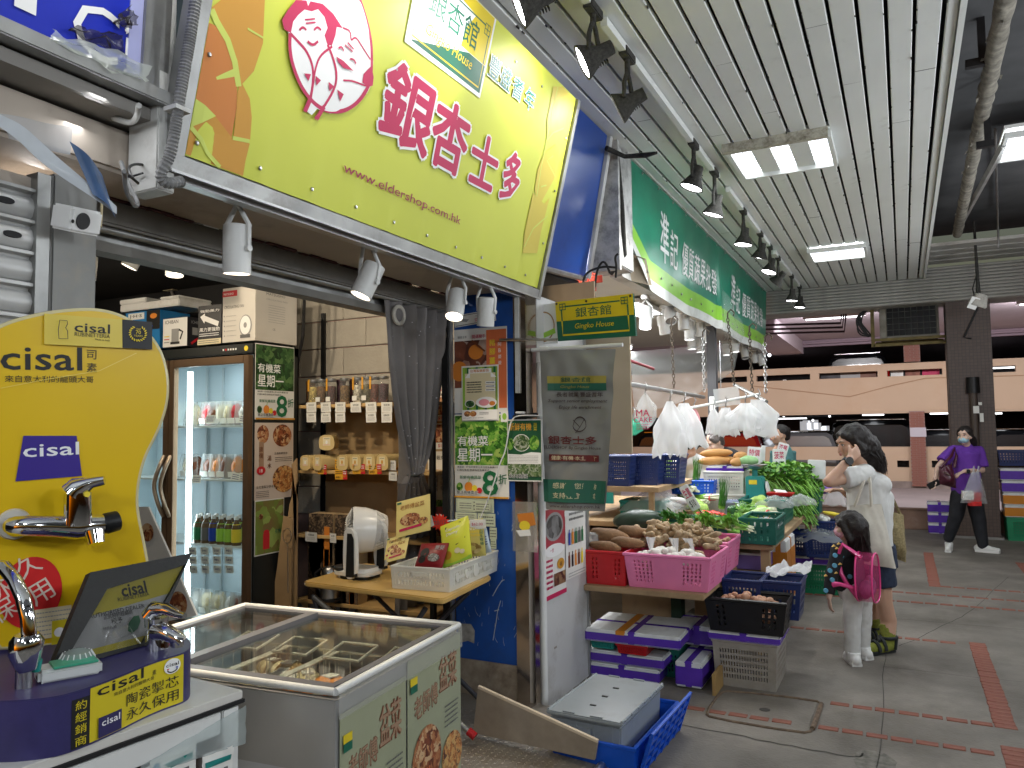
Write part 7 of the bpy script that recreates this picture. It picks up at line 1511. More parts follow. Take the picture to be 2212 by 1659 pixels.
C('small teal tray between the taped foam boxes under the table','basket',(-1.74,4.74,.18),.15,.2,.05,'teal_plastic',nx=12,nz=4,tp=.9);C('small red tray between the taped foam boxes under the table','basket',(-1.54,4.72,.17),.19,.2,.055,'red_plastic',nx=14,nz=4,tp=.9);C('green crate low under the table right of the foam boxes','crate',(-1.36,5.0,.0),.12,.36,.17,'dgreen_plastic',nx=5,nz=4)
# blue crate with a grey lidded tote
t=C('bright blue folding crate on the paving at the front of the pile','crate',Matrix.Translation((-1.31,3.7,0))@Matrix.Rotation(-.03,4,'Z'),.4,.66,.13,'blue_plastic',nx=4,nz=2,ny=6,tp=.99,z0=.08,z1=.9,wl=.86,solid=lambda x,z,k:k in(0,2))
mb=MB()
Rf=Euler((0,.32,0)).to_matrix()
for i in range(7):mb.box((.245,-.3+.1*i,.1),(.012,.012,.2),Rf)
for i in range(5):mb.box((.213+.016*i,.0,.015+.046*i),(.012,.62,.014),Rf)
mb.box((.235,0,.1),(.004,.6,.18),Rf)
mb.B_('ribs','blue_plastic',t,kind='stuff')
gt=T__('grey_tote','grey lidded storage box sitting in the blue crate','storage box',(-1.37,3.72,.045),-.03);MB().box((0,0,.075),(.345,.57,.15),tx=1.04,ty=1.03).B_('body','grey_crate',gt,bevel=.008)
MB().box((0,0,.165),(.385,.62,.02)).B_('lid','grey_crate',gt,bevel=.006)
mb=MB()
for s in(-1,1):mb.tb_([(s*.185,-.3,.175),(s*.185,.3,.175)],.007,8)
for i in range(7):
 for s in(-1,1):mb.sph((s*.192,-.27+.09*i,.176),.007,nu=8,nv=6)
for x in(-.08,.06):
 for y in(-.295,.295):mb.bb((x-.03,y-.005,.1751),(x+.03,y+.005,.182))
mb.B_('hinge','grey_crate',gt,kind='stuff');mb=MB()
for i in range(3):mb.bb((-.03+.005*i,-.16+.14*i,.1752),(.0+.005*i,-.148+.14*i,.179))
mb.B_('slot','p_black',gt,kind='stuff');mb=MB()
for i in range(4):mb.bb((-.14+.09*i,-.296,.01),(-.13+.09*i,-.288,.14))
mb.bb((-.1,-.3,.07),(.03,-.288,.12));mb.B_('handle_ribs','grey_crate',gt,kind='stuff')
# foam boxes bound with purple tape
def foam(x,y,z,w,d,h,lab,a=0.,tp=((.5,'x'),(.5,'y')),lid=True,cat='foam box',tm='purple_tape'):
 t=T__('foam_box',lab,cat,(x,y,z),a,'taped foam boxes');e=.0015
 MB().box((0,0,h/2),(w,d,h)).B_('box','styro',t,bevel=.008)
 MB().bb((-w/2-e,-d/2-e,h*.04),(w/2+e,d/2+e,h*.84)).B_('side_tape',tm,t,bevel=.007)
 for f,ax_ in tp:
  if ax_=='x':MB().bb((-w/2-2*e,(f-.5)*d-.025,.002),(w/2+2*e,(f-.5)*d+.025,h+e)).B_('tape',tm,t,bevel=.006)
  else:MB().bb(((f-.5)*w-.025,-d/2-2*e,.003),((f-.5)*w+.025,d/2+2*e,h+1.6*e)).B_('tape',tm,t,bevel=.006)
 return t
t=foam(-1.54,4.83,.235,.6,.48,.075,'large flat foam lid under the table, crossed with purple tape and a yellow strip',.03);MB().bb((-.1,-.244,.05),(-.04,.244,.0785)).B_('yellow_tape','orange_tape',t,bevel=.004)
foam(-1.6,4.86,.09,.5,.42,.075,'white foam box with purple tape under the small trays');foam(-1.62,4.85,.005,.48,.4,.08,'lowest foam box with purple tape under the trays');foam(-1.22,5.2,.18,.3,.5,.12,'foam box with dark tape at the right under the table');foam(-1.2,4.95,.01,.16,.6,.15,'foam box on the floor beside the yellow kick board')
t=foam(-.9,4.98,.275,.42,.4,.055,'foam box lid with purple tape between the black egg crate and the grey crate');foam(-.8,7.85,.29,.56,.42,.07,'foam box with purple tape on the green crate')
foam(-.88,6.4,.2,.12,.5,.5,'tall foam box with orange tape beside the purple cartons',tm='orange_tape')
for i in range(4):foam(1.56-.02*i,12.6,.31+.165*i,.75-.02*i,.4,.16,'far right foam box with orange tape, %s of the stack'%('lowest','second','third','top')[i],tm='purple_tape'if i>1 else'orange_tape')
for i in range(3):foam(.42,12.9,.005+.15*i,.3,.35,.145,'foam box left of the brown column foot, %s of the stack'%('lowest','middle','top')[i])
foam(-1.48,7.36,1.152,.34,.28,.05,'foam lid with purple tape under the brown squashes')
mat('purple_carton',(.22,.14,.42),.6,var=.15,vs=5)
for i in range(5):
 t=T__('carton','purple produce carton, %s of the stack beside the pink crates'%('lowest','second','third','fourth','top')[i],'carton',(-1.1+.03*(i%2),6.05,.02+.125*i),.05*(i%2),'purple produce cartons');MB().box((0,0,.06),(.36,.4,.118)).B_('box','purple_carton',t,bevel=.005);MB().box((0,0,.112),(.365,.405,.016)).B_('lid_edge','cardboard'if i%2 else'styro',t)
 if i==2:p=Print(.0);p.text('江安产品',-.15,.03,.05,'p_yellow',w=.26);p.B_(t,mtx=Matrix.Translation((0,-.2015,0))@Matrix.Rotation(pi/2,4,'X'))
 # -- produce
mat('ginger',(.36,.25,.14),.65,var=.22,vs=30,bump=.4,bs=90);mat('yam',(.19,.1,.045),.8,var=.3,vs=14,bump=.5,bs=60);mat('garlic',(.72,.68,.62),.5,var=.08,vs=25);mat('egg',(.42,.22,.13),.5,var=.15,vs=8);mat('tomato',(.65,.05,.03),.2,coat=.3);mat('gourd_dark',(.02,.04,.025),.35,var=.3,vs=9);mat('squash',(.48,.24,.07),.45,var=.12,vs=6);mat('pepper',(.015,.1,.015),.2,coat=.4);mat('lettuce',(.36,.55,.12),.5,var=.25,vs=14,bump=.5,bs=40);mat('stalk_w',(.72,.74,.55),.4,var=.08,vs=20);mat('stalk_g',(.2,.42,.06),.45,var=.25,vs=15);mat('leaf',(.045,.17,.02),.45,var=.45,vs=18);mat('leaf_l',(.16,.36,.05),.45,var=.35,vs=18);mat('radish',(.7,.7,.66),.45,var=.06);mat('taro',(.2,.15,.12),.85,var=.35,vs=22,bump=.5,bs=70);mat('red_tie',(.7,.03,.03),.3)
rg=random.Random(77);gm=[]
for k in range(5):
 ps_=[];p0=V((0,0,0));d=V((1,0,0))
 for i in range(4):
  p1=p0+d*.03;ps_.append(('c',p0,p1,.018,.021));
  if i%2==k%2 or i==2:e=V((d.y*.7+rg.uniform(-.4,.4),-d.x+rg.uniform(-.4,.4),rg.uniform(-.2,.6))).normalized();ps_.append(('c',p1,p1+e*.034*rg.choice((-1,1)),.017,.013))
  p0=p1;d=(d+V((rg.uniform(-.6,.6),rg.uniform(-.6,.6),rg.uniform(-.2,.3)))).normalized()
 o=blob('tmp',ps_,.006,3,'ginger');gm.append(o.data);bpy.data.objects.remove(o)
def heap(name,mes,n,cx_,cy_,z,rx,ry,hz,lab,cat,grp,tilt=.5,sc=(.85,1.15),labs=None):
 for i in range(n):
  r=sqrt(rg.random());a=rg.uniform(0,2*pi);x,y=r*cos(a),r*sin(a)
  o=pz(name,mes[i%len(mes)],None,(cx_+rx*x,cy_+ry*y,z+hz*(1-r*r)**.6*rg.uniform(.75,1.0)),(rg.uniform(-tilt,tilt),rg.uniform(-tilt,tilt),rg.uniform(0,6.3)));s=rg.uniform(*sc);o.scale=(s,s,s);tag(o,labs[i]if labs else lab,cat,grp)
heap('ginger_root',gm,95,-1.36,5.06,.755,.28,.27,.14,'knobbly piece of ginger in the heap over the pink crate','ginger','ginger roots')
def lump(n_,rx,ry,rz,m,am=.15,f=9,nu=14,nv=10,lobes=0):
 mb=MB();mb.sph((0,0,0),(rx,ry,rz),nu=nu,nv=nv);mb.v=[tuple(V(a)*(1+am*noise.noise(V(a)*f*3+V((n_,0,0)))+(.06*abs(sin(lobes*atan2(a[1],a[0])))if lobes else 0)))for a in mb.v];return sd_(mb,m,80)
ga=[lump(i,.026,.026,.022,'garlic',.05,5,16,10,3)for i in range(2)]
heap('garlic_bulb',ga,46,-1.31,4.71,.745,.22,.075,.06,'white garlic bulb in the front of the pink crate','garlic','garlic bulbs',sc=(.9,1.3))
for i,(x,y)in enumerate(((-1.43,4.7),(-1.27,4.72),(-1.17,4.74))):
 t=T__('bag_tail','twisted white mouth of a garlic bag, %s of three'%('left','middle','right')[i],'plastic bag',(x,y,.79),0,'garlic bags');MB().sh__(lambda a,b:V(((a-.5)*(.012+.05*b)+.02*(1-i)*b-.02*b,.012*sin(a*9),.09*b)),6,6).B_('bag',bw,t,smooth=80)
for i in range(5):tag(pz('garlic_tag',sd_(MB().box((0,0,0),(.03,.02,.016)),'p_yellow',bevel=.004),None,(-1.47+.09*i,4.67+.02*(i%2),.775)),'small yellow band on a garlic bag','label','yellow garlic bands')
ym=[lump(3+i,.13,.045,.042,'yam',.2,4,18,12)for i in range(3)]
for i,(x,y,z,rx,a,s,l)in enumerate(((-1.74,4.8,.86,.1,.5,1.15,'largest brown yam on top of the red crate'),(-1.6,4.76,.83,-.1,.35,.85,'brown yam right of the largest one'),(-1.72,4.68,.81,0,.1,.8,'brown yam lying at the front of the red crate'),(-1.62,4.92,.88,.2,.7,.9,'brown yam behind the others near the ginger'),(-1.8,4.9,.84,0,1.,.8,'brown yam by the white panel'))):o=tag(pz('yam',ym[i%3],None,(x,y,z),(rx,.12,a)),l,'yam','brown yams');o.scale=(s,)*3
t=T__('clear_bag','clear plastic bag of roots by the white panel left of the yams','plastic bag',(-1.83,4.72,.82));mb=MB();mb.sph((0,0,0),(.06,.06,.07));mb.v=[tuple(V(a)*(1+.3*noise.noise(V(a)*25)))for a in mb.v];mb.B_('bag',bt,t,smooth=80)
em=[lump(2,.027,.022,.022,'egg',.03)];heap('brown_egg',em,34,-.88,4.9,.44,.2,.11,.1,'brown egg in the black crate','egg','brown eggs');heap('brown_egg',em,12,-.78,4.8,.4,.07,.015,.06,'brown egg showing through the side of the black crate','egg','brown eggs')
t=T__('plastic_bag','crumpled white plastic bag in the right navy basket behind the eggs','plastic bag',(-.68,5.2,.58));MB().sh__(lambda a,b:V(((a-.5)*.26,(b-.5)*.2,.05+.09*noise.noise(V((a*4,b*4,3)))+.05*a)),14,10).B_('bag',bw,t,smooth=80)
wg=tag(pz('wax_gourd',lump(9,.2,.09,.085,'gourd_dark',.05,3,22,14),None,(-1.82,5.7,.86),(0,-.05,.25)),'large dark green wax gourd beside the teal crate','gourd')
tmh=[lump(4,.035,.035,.03,'tomato',.04,4)];heap('tomato',tmh,9,-1.4,6.3,.84,.13,.06,.03,'red tomato in the tray at the middle of the vegetable bed','tomato','red tomatoes in the tray');heap('tomato',tmh,8,-1.16,5.35,.72,.1,.12,.04,'red tomato in the rear pink crate','tomato','tomatoes in the pink crate')
pm=[lump(6,.045,.04,.05,'pepper',.08,4,14,10,2)];heap('green_pepper',pm,6,-1.18,6.45,.86,.1,.08,.05,'glossy green pepper beside the tomatoes','pepper','green peppers')
for i,(x,y,z,s,l)in enumerate(((-1.1,6.75,.92,1,'round pale green cabbage in the middle of the bed'),(-1.03,6.4,.88,.8,'pale cabbage beside the peppers'),(-1.55,6.55,.88,.8,'small pale cabbage left of the peppers'),(-1.65,6.7,.9,.9,'pale cabbage by the leek bundle'))):o=tag(pz('cabbage',lump(7+i,.085,.08,.065,'lettuce',.35,6,18,12),None,(x,y,z)),l,'cabbage','cabbages');o.scale=(s,)*3
bg_=lump(11,.13,.04,.038,mat('bitter',(.5,.66,.32),.4,var=.15,vs=30,bump=.9,bs=60),.1,9,20,12);o=tag(pz('bitter_gourd',bg_,None,(-1.02,6.1,.9),(0,-.25,.6)),'pale warty bitter gourd lying across the vegetable bed','gourd')
for i,(x,y,z,l)in enumerate(((-1.6,7.3,1.25,'upper'),(-1.58,7.34,1.32,'topmost'),(-1.5,7.36,1.25,'middle'),(-1.38,7.3,1.24,'small right'),(-1.37,7.4,1.29,'rear right'))):o=tag(pz('brown_squash',lump(20+i,.15 if i<2 else .1,.045,.042,'squash',.06,4,18,12),None,(x,y,z),(0,-.05,.15 if i<3 else 1.2)),'%s long brown squash on the foam lid'%l,'squash','long brown squashes')
tag(pz('green_squash',lump(30,.09,.05,.05,mat('sq_green',(.25,.45,.2),.4,var=.2,vs=12),.05),None,(-1.28,7.32,1.25),(0,0,.4)),'pale green squash at the right of the brown squashes','squash')
def bu(name,lab,cat,x,y,z,L,n,rot,wr,white=.3,r=.004,leaf=0,tie='red_tie',grp=None,sp=.5,cw='stalk_w',cg='stalk_g',lf='leaf'):
 t=T__(name,lab,cat,(x,y,z),group=grp,rot=rot);mb=MB();q=random.Random(int(L*1e3)+n)
 for i in range(n):
  a=q.uniform(0,6.3);rr=wr*sqrt(q.random());c=V((0,rr*cos(a),abs(rr*sin(a))));l=L*q.uniform(.85,1.05);d1=V((1,q.uniform(-.12,.12)*sp,q.uniform(-.05,.15)*sp));m1=c+d1*l*white;e=c+d1*l+V((0,q.uniform(-.06,.06)*sp,q.uniform(-.02,.04)))
  mb.tb_([c,m1],r,5,0);mb.tb_([m1,(m1+e)/2,e],[r,r*.8,r*.4],4,1)
  for k in range(leaf):
   lc=m1.lerp(e,q.uniform(.4,1));u=V((q.uniform(.2,1),q.uniform(-1,1),q.uniform(-.3,1))).normalized()*.05;w_=u.cross(V((q.uniform(-1,1),q.uniform(-1,1),.5))).normalized()*.018
   mb.poly([lc,lc+u*.5+w_,lc+u,lc+u*.5-w_],2)
 mb.B_('stalks',[cw,cg,lf],t,kind='stuff')
 if tie:MB().tb_([(L*.22,wr*1.1*cos(a),max(-.005,wr*1.15*sin(a)))for a in[i*pi/6 for i in range(12)]],.006,5,closed=True).B_('tie',tie,t,smooth=60)
 return t
G_='tied vegetable bundles on the stall'
bu('leek_bundle','leek bundle with red ties, upper of the two on the bed','leek bundle',-1.45,6.95,.93,.55,16,(0,.12,2.6),.04,.35,.009,1,grp=G_,tie='red_tie');bu('leek_bundle','leek bundle with blue ties below the other leeks','leek bundle',-1.55,6.8,.9,.5,14,(0,.1,2.75),.035,.4,.009,1,grp=G_,tie='p_navy');bu('leek_bundle','leafy leek bundle behind the radish crate','leek bundle',-1.7,7.0,.98,.5,22,(0,-.05,2.5),.05,.15,.008,3,grp=G_,tie=None)
for i,(x,y,z,a)in enumerate(((-.95,5.62,.8,2.9),(-.82,5.85,.86,3.0),(-.86,6.05,.9,2.75),(-1.1,5.85,.86,2.9),(-.95,6.55,.88,2.8),(-1.3,5.6,.82,3.1))):bu('scallion_bundle','scallion bundle with a red tie, %s on the right side of the bed'%('front','front right','rear right','centre','rear','front left')[i],'scallion bundle',x,y,z,.36,26,(0,.05,a),.032,.3,.0045,1,grp=G_,lf='leaf_l')
for i,(x,y)in enumerate(((-1.5,5.6),(-1.35,5.5),(-1.2,5.52),(-1.05,5.5))):bu('parsley_bundle','leafy herb bundle behind the ginger heap, %s from the left'%('first','second','third','fourth')[i],'herb bundle',x+.1,y,.84,.22,16,(0,-.2,3.0+.2*i),.04,.2,.003,5,None,G_,lf='leaf'if i<2 else'leaf_l')
for i,(x,y,z)in enumerate(((-1.72,7.15,1.02),(-1.42,6.85,.85))):bu('chive_bundle','upright dark chives %s'%('beside the squash basket','standing before the white basket')[i],'chives',x,y,z,.26,40,(0,-pi/2+.15,0),.05,.1,.003,0,None,G_,.9,'stalk_g','leaf')
# tall wall of leafy greens at the right of the bed
t=T__('greens_stack','tall stack of tied leafy greens at the right end of the vegetable bed','leafy greens',(-1.05,7.75,.75));mb=MB();q=random.Random(3)
for i in range(420):
 x,y,z=q.uniform(-.2,.22),q.uniform(-.25,.25),q.uniform(0,.36);d=V((.1+q.uniform(-.02,.03),-.1+q.uniform(-.03,.03),-.03-.08*q.random()));c=V((x,y-.05,z));mb.tb_([c,c+d*.6,c+d+V((0,0,-.03))],[.0055,.005,.004],4,i%2)
mb.B_('stems',['stalk_g','leaf_l'],t,kind='stuff');mb=MB()
for i in range(900):
 c=V((q.uniform(-.24,.26),q.uniform(-.28,.25),q.uniform(.3,.46)));u=V((q.uniform(-1,1),q.uniform(-1,1),q.uniform(-.5,.7))).normalized()*.055;w_=u.cross(V((q.uniform(-1,1),q.uniform(-1,1),1))).normalized()*.022;mb.add([c,c+u*.5+w_,c+u,c+u*.5-w_],[(0,1,2,3)],i%3)
mb.B_('leaves',['leaf','leaf_l','stalk_g'],t,kind='stuff')
t=T__('greens_stack','smaller bunch of dark greens in the crate right of the tall stack','leafy greens',(-.85,8.0,.95));mb=MB()
for i in range(420):c=V((q.uniform(-.12,.12),q.uniform(-.15,.15),q.uniform(-.1,.15)));u=V((q.uniform(-1,1),q.uniform(-1,1),q.uniform(-.6,.7))).normalized()*.06;w_=u.cross(V((q.uniform(-1,1),q.uniform(-1,1),1))).normalized()*.025;mb.add([c,c+u*.5+w_,c+u,c+u*.5-w_],[(0,1,2,3)],i%2)
mb.B_('leaves',['leaf','leaf_l'],t,kind='stuff');MB().box((0,0,-.12),(.22,.3,.2),tx=1.1,ty=1.1).B_('crate','dgreen_plastic',t)
for i in range(9):tag(pz('white_radish',lump(40+i%3,.13,.028,.026,'radish',.06,3,12,10),None,(-1.98+.04*i,6.3+.02*(i%3),.9+.03*(i%3)),(0,rg.uniform(-.2,.2),1.2+rg.uniform(-.3,.3))),'white radish under plastic in the teal crate','radish','white radishes')
bh=[lump(50,.03,.012,.012,'stalk_w')];heap('baby_corn',bh,24,-1.7,6.4,.9,.1,.08,.06,'pale yellow baby corn spilling from the teal crate','baby corn','baby corn',.2)
tr_=[lump(60+i,.07,.045,.042,'taro',.15,5)for i in range(2)];heap('taro',tr_,10,-.95,8.05,.62,.2,.12,.08,'brown taro root in the pile beyond the right edge of the bed','taro','taro roots')
heap('pale_root',[lump(63,.05,.035,.032,'radish',.1)],5,-.78,8.0,.66,.1,.08,.05,'pale root among the taro pile','root','pale roots')
tag(pz('yellow_squash',lump(70,.12,.025,.02,'p_yellow',.2,8),None,(-.62,8.0,.72),(0,.2,.5)),'yellow vegetable lying beside the girl','vegetable');tag(pz('purple_bag',lump(71,.07,.05,.04,'p_purple',.3,9),None,(-.72,8.4,.92)),'purple wrapped vegetable near the elbow of the woman in white','vegetable')
def fo(nm,lab,x,y,z,w,d,h,m='bag_thin',sd=1):
 t=T__(nm,lab,'plastic bag',(x,y,z),group='clear plastic over the vegetables');MB().sh__(lambda a,b:V(((a-.5)*w,(b-.5)*d,h*(sin(pi*a)*sin(pi*b))**.5+.03*noise.noise(V((a*5,b*5,sd))))),18,14).B_('film',MATS.get(m)or bt,t,smooth=80)
MATS['bag_thin']=bt;MATS['bag_white']=bw
for a in((-1.88,6.3,.88,.5,.4,.16,'clear bag over the radishes in the teal crate'),(-1.15,6.15,.8,.4,.28,.06,'white crumpled plastic under the bitter gourd'),(-.9,5.75,.86,.2,.25,.05,'clear bag of scallions at the right front of the bed'),(-.98,6.75,.9,.3,.3,.08,'clear bag of greens at the right of the bed'),(-.72,7.7,.53,.42,.42,.08,'clear plastic over the blue basket beside the girl'),(-.62,8.1,.8,.22,.2,.15,'clear knotted bag of greens near the elbow of the woman in white'),(-.8,6.95,.9,.25,.2,.08,'grey clear bag behind the right edge of the bed')):fo('plastic_film',a[6],*a[:6],sd=a[0]*9)
t=T__('tomato_tray','blue rimmed tray under the red tomatoes','tray',(-1.4,6.3,.77));MB().box((0,0,.02),(.34,.2,.05),tx=1.1,ty=1.1).B_('tray',mat('tray_blue',(.2,.25,.5),.4),t,bevel=.006)
# scale
sc_=T__('weighing_scale','green dial weighing scale with a steel pan on the vegetable bed','weighing scale',(-1.2,7.2,.9));MB().pm_([(-.08,0),(.1,0),(.06,.22),(-.08,.22)],-.08,.08,Matrix.Rotation(pi/2,4,'X')).B_('body',mat('scale_green',(.03,.28,.26),.4,var=.12),sc_,bevel=.008);MB().lt([(0,0),(.075,.0),(.08,.012),(0,.014)],22,Matrix.Translation((.095,-.0,.1))@Euler((0,pi/2-.18,0)).to_matrix().to_4x4()).B_('dial','white_plastic',sc_,smooth=40);MB().cyl((-.01,0,.22),(-.01,0,.28),.025).B_('stem','scale_green',sc_);MB().lt([(0,.0),(.06,.005),(.11,.035),(.115,.045),(.112,.047),(.06,.012),(0,.008)],26,Matrix.Translation((-.01,0,.28))).B_('pan','steel',sc_,smooth=40);MB().bb((-.05,-.0815,.15),(.02,-.0805,.19)).B_('sticker','p_yellow',sc_)
t=T__('red_dish','small red dish of receipts beside the weighing scale','dish',(-.98,7.1,.96));MB().box((0,0,.012),(.2,.14,.03),tx=1.15,ty=1.15).B_('dish','red_plastic',t,bevel=.006);MB().box((.0,0,.035),(.1,.08,.012),Euler((.2,.1,.4)).to_matrix()).B_('paper','p_white',t)
# price boards on sticks
def pb_(u,v,y,w,h,a,lab,txt='',pole=None):
 q=oy(u,v,y);t=T__('price_board',lab,'price board',tuple(q),group='foam price boards on the stall',rot=(pi/2,0,.15));M=Matrix.Rotation(a,4,'Z');MB().box((0,0,0),(w,h,.025),M.to_3x3()).B_('board','styro',t,bevel=.006)
 if txt:p=Print(.0132);p.text(txt,0,.02*h,.35*h,'p_magenta',w=.75*w,al='C',bold=.03);p.text('$10',0,-.4*h,.3*h,'p_black',w=.6*w,al='C',bold=.02);p.B_(t,mtx=M)
 e=oy(*pole,y)if pole else q-V((0,0,.3));d=e-q;MB().tb_([V((0,0,-.01)),V((d.x,d.z,-.01))],.005,5).B_('stick','black_metal',t)
pb_(1693,976,5.6,.05,.17,.55,'foam price board leaning on a long dark stick over the ginger','菜心',(1745,1065))if 0 else pb_(1490,1075,5.75,.07,.2,.5,'foam price board leaning on a long dark stick over the ginger','生薑',(1531,1130))
pb_(1629,985,7.6,.13,.17,-.12,'upright foam price board left of the scale pan','特價',(1640,1030));pb_(1648,985,7.65,.04,.2,-.08,'narrow foam strip board beside the upright price board');pb_(1606,1005,7.6,.13,.1,-.05,'low foam price board behind the scale','西芹');pb_(1683,992,7.9,.12,.2,0,'foam price board in front of the teal shirted person','菠菜');pb_(1690,972,8.0,.1,.14,-.3,'foam board tucked behind the one before the teal shirt','芥蘭');pb_(1682,1018,7.8,.12,.06,0,'small foam board under the price board before the teal shirt','通菜');pb_(1764,1014,7.9,.16,.18,-.05,'blank foam price board over the dark greens at the right')
t=T__('sale_card','green card marked for rent behind the blue baskets','card',tuple(oy(1587,1175,7))if 0 else tuple(oy(1596,1180,8))if 0 else tuple(oy(1587-0,1178,8))if 0 else tuple(oy(1440,1015,8.2)));MB().box((0,0,0),(.3,.01,.3)).B_('card','p_lgreen',t);p=Print(.0);p.text('租售',0,-.08,.16,'p_black',al='C');p.B_(t,mtx=Matrix.Translation((0,-.007,0))@Matrix.Rotation(pi/2,4,'X'))
# == PEOPLE
mat('skin',(.56,.34,.24),.5,var=.05,vs=12,sss=.12);mat('skin_pale',(.62,.42,.33),.5,var=.05,vs=12,sss=.12);mat('hair',(.012,.008,.007),.5,var=.5,vs=40,bump=.5,bs=130);mat('hair_grey',(.09,.075,.07),.5,var=.4,vs=50,bump=.4,bs=120);mat('tee_white',(.66,.66,.64),.85,var=.05,vs=8);mat('denim',(.02,.03,.06),.85,var=.25,vs=30);mat('canvas',(.62,.58,.5),.85,var=.06,vs=30,bump=.15,bs=200);mat('sock',(.2,.22,.035),.9,var=.2,vs=60);mat('sandal',(.015,.018,.018),.7);mat('purple_tee',(.13,.035,.33),.85,var=.12,vs=9);mat('trousers_black',(.014,.015,.02),.8,var=.3,vs=12);mat('shoe_white',(.72,.72,.7),.5,var=.06,vs=20);mat('maroon_bag',(.06,.008,.02),.35,var=.2,vs=10);mat('mask_blue',(.36,.58,.68),.7);mat('teal_tee',(.06,.17,.17),.85,var=.1,vs=9);mat('black_tee',(.015,.015,.018),.85);mat('lip',(.42,.12,.11),.4);mat('jeans_white',(.6,.6,.58),.85,var=.06,vs=14)
def limb(pts,rs,kind='c'):return[(kind,pts[i],pts[i+1],rs[i],rs[i+1])for i in range(len(pts)-1)]
def hand(w,d,n,s=1.,curl=.5,side=1):
 """palm, four fingers of unequal length and a thumb from the side of the palm; w wrist, d finger direction, n palm normal"""
 d=V(d).normalized();n=(V(n)-d*d.dot(V(n))).normalized();x=d.cross(n)*side;P=[]
 for i in range(4):k=(i-1.5)*.0185*s;b=w+x*k*.8;P.append(('c',b+d*.015*s,b+x*k*.25+d*.085*s,.0115*s,.0105*s))
 for i,l in enumerate((.068,.078,.074,.058)):
  b=w+x*(i-1.5)*.021*s+d*.085*s;q=b;a=0
  for k,f in enumerate((.45,.32,.23)):a+=curl*(.35 if k==0 else .75);e=q+(d*cos(a)+n*sin(a))*l*f*s;P.append(('c',q,e,.0095*s-.0008*k*s,.0088*s-.0008*k*s));q=e
 b=w-x*.024*s+d*.025*s;e=b-x*.03*s+d*.03*s+n*.012*s;P+=[('c',b,e,.012*s,.0105*s),('c',e,e+(d*.8+n*.5-x*.1).normalized()*.032*s,.0105*s,.009*s)];return P
def head(c,f,up,s=1.):
 f=V(f).normalized();up=(V(up)-f*f.dot(V(up))).normalized();x=f.cross(up);R=Matrix((x,f,up)).transposed();q=lambda a,b,c_:c+(x*a+f*b+up*c_)*s
 P=[('e',q(0,-.012,.03),(.074*s,.092*s,.088*s),R),('e',q(0,.022,-.03),(.058*s,.066*s,.075*s),R),('e',q(0,.05,-.083),(.026*s,.024*s,.022*s),R),('c',q(0,.083,.012),q(0,.102,-.03),.009*s,.0135*s),('e',q(0,.088,-.052),(.02*s,.012*s,.011*s),R)]
 for k in(-1,1):P+=[('e',q(.07*k,-.008,-.008),(.012*s,.022*s,.032*s),R),('e',q(.036*k,.058,-.022),(.026*s,.028*s,.026*s),R),('e',q(.03*k,.07,.034),(.026*s,.016*s,.012*s),R)]
 return P,q,R
def face(t,q,R,s,k_=(-1,1),lips=True):
 mb=MB();mw=MB();ml=MB()
 for k in k_:
  mw.sph(q(.031*k,.0785,.012),(.012*s,.0055*s,.004*s),R,10,6);mb.sph(q(.031*k,.083,.0118),(.006*s,.004*s,.006*s),R,8,6);mb.tb_([q(.014*k,.087,.033),q(.032*k,.086,.039),q(.05*k,.075,.033)],[.0022*s,.0032*s,.0015*s],5);mb.tb_([q(.016*k,.084,.0165),q(.031*k,.0845,.0205),q(.046*k,.076,.0155)],.0016*s,5)
 mw.B_('eye_white','paper',t,smooth=60);mb.B_('eyes_and_brows','hair',t,smooth=60,kind='stuff')
 if lips:ml.sph(q(0,.0985,-.0475),(.017*s,.005*s,.0045*s),R,10,6).sph(q(0,.098,-.056),(.015*s,.0055*s,.005*s),R,10,6);ml.B_('lips','lip',t,smooth=60)
def strands(fn,n,r,m,t,nm='hair_strands'):
 mb=MB();q=random.Random(n)
 for i in range(n):P=fn(q);mb.tb_(P,[r*(1-.75*k/(len(P)-1))for k in range(len(P))],4)
 mb.B_(nm,m,t,smooth=80,kind='stuff')
Z3=V((0,0,1));RH=V((RT.x,RT.y,0)).normalized();FH=V((FW.x,FW.y,0)).normalized()
def who(lab,u,v):p=oz(u,v,0);return T__('person',lab,'person',(p.x,p.y,0)),p
# --- woman in white at the stall
t,o0=who('woman in a white tee and dark shorts touching her hair, carrying a tote bag',1905,1412);D=(V((o0.x,o0.y,CAMH))-C0).dot(FW)
J=lambda u,v,dd=0:od(u,v,D+dd)-V((o0.x,o0.y,0))
hf=(-RH*.97-FH*.12-Z3*.28);hc=J(1838,958,.02);P,q,R=head(hc,hf,Z3);sh=J(1868,1024,-.09);sh2=J(1862,1022,.22);el=J(1790,1041,-.2);wr_=J(1835,991,-.17);hip=J(1885,1200,.06)
P+=[('c',hc-Z3*.05+RH*.02,J(1864,1016,.06),.05,.055),('e',J(1876,1080,.06),(.13,.11,.24),None),('e',J(1886,1195,.06),(.15,.12,.12),None)]+limb([sh,el,wr_],[.046,.038,.026])+hand(wr_,J(1856,972,-.12)-wr_,FH*.9-RH*.3,1.,.7,-1)
el2=J(1838,1072,.25);w2=J(1822,1060,.22);P+=limb([sh2,el2,w2],[.042,.036,.026])+hand(w2,J(1800,1057,.2)-w2,-Z3,.95,.4,1)
k1,a1=J(1909,1300,-.02),J(1921,1392,-.05);k2,a2=J(1882,1296,.14),J(1888,1368,.22);P+=limb([J(1897,1215,0),k1,J(1919,1340,.0),a1],[.085,.056,.055,.036])+limb([J(1880,1212,.14),k2,J(1886,1330,.2),a2],[.085,.056,.054,.036])
f1,f2=[(a1,J(1872,1406,-.12)),(a2,J(1868,1377,.16))],0
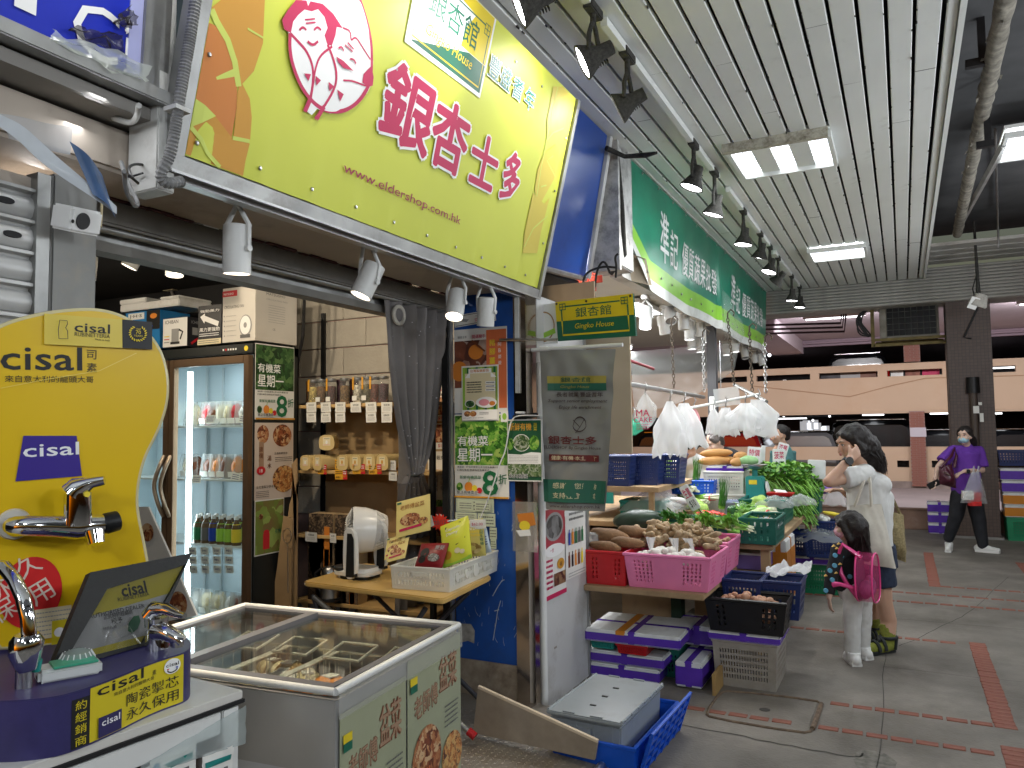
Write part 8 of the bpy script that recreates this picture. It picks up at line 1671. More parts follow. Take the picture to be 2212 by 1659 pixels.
for a,e in f1:b=V((a.x,a.y,.04));e=V((e.x,e.y,.03));P+=[('c',a,b,.036,.035),('c',b,b.lerp(e,.55),.036,.04),('c',b.lerp(e,.55),e,.04,.028)]
blob('body',P,.0065,5,'skin',t);face(t,q,R,1.)
blob('tee',[('e',J(1872,1046,.06),(.165,.13,.1),None),('f',J(1873,1040,.06),J(1880,1185,.06),.135,.15),('f',sh-RH*-.01,sh.lerp(el,.62),.068,.074),('f',sh2,sh2.lerp(el2,.6),.065,.07),('c',J(1862,1016,.06),J(1862,1022,.06),.066,.07),('c',sh,sh2,.07,.068),('c',J(1912,1075,.08),J(1905,1150,.06),.06,.07)],.009,8,'tee_white',t,.006,16)
blob('shorts',[('f',J(1886,1175,.06),J(1890,1225,.06),.145,.15),('f',J(1897,1205,.0),J(1905,1266,-.01),.1,.1),('f',J(1880,1205,.14),J(1881,1262,.14),.1,.098)],.01,6,'denim',t,.003,20)
HP=[('e',q(0,-.03,.045),(.092,.102,.09),R),('e',q(0,-.075,-.03),(.088,.07,.1),R),('c',q(0,-.045,.035),J(1874,968,.05),.1,.092),('c',J(1874,968,.05),J(1892,992,.05),.092,.066),('c',J(1892,992,.05),J(1908,1018,.05),.066,.022),('c',q(0,-.07,-.05),J(1884,1000,.05),.08,.05)]+[('c',q(.066*k,.02,.055),q(.078*k,-.03,-.05),.026,.03)for k in(-1,1)]+[('c',q(.03*k,.055,.082),q(.066*k,.025,.03),.022,.018)for k in(-1,1)]
blob('hair',HP,.009,4,'hair',t,.009,28)
def hs(r):a=r.uniform(-1,1);b=r.uniform(-.05,.1);s0=q(a*.07,-.06-b,.06-abs(b));b=r.uniform(-1,1);e=J(1906+r.uniform(-14,12),1012+r.uniform(-16,14),.05+.06*b);m=J(1880+r.uniform(-4,14),968+r.uniform(-14,14),.05+.09*b);return[s0,s0.lerp(m,.55)+Z3*.02,m,m.lerp(e,.55)+RH*.02,e]
strands(hs,170,.006,'hair',t)
w_=wr_.lerp(el,.12);d=(el-wr_).normalized();Rw=frame(d).to_4x4();MB().lt([(.031,-.012),(.034,-.01),(.034,.01),(.031,.012)],18,Matrix.Translation(w_)@Rw,cap=False).B_('watch_strap','p_black',t,smooth=60);MB().cyl(w_-FH*.03+Z3*.005,w_-FH*.046+Z3*.008,.026,n=18).B_('watch','p_black',t,smooth=40)
for(a,e),(s0,u_,v_,dd)in zip(f1,((a1,1917,1350,0),(a2,1885,1330,.2))):
 top=J(u_,v_,dd);b=V((a.x,a.y,.042));e2=V((e.x,e.y,.034));blob('sock',[('f',top,a,.058,.041),('c',a,b,.041,.041),('c',b,b.lerp(e2,.5),.041,.045),('c',b.lerp(e2,.5),e2,.045,.033)],.007,4,'sock',t,.002,50)
 fd=(e-a);fd.z=0;fd.normalized();ln=fd.length+.09;fd.normalize();xx=V((-fd.y,fd.x,0));c0=V((a.x,a.y,0))-fd*.045;sole=chaikin([(0,-.035),(.12,-.03),(ln*.75,-.05),(ln,-.03),(ln,.03),(ln*.75,.048),(.12,.03),(0,.035)],2);Ms=Matrix(((fd.x,xx.x,0,c0.x),(fd.y,xx.y,0,c0.y),(0,0,1,.0),(0,0,0,1)));sd=MB().pm_(sole,.0,.026,Ms).B_('sandal','sandal',t,smooth=40);mb=MB()
 for x_,hz in((.6,.085),(.42,.1)):mb.tb_([Ms@V((ln*x_,.05*cos(k*pi/8),.026+(hz-.026)*sin(k*pi/8)))for k in range(9)],.012,6)
 mb.tb_([Ms@V((.05+.06*cos(k*pi/7),.047*sin(k*pi/7)*(1 if 1 else 1),.1))for k in range(15)],.011,6,closed=True);mb.tb_([Ms@V((.02,.042,.1)),Ms@V((.04,.047,.026))],.01,6).tb_([Ms@V((.1,-.04,.1)),Ms@V((ln*.55,.03,.09))],.01,6);mb.B_('strap','sandal',sd,smooth=60)
T0=V((o0.x,o0.y,0))
def softbag(nm,lab,cat,pts,dd0,thick,m,puff=.05,grp=None,Dd=None,T=None):
 """cloth bag from its outline in the photo (tl,tr,br,bl)"""
 D_=Dd or D;a,b,c,d_=[od(u,v,D_+dd0+k)for(u,v),k in zip(pts,(.0,.0,0,0))];o_=(a+b)/2;t=T__(nm,lab,cat,tuple(o_),group=grp);N=(b-a).cross(d_-a).normalized();N=N if N.dot(FW)<0 else-N;mb=MB()
 for s in(1,-1):mb.sh__(lambda x,y,s=s:((a*(1-x)+b*x)*(1-y)+(d_*(1-x)+c*x)*y)-o_+N*s*(thick*(.15+.85*min(1,y*2))*(max(0,sin(pi*x))**.5)*(1-.75*max(0,y-.75)/.25)+.012*noise.noise(V((x*5,y*5,s+dd0)))),18,18)
 mb.B_('bag_body',m,t,smooth=80);return t,o_
tb,o_=softbag('tote_bag','cream canvas tote bag hanging from the shoulder of the woman in white','tote bag',[(1835,1092),(1904,1089),(1936,1228),(1850,1215)],-.16,.07,'canvas');
for u0,u1,u2 in((1846,1860,1872),(1882,1880,1878)):MB().tb_([od(u0,1094,D-.2 if u0>1850 else D-.16)-o_,od(u1,1055,D-.2)-o_,od(u2,1022,D-.14)-o_,od(u2+4,1016,D-.05)-o_],.011,5).B_('strap','canvas',tb,smooth=60)
tb,o_=softbag('straw_bag','woven straw bag hanging behind the woman in white','bag',[(1902,1100),(1952,1112),(1957,1215),(1918,1200)],.12,.07,mat('straw',(.3,.24,.12),.85,var=.3,vs=60,bump=.8,bs=130));MB().tb_([od(1910,1105,D+.1)-o_,od(1912,1060,D+.12)-o_,od(1925,1070,D+.14)-o_,od(1945,1112,D+.13)-o_],.012,6).B_('handle','straw',tb,smooth=60)
# --- girl with the pink backpack
t,o0=who('small girl in a black patterned top, white trousers and pink mask, seen from behind',1848,1440);D=(V((o0.x,o0.y,CAMH))-C0).dot(FW);s=.84
hf=(-RH*.85+FH*.5-Z3*.12);hc=J(1832,1138,.0);P,q,R=head(hc,hf,Z3,s);sh,el,wr_=J(1811,1190,-.03),J(1797,1242,-.06),J(1791,1290,-.08);sh2,el2,w2=J(1846,1192,.14),J(1845,1240,.2),J(1832,1285,.2)
P+=[('c',hc-Z3*.05,J(1832,1186,.05),.034,.036),('e',J(1834,1225,.05),(.085,.075,.14),None)]+limb([sh,el,wr_],[.03,.026,.019])+hand(wr_,V((.05,.0,-1)),RH,.66,.6)+limb([sh2,el2,w2],[.03,.026,.02])+hand(w2,-Z3,RH,.66,.5)
L1=[J(1843,1275,.0),J(1841,1342,-.01),J(1843,1425,-.03)];L2=[J(1862,1280,.08),J(1864,1350,.1),J(1863,1408,.1)];P+=limb(L1,[.055,.04,.028])+limb(L2,[.055,.04,.028])
blob('body',P,.006,4,'skin_pale',t);face(t,q,R,s,lips=False)
blob('sweatshirt',[('f',J(1831,1200,.05),J(1838,1272,.05),.095,.1),('c',sh,sh2,.052,.052),('c',J(1832,1188,.05),J(1832,1192,.05),.05,.06),('c',sh,el,.046,.043),('f',el,wr_+Z3*.02,.043,.034),('c',sh2,el2,.045,.042),('f',el2,w2,.042,.034)],.007,6,'black_tee',t,.004,24)
mb=MB();my=MB()
for i,(u,v)in enumerate(((1803,1199),(1802,1221),(1797,1252),(1783,1275),(1817,1200),(1792,1232),(1835,1245))):c=od(u,v,D-.115 if u<1815 else D-.06)-V((o0.x,o0.y,0));mb.cyl(c,c-FW*.012,.0145,n=12)
for i,(u,v)in enumerate(((1801,1181),(1812,1176),(1808,1186),(1815,1220),(1806,1239),(1784,1245))):c=od(u,v,D-.085 if v<1200 else D-.1)-V((o0.x,o0.y,0));my.pm_([(-.011,0),(.011,.003),(.002,.013)],-.01,.006,Matrix.Translation(c)@frame(-FW).to_4x4())
mb.B_('blue_motifs',mat('motif_b',(.12,.35,.5),.8),t,kind='stuff');my.B_('yellow_motifs',mat('motif_y',(.65,.4,.1),.8),t,kind='stuff')
blob('trousers',[('f',J(1840,1262,.04),J(1848,1285,.04),.1,.1)]+limb(L1,[.07,.054,.044],'c')+[('f',L1[1],L1[2]-Z3*.01,.054,.046)]+limb(L2,[.068,.054,.044],'c')+[('f',L2[1],L2[2],.054,.046)],.007,5,'jeans_white',t,.0045,26)
for a,e in((L1[2],J(1828,1428,.1)),(L2[2],J(1836,1408,.22))):
 fd=V((e.x-a.x,e.y-a.y,0)).normalized();b=V((a.x,a.y,0))-fd*.05;so=blob('shoe',[('c',b+Z3*.035,b+fd*.08+Z3*.035,.035,.036),('c',b+fd*.06+Z3*.034,b+fd*.15+Z3*.03,.036,.03),('f',b+fd*.03+Z3*.03,b+fd*.03+Z3*.08,.04,.042)],.006,4,'shoe_white',t);MB().tb_([b-fd*.02+Z3*.01,b+fd*.05+Z3*.01,b+fd*.165+Z3*.01],[.034,.037,.03],10).B_('sole','shoe_white',so,smooth=60)
HP=[('e',q(0,-.025,.04),(.088*s,.1*s,.092*s),R),('c',q(0,-.05,0),J(1855,1180,.02),.085,.075),('c',J(1852,1170,.02),J(1872,1200,-.02),.07,.04)]+[('c',q(.07*k,.03,.04),q(.075*k,-.01,-.09),.022,.024)for k in(-1,1)]+[('c',q(0,.07,.08),q(.06*k,.06,.03),.02,.016)for k in(-1,1)]
blob('hair',HP,.008,4,'hair',t,.007,30)
def hs(r):s0=q(r.uniform(-.07,.07),-.08,r.uniform(-.02,.06));e=J(1868+r.uniform(-26,14),1192+r.uniform(-14,12),-.01+r.uniform(-.06,.06));return[s0,s0.lerp(e,.4)-FH*.02,s0.lerp(e,.75)-FH*.015,e]
strands(hs,120,.005,'hair',t)
mk=blob('face_mask',[('e',q(0,.055,-.04),(.06*s,.05*s,.045*s),R),('e',q(0,.09,-.035),(.03*s,.022*s,.03*s),R)],.006,5,mat('mask_pink',(.72,.4,.5),.7,var=.25,vs=60),t)
bp_=T__('backpack','clear pink vinyl backpack on the girl with pink straps','backpack',tuple(od(1874,1248,D-.12)));bd_=(-FH*.62+RH*.78).normalized();Xb=Z3.cross(bd_).normalized();Mb=Matrix(((Xb.x,0,bd_.x,0),(Xb.y,0,bd_.y,0),(0,1,0,0),(0,0,0,1)));pk=sr('pink_vinyl',(.85,.1,.32),.36,.08);mat('pink_edge',(.8,.07,.28),.25,coat=.5)
ol=chaikin([(-.1,-.15),(.1,-.15),(.105,.04),(.06,.16),(-.06,.16),(-.105,.04)],3);MB().pm_(ol,-.05,.05,Mb).B_('shell',pk,bp_,smooth=40)
for z in(-.05,.05):MB().tb_([Mb@V((x,y,z))for x,y in ol],.006,6,closed=True).B_('piping','pink_edge',bp_,smooth=60)
MB().pm_([(x*.96,y*.96)for x,y in ol],-.046,-.04,Mb).B_('back_panel',mat('bp_dark',(.12,.03,.08),.6),bp_)
mb=MB();mb.sph((.0,0,-.05),(.075,.045,.08));o=MB();q5=random.Random(6);mb=MB();mb.sph(Mb@V((-.03,-.07,0)),(.05,.035,.06)).sph(Mb@V((.045,-.06,0)),(.04,.035,.07));mb.v=[tuple(V(a)*(1+.12*noise.noise(V(a)*30)))for a in mb.v];mb.B_('contents',mat('bp_stuff',(.3,.08,.2),.7,var=.5,vs=20),bp_,smooth=70,kind='stuff')
for pts in([(1860,1205),(1840,1190),(1820,1176),(1812,1195)],[(1852,1290),(1830,1262),(1818,1240),(1814,1225)]):MB().tb_([od(u,v,D-.13+.02*i)-V(bp_.location)for i,(u,v)in enumerate(pts)],.014,6).B_('strap','pink_edge',bp_,smooth=60)
MB().tb_([od(1800,1262,D-.1)-V(bp_.location),od(1815,1262,D-.14)-V(bp_.location),od(1845,1270,D-.14)-V(bp_.location)],[.02,.012,.014],6).B_('bow','pink_edge',bp_,smooth=60)
# --- masked woman in purple walking
t,o0=who('masked woman in a purple tee and black trousers walking past the brown column',2088,1194);D=(V((o0.x,o0.y,CAMH))-C0).dot(FW)
hf=(-RH*.8-FH*.6-Z3*.05);hc=J(2084,942);P,q,R=head(hc,hf,Z3);sL,eL,wL=J(2058,974,.02),J(2027,1008,-.02),J(2020,1034,-.12);sR,eR,wR=J(2114,975,.04),J(2121,1016,-.02),J(2083,1018,-.22)
P+=[('c',hc-Z3*.05,J(2090,968,.03),.045,.05),('e',J(2089,1015,.03),(.13,.1,.26),None)]+limb([sL,eL,wL],[.045,.036,.026])+hand(wL,V((-.1,0,-1)),-RH,.95,.8)+limb([sR,eR,wR],[.045,.037,.026])+hand(wR,J(2064,1026,-.24)-wR,-Z3,.95,.7)
G1=[J(2072,1070,.02),J(2066,1112,.0),J(2049,1162,.1)];G2=[J(2103,1072,.04),J(2114,1122,-.02),J(2123,1178,-.06)];P+=limb(G1,[.09,.06,.036])+limb(G2,[.09,.06,.036]);blob('body',P,.009,4,'skin_pale',t);face(t,q,R,1.,lips=False)
blob('tee',[('f',J(2088,975,.03),J(2086,1066,.03),.15,.165),('c',sL,sR,.07,.07),('f',sL,sL.lerp(eL,.7),.07,.085),('f',sR,sR.lerp(eR,.85),.07,.085),('c',J(2090,966,.03),J(2090,972,.03),.06,.08)],.012,6,'purple_tee',t,.008,14)
blob('trousers',[('f',J(2086,1050,.03),J(2087,1080,.03),.15,.15)]+limb(G1,[.1,.085,.06])+[('f',G1[1],G1[2]-Z3*.0,.085,.062)]+limb(G2,[.1,.085,.06])+[('f',G2[1],G2[2]+Z3*.01,.085,.062)],.012,5,'trousers_black',t,.005,16)
for a,e in((G1[2],J(2047,1190,-.1)),(G2[2],J(2149,1204,-.16))):
 fd=V((e.x-a.x,e.y-a.y,0)).normalized();b=V((a.x,a.y,0))-fd*.06;so=blob('shoe',[('c',b+Z3*.045,b+fd*.12+Z3*.045,.042,.042),('c',b+fd*.1+Z3*.04,b+fd*.22+Z3*.036,.042,.034),('f',b+fd*.045+Z3*.03,b+fd*.045+Z3*.1,.045,.05)],.009,4,'shoe_white',t);MB().tb_([b-fd*.02+Z3*.014,b+fd*.1+Z3*.012,b+fd*.24+Z3*.012],[.038,.044,.036],10).B_('sole','p_white',so,smooth=60)
blob('hair',[('e',q(0,-.025,.045),(.085,.098,.085),R),('c',q(.0,-.08,-.02),J(2102,955,.06),.06,.05),('c',J(2100,950,.06),J(2106,968,.08),.055,.035)]+[('c',q(.06*k,.03,.06),q(.075*k,-.02,.0),.022,.024)for k in(-1,1)],.01,4,'hair',t,.006,25)
blob('face_mask',[('e',q(0,.045,-.045),(.062,.06,.042),R),('e',q(0,.09,-.04),(.034,.022,.03),R)],.009,4,'mask_blue',t);MB().tb_([q(.055,.06,-.02),q(.074,.0,.0)],.003,4).tb_([q(-.055,.06,-.02),q(-.074,.0,.0)],.003,4).B_('mask_loops','p_white',t,kind='stuff')
MB().lt([(.03,-.01),(.033,0),(.03,.01)],14,Matrix.Translation(wR.lerp(eR,.12))@frame(eR-wR).to_4x4(),cap=False).B_('watch_strap','p_grey',t,smooth=60);MB().cyl(wR.lerp(eR,.12)-FH*.03,wR.lerp(eR,.12)-FH*.045,.024).B_('watch','p_black',t)
tb,o_=softbag('handbag','dark maroon leather handbag under the arm of the woman in purple','handbag',[(2028,1008),(2056,1003),(2066,1055),(2030,1046)],-.2,.09,'maroon_bag');MB().tb_([od(2032,1010,D-.22)-o_,od(2055,985,D-.2)-o_,od(2062,968,D-.06)-o_,od(2066,985,D-.2)-o_,od(2062,1010,D-.22)-o_],.018,6).B_('strap','maroon_bag',tb,smooth=60);MB().tb_([od(2040,1020,D-.29)-o_,od(2052,1027,D-.29)-o_],.006,5).B_('zip','bronze_lt',tb)
tb,o_=softbag('shopping_bag','clear carrier bag with a red packet on the arm of the woman in purple','plastic bag',[(2098,1020),(2115,1018),(2134,1088),(2074,1086)],-.26,.08,bt);MB().box(od(2105,1078,D-.26)-o_,(.13,.06,.16),Euler((0,0,.4)).to_matrix()).B_('red_packet',mat('pk_red',(.55,.03,.03),.4,var=.3,vs=20),tb);MB().box(od(2090,1070,D-.26)-o_,(.12,.06,.1),Euler((.2,0,.2)).to_matrix()).B_('white_packet','paper',tb)
for u in(2102,2112):MB().tb_([od(u,1024,D-.26)-o_,od(u+2,1008,D-.16)-o_],.012,5).B_('handle',bt,tb)
ph=T__('phone','dark phone in the lowered hand of the woman in purple','phone',tuple(od(2017,1046,D-.14)));MB().box((0,0,0),(.075,.012,.15),Euler((.4,1.0,.2)).to_matrix()).B_('phone_body','p_black',ph,bevel=.004)
# --- teal shirted person, two stallholders
t,o0=who('person in a teal tee standing beyond the price boards, looking left',1690,1180);D=9.0;o0=od(1690,1000,D);o0.z=0;t.location=o0
hf=(-RH*.96-FH*.15);hc=J(1682,940);P,q,R=head(hc,hf,Z3);s1,e1,w1=J(1697,975,-.12),J(1703,1005,-.16),J(1690,1024,-.24);P+=[('c',hc-Z3*.06+RH*.02,J(1692,968,.02),.05,.055),('e',J(1690,1000,.02),(.13,.13,.26),None)]+limb([s1,e1,w1],[.048,.04,.028])+hand(w1,J(1680,1024,-.26)-w1,-Z3,.95,.7)+limb([J(1690,975,.16),J(1680,1010,.2),J(1668,1020,.1)],[.046,.038,.028])+limb([J(1692,1040,.0),V((0,0,.5)),V((0,0,.05))],[.1,.07,.05])
blob('body',P,.01,4,'skin',t);face(t,q,R,1.);blob('tee',[('f',J(1691,974,.02),J(1692,1045,.02),.15,.15),('c',s1,J(1690,975,.16),.075,.075),('f',s1,s1.lerp(e1,.8),.07,.075),('c',J(1691,968,.02),J(1691,972,.02),.065,.08),('c',J(1683,990,.02),J(1680,1010,.02),.1,.1)],.012,6,'teal_tee',t,.007,14)
blob('trousers',[('f',J(1692,1040,.0),V((0,0,.04)),.15,.11)],.015,4,'trousers_black',t);blob('hair',[('e',q(0,-.03,.05),(.084,.094,.08),R),('c',q(0,-.09,.04),q(0,-.1,-.03),.06,.04)],.01,4,'hair',t,.006,25)
for lab,u,v,D,hd,hm,tm,hair_,tilt in(('stallholder in a white tee bending over the produce with a raised hand',1490,966,8.3,(1488,968),'skin','tee_white','hair',.75),('grey haired stallholder in a black tee leaning over the vegetables',1545,958,8.5,(1543,956),'skin_pale','black_tee','hair_grey',.55)):
 o0=od(u,v,D);o0=V((o0.x,o0.y,0));t=T__('person',lab,'person',tuple(o0));hf=(-RH*(.6 if tm!='black_tee'else .85)-FH*.3-Z3*tilt);hc=J(*hd);P,q,R=head(hc,hf,Z3);k=1 if tm=='black_tee'else .35;nk=hc+RH*.09*k+FH*.06-Z3*.09;c1=nk+RH*.12*k+FH*.1-Z3*.12;c2=c1+RH*.05-Z3*.4
 s1,s2=nk+RH*.1-FH*.1-Z3*.06,nk-RH*.03+FH*.2-Z3*.04
 if tm=='tee_white':s1=nk+RH*.2-Z3*.06;s2=nk-RH*.14-Z3*.05;e1=s1+V((.03,0,-.28));w1=e1-RH*.1-FH*.12-Z3*.18;e2=J(1466,1015,-.1);w2=J(1468,996,-.18);h2=Z3
 else:e1=s1-Z3*.26+RH*.04;w1=e1-RH*.2-FH*.1-Z3*.05;e2=s2-Z3*.27;w2=e2-RH*.2-Z3*.05;h2=-RH
 P+=[('c',hc-Z3*.04+RH*.03,nk,.048,.055),('c',c1,c2,.13,.14)]+limb([s1,e1,w1],[.045,.038,.027])+hand(w1,-RH-Z3*.3,-Z3,.95,.8)+limb([s2,e2,w2],[.045,.038,.027])+hand(w2,h2,RH,.95,.9)+[('c',c2,V((0,.1,.5)),.13,.08),('c',V((0,.1,.5)),V((0,.1,.04)),.08,.05)]
 blob('body',P,.01,4,hm,t);face(t,q,R,1.);blob('tee',[('c',nk+RH*.03*k-Z3*.05,c1,.1,.145),('f',c1,c2,.15,.16),('c',s1,s2,.075,.075),('f',s1,s1.lerp(e1,.75),.068,.075),('f',s2,s2.lerp(e2,.75),.068,.075)],.012,6,tm,t,.007,14);blob('trousers',[('f',c2+Z3*.05,V((0,.1,.04)),.16,.12)],.015,4,'trousers_black',t);blob('hair',[('e',q(0,-.03,.04),(.086,.1,.085),R),('c',q(0,-.06,-.01),q(0,-.07,-.05),.065,.045)]+[('c',q(.05*k_,.05,.075),q(.072*k_,.0,.02),.024,.022)for k_ in(-1,1)],.01,4,hair_,t,.009,30)
 # == FOREGROUND: tap display on a white counter
mat('base_navy',(.035,.03,.12),.4,var=.15,vs=6,dirt=(.02,.018,.06),ds=5,damt=.4);mat('board_yellow',(.72,.47,.006),.32,var=.04,vs=3,bump=.03,bs=8);mat('counter_white',(.6,.58,.54),.35,var=.06,vs=5,dirt=(.4,.36,.3),ds=4,damt=.3)
ZT=1.0
ct=T__('display_counter','white counter with a chipped top at the front left carrying the tap display','counter',(-1.29,1.245,0),radians(-5));CM=Matrix.Translation((-1.29,1.245,0))@Matrix.Rotation(radians(-5),4,'Z')
MB().bb((-.62,-1.3,ZT-.018),(.0,.0,ZT)).B_('countertop','counter_white',ct,bevel=.002);MB().bb((-.62,-1.3,ZT-.026),(.003,.003,ZT-.0185)).B_('top_edge','p_black',ct)
MB().bb((-.6,-.05,.0),(-.004,-.02,ZT-.03)).bb((-.6,-1.3,0),(-.58,-.051,ZT-.03)).B_('side_panel','white_paint',ct);MB().bb((-.02,-.048,0),(-.0,-.012,ZT-.03)).B_('corner_post','white_paint',ct);mb=MB()
for i in range(12):mb.bb((-.0005,-.034,.3+.05*i),(.001,-.028,.306+.05*i))
mb.B_('post_holes','p_black',ct,kind='stuff')
MB().bb((-.02,-1.3,ZT-.075),(.0,-.055,ZT-.03)).B_('front_rail','white_paint',ct,bevel=.002)
mb=MB()
for i in range(3):mb.bb((-.01,-1.3,ZT-.1-.016*i),(.002,-.3,ZT-.094-.016*i))
mb.B_('rail_grooves','white_paint',ct,kind='stuff');MB().bb((-.5,-1.2,.3),(-.1,-.06,ZT-.1)).B_('stored_goods',mat('dim_goods',(.06,.055,.05),.8,var=.5,vs=9),ct);MB().bb((-.09,-.16,ZT-.14),(-.07,-.09,ZT-.08)).B_('red_box','p_red',ct)
CF=lambda y,z,x=.004:CM@Matrix(((0,0,1,x),(1,0,0,y),(0,1,0,z),(0,0,0,1)))
def leaflet(lab,y,z,w,h,m,draw,cr=.006,sd=1,a=0.):
 t=T__('leaflet',lab,'leaflet',group='leaflets on the counter front',mtx=CF(y,z,.006)@Matrix.Rotation(a,4,'Z'));fn=lambda p_:V((p_.x,p_.y,p_.z+cr*(noise.noise(V((p_.x*22,p_.y*22,sd)))+.5*noise.noise(V((p_.x*50,p_.y*50,sd))))));MB().sh__(lambda a_,b:fn(V((w*a_,h*b,0))),24,24).B_('sheet',m,t,smooth=60);p=Print(.0012,.0002,fn);draw(p,w,h);p.B_(t);return t
def d_en(p,w,h):p.rect(.02*w,.55*h,.98*w,.98*h,mat('en_blue',(.2,.33,.42),.5).name);p.rect(.02*w,.3*h,.98*w,.55*h,'p_lgreen');p.text('ENERGY LABEL',.1*w,.72*h,.16*h,'p_blue',w=.8*w,bold=.03);p.text('R E A D Y',.2*w,.44*h,.12*h,'p_green',w=.6*w,bold=.03);p.rect(.6*w,.22*h,.98*w,.36*h,'p_green');p.fine(.05*w,.05*h,.6*w,.22*h,2,'p_mid')
leaflet('crumpled energy label sheet on the counter front',-.34,ZT-.2,.15,.115,'paper',d_en,.003,3,.06)
def d_ac(p,w,h):
 for k in(.5,0):p.rect(.08*w,(.38+k)*h,.92*w,(.43+k)*h,'p_teal');p.fine(.1*w,(.06+k)*h,.9*w,(.18+k)*h,4,'p_grey',.35);[p.rect((.2+.16*i)*w,(.2+k)*h,(.23+.16*i)*w,(.33+k)*h,'p_navy')for i in range(3)];p.rect(.72*w,(.2+k)*h,.85*w,(.33+k)*h,'p_mid')
leaflet('white appliance leaflet with teal bars, middle of the counter front',-.21,ZT-.32,.1,.25,'paper',d_ac,.004,5,.04);leaflet('crinkled appliance leaflet in plastic at the right of the counter front',-.115,ZT-.33,.075,.23,'paper',d_ac,.007,8,-.05)
t=T__('plastic_strip','torn clear plastic strip taped along the front edge of the white counter','plastic sheet',mtx=CF(-.24,ZT-.11,.01));MB().sh__(lambda a,b:V((.24*a,(.02+.06*a)*b+.02*(1-a),.006*noise.noise(V((a*9,b*5,2))))),20,6).B_('strip',sr('strip_clear',(.65,.75,.75),.45,.15),t,smooth=80)
# curved navy base
bt_=[(-60,1512),(0,1518),(99,1511),(161,1498),(248,1467),(310,1440),(355,1424),(395,1413),(413,1402),(411,1385),(395,1375)]
ZB=1.1;fr_p=[oz(u,v,ZB)for u,v in bt_];fr_p=[V((p.x,p.y))for p in fr_p];bk_p=[V((-1.72,1.36)),V((-1.85,1.2)),V((-1.75,.95)),V((-1.6,.7)),V((-1.45,.55))]
tb=T__('tap_display_base','curved navy display base with yellow stickers on the white counter','display base',(-1.4,1.0,ZT));off=V((-1.4,1.0));cur=[V(q_)for q_ in chaikin([tuple(p)for p in fr_p],2,False)]
MB().pm_([tuple(p-off)for p in cur+bk_p],.0,ZB-ZT).B_('base_body','base_navy',tb,smooth=40)
MB().pm_([tuple((p-off)*1.0)for p in cur+bk_p],ZB-ZT+.0005,ZB-ZT+.002).B_('top_sheet','base_navy',tb)
ds=[0]
for i in range(1,len(cur)):ds.append(ds[-1]+(cur[i]-cur[i-1]).length)
def on_front(p_):
 s=min(max(p_.x,0),ds[-1]-1e-6);i=max(k for k in range(len(ds))if ds[k]<=s);i=min(i,len(ds)-2);f=(s-ds[i])/(ds[i+1]-ds[i]);c=cur[i].lerp(cur[i+1],f);d=(cur[i+1]-cur[i]).normalized();n=V((d.y,-d.x));return V((c.x-off.x+n.x*p_.z,c.y-off.y+n.y*p_.z,p_.y))
def s_at(u,v=1470):
 return min(range(int(len(cur)*.8)),key=lambda k:abs((lambda q_:CX+FPX*q_.dot(RT)/q_.dot(FW))(V((cur[k].x,cur[k].y,ZB-.03))-C0)-u))
S0,S1,S2=ds[s_at(161)],ds[s_at(192)],ds[s_at(397)];hb=ZB-ZT
class FP(Print):
 def rect(s,x0,y0,x1,y1,m):
  n=14;pts=[];
  for i in range(n+1):x=x0+(x1-x0)*i/n;pts+=[(x,y0),(x,y1)]
  return s.put(pts,[(2*i,2*i+2,2*i+3,2*i+1)for i in range(n)],m)
p=FP(.0008,.0002,on_front);w=S2-S1;p.rect(S0,.003,S1,hb-.012,'p_black');p.rect(S1,.004,S2,hb-.001,mat('sticker_y',(.62,.5,.02),.35).name);xx=lambda f:S1+w*f
for i,ch in enumerate('約經銷商'):p.text(ch,(S0+S1)/2,hb*.68-i*hb*.205,hb*.16,'sticker_y',w=(S1-S0)*.62,al='C',bold=.01)
p.text('cisal',xx(.06),hb*.8,hb*.19,'p_black',w=w*.5,bold=.045);p.text('素',xx(.66),hb*.77,hb*.1,'p_black',bold=.01);p.text('來自意大利的龍頭大哥',xx(.22),hb*.69,hb*.07,'p_black',w=w*.46,bold=.01);p.text('陶瓷掣芯',xx(.36),hb*.4,hb*.22,'p_black',w=w*.58,bold=.0);p.text('永久保用',xx(.36),hb*.13,hb*.22,'p_black',w=w*.58,bold=.0)
p.disc(xx(.87),hb*.83,w*.085,hb*.15,'s_white');p.text('cisal',xx(.87),hb*.83,hb*.07,'p_black',w=w*.13,al='C',bold=.05);p.line([(xx(.87)+w*.055*cos(a),hb*.8+hb*.09*sin(a))for a in[pi+.35+i*.2 for i in range(13)]],.0025,'p_black');p.poly([(xx(.81),hb*.8),(xx(.84),hb*.8),(xx(.825),hb*.76)],'p_red');p.poly([(xx(.9),hb*.8),(xx(.93),hb*.8),(xx(.915),hb*.76)],'p_blue');p.rect(xx(.07),.006,xx(.3),hb*.42,mat('sticker_navy',(.03,.025,.1),.4).name);p.text('cisal',xx(.1),hb*.25,hb*.12,'s_white',w=w*.18,bold=.04);p.B_(tb)
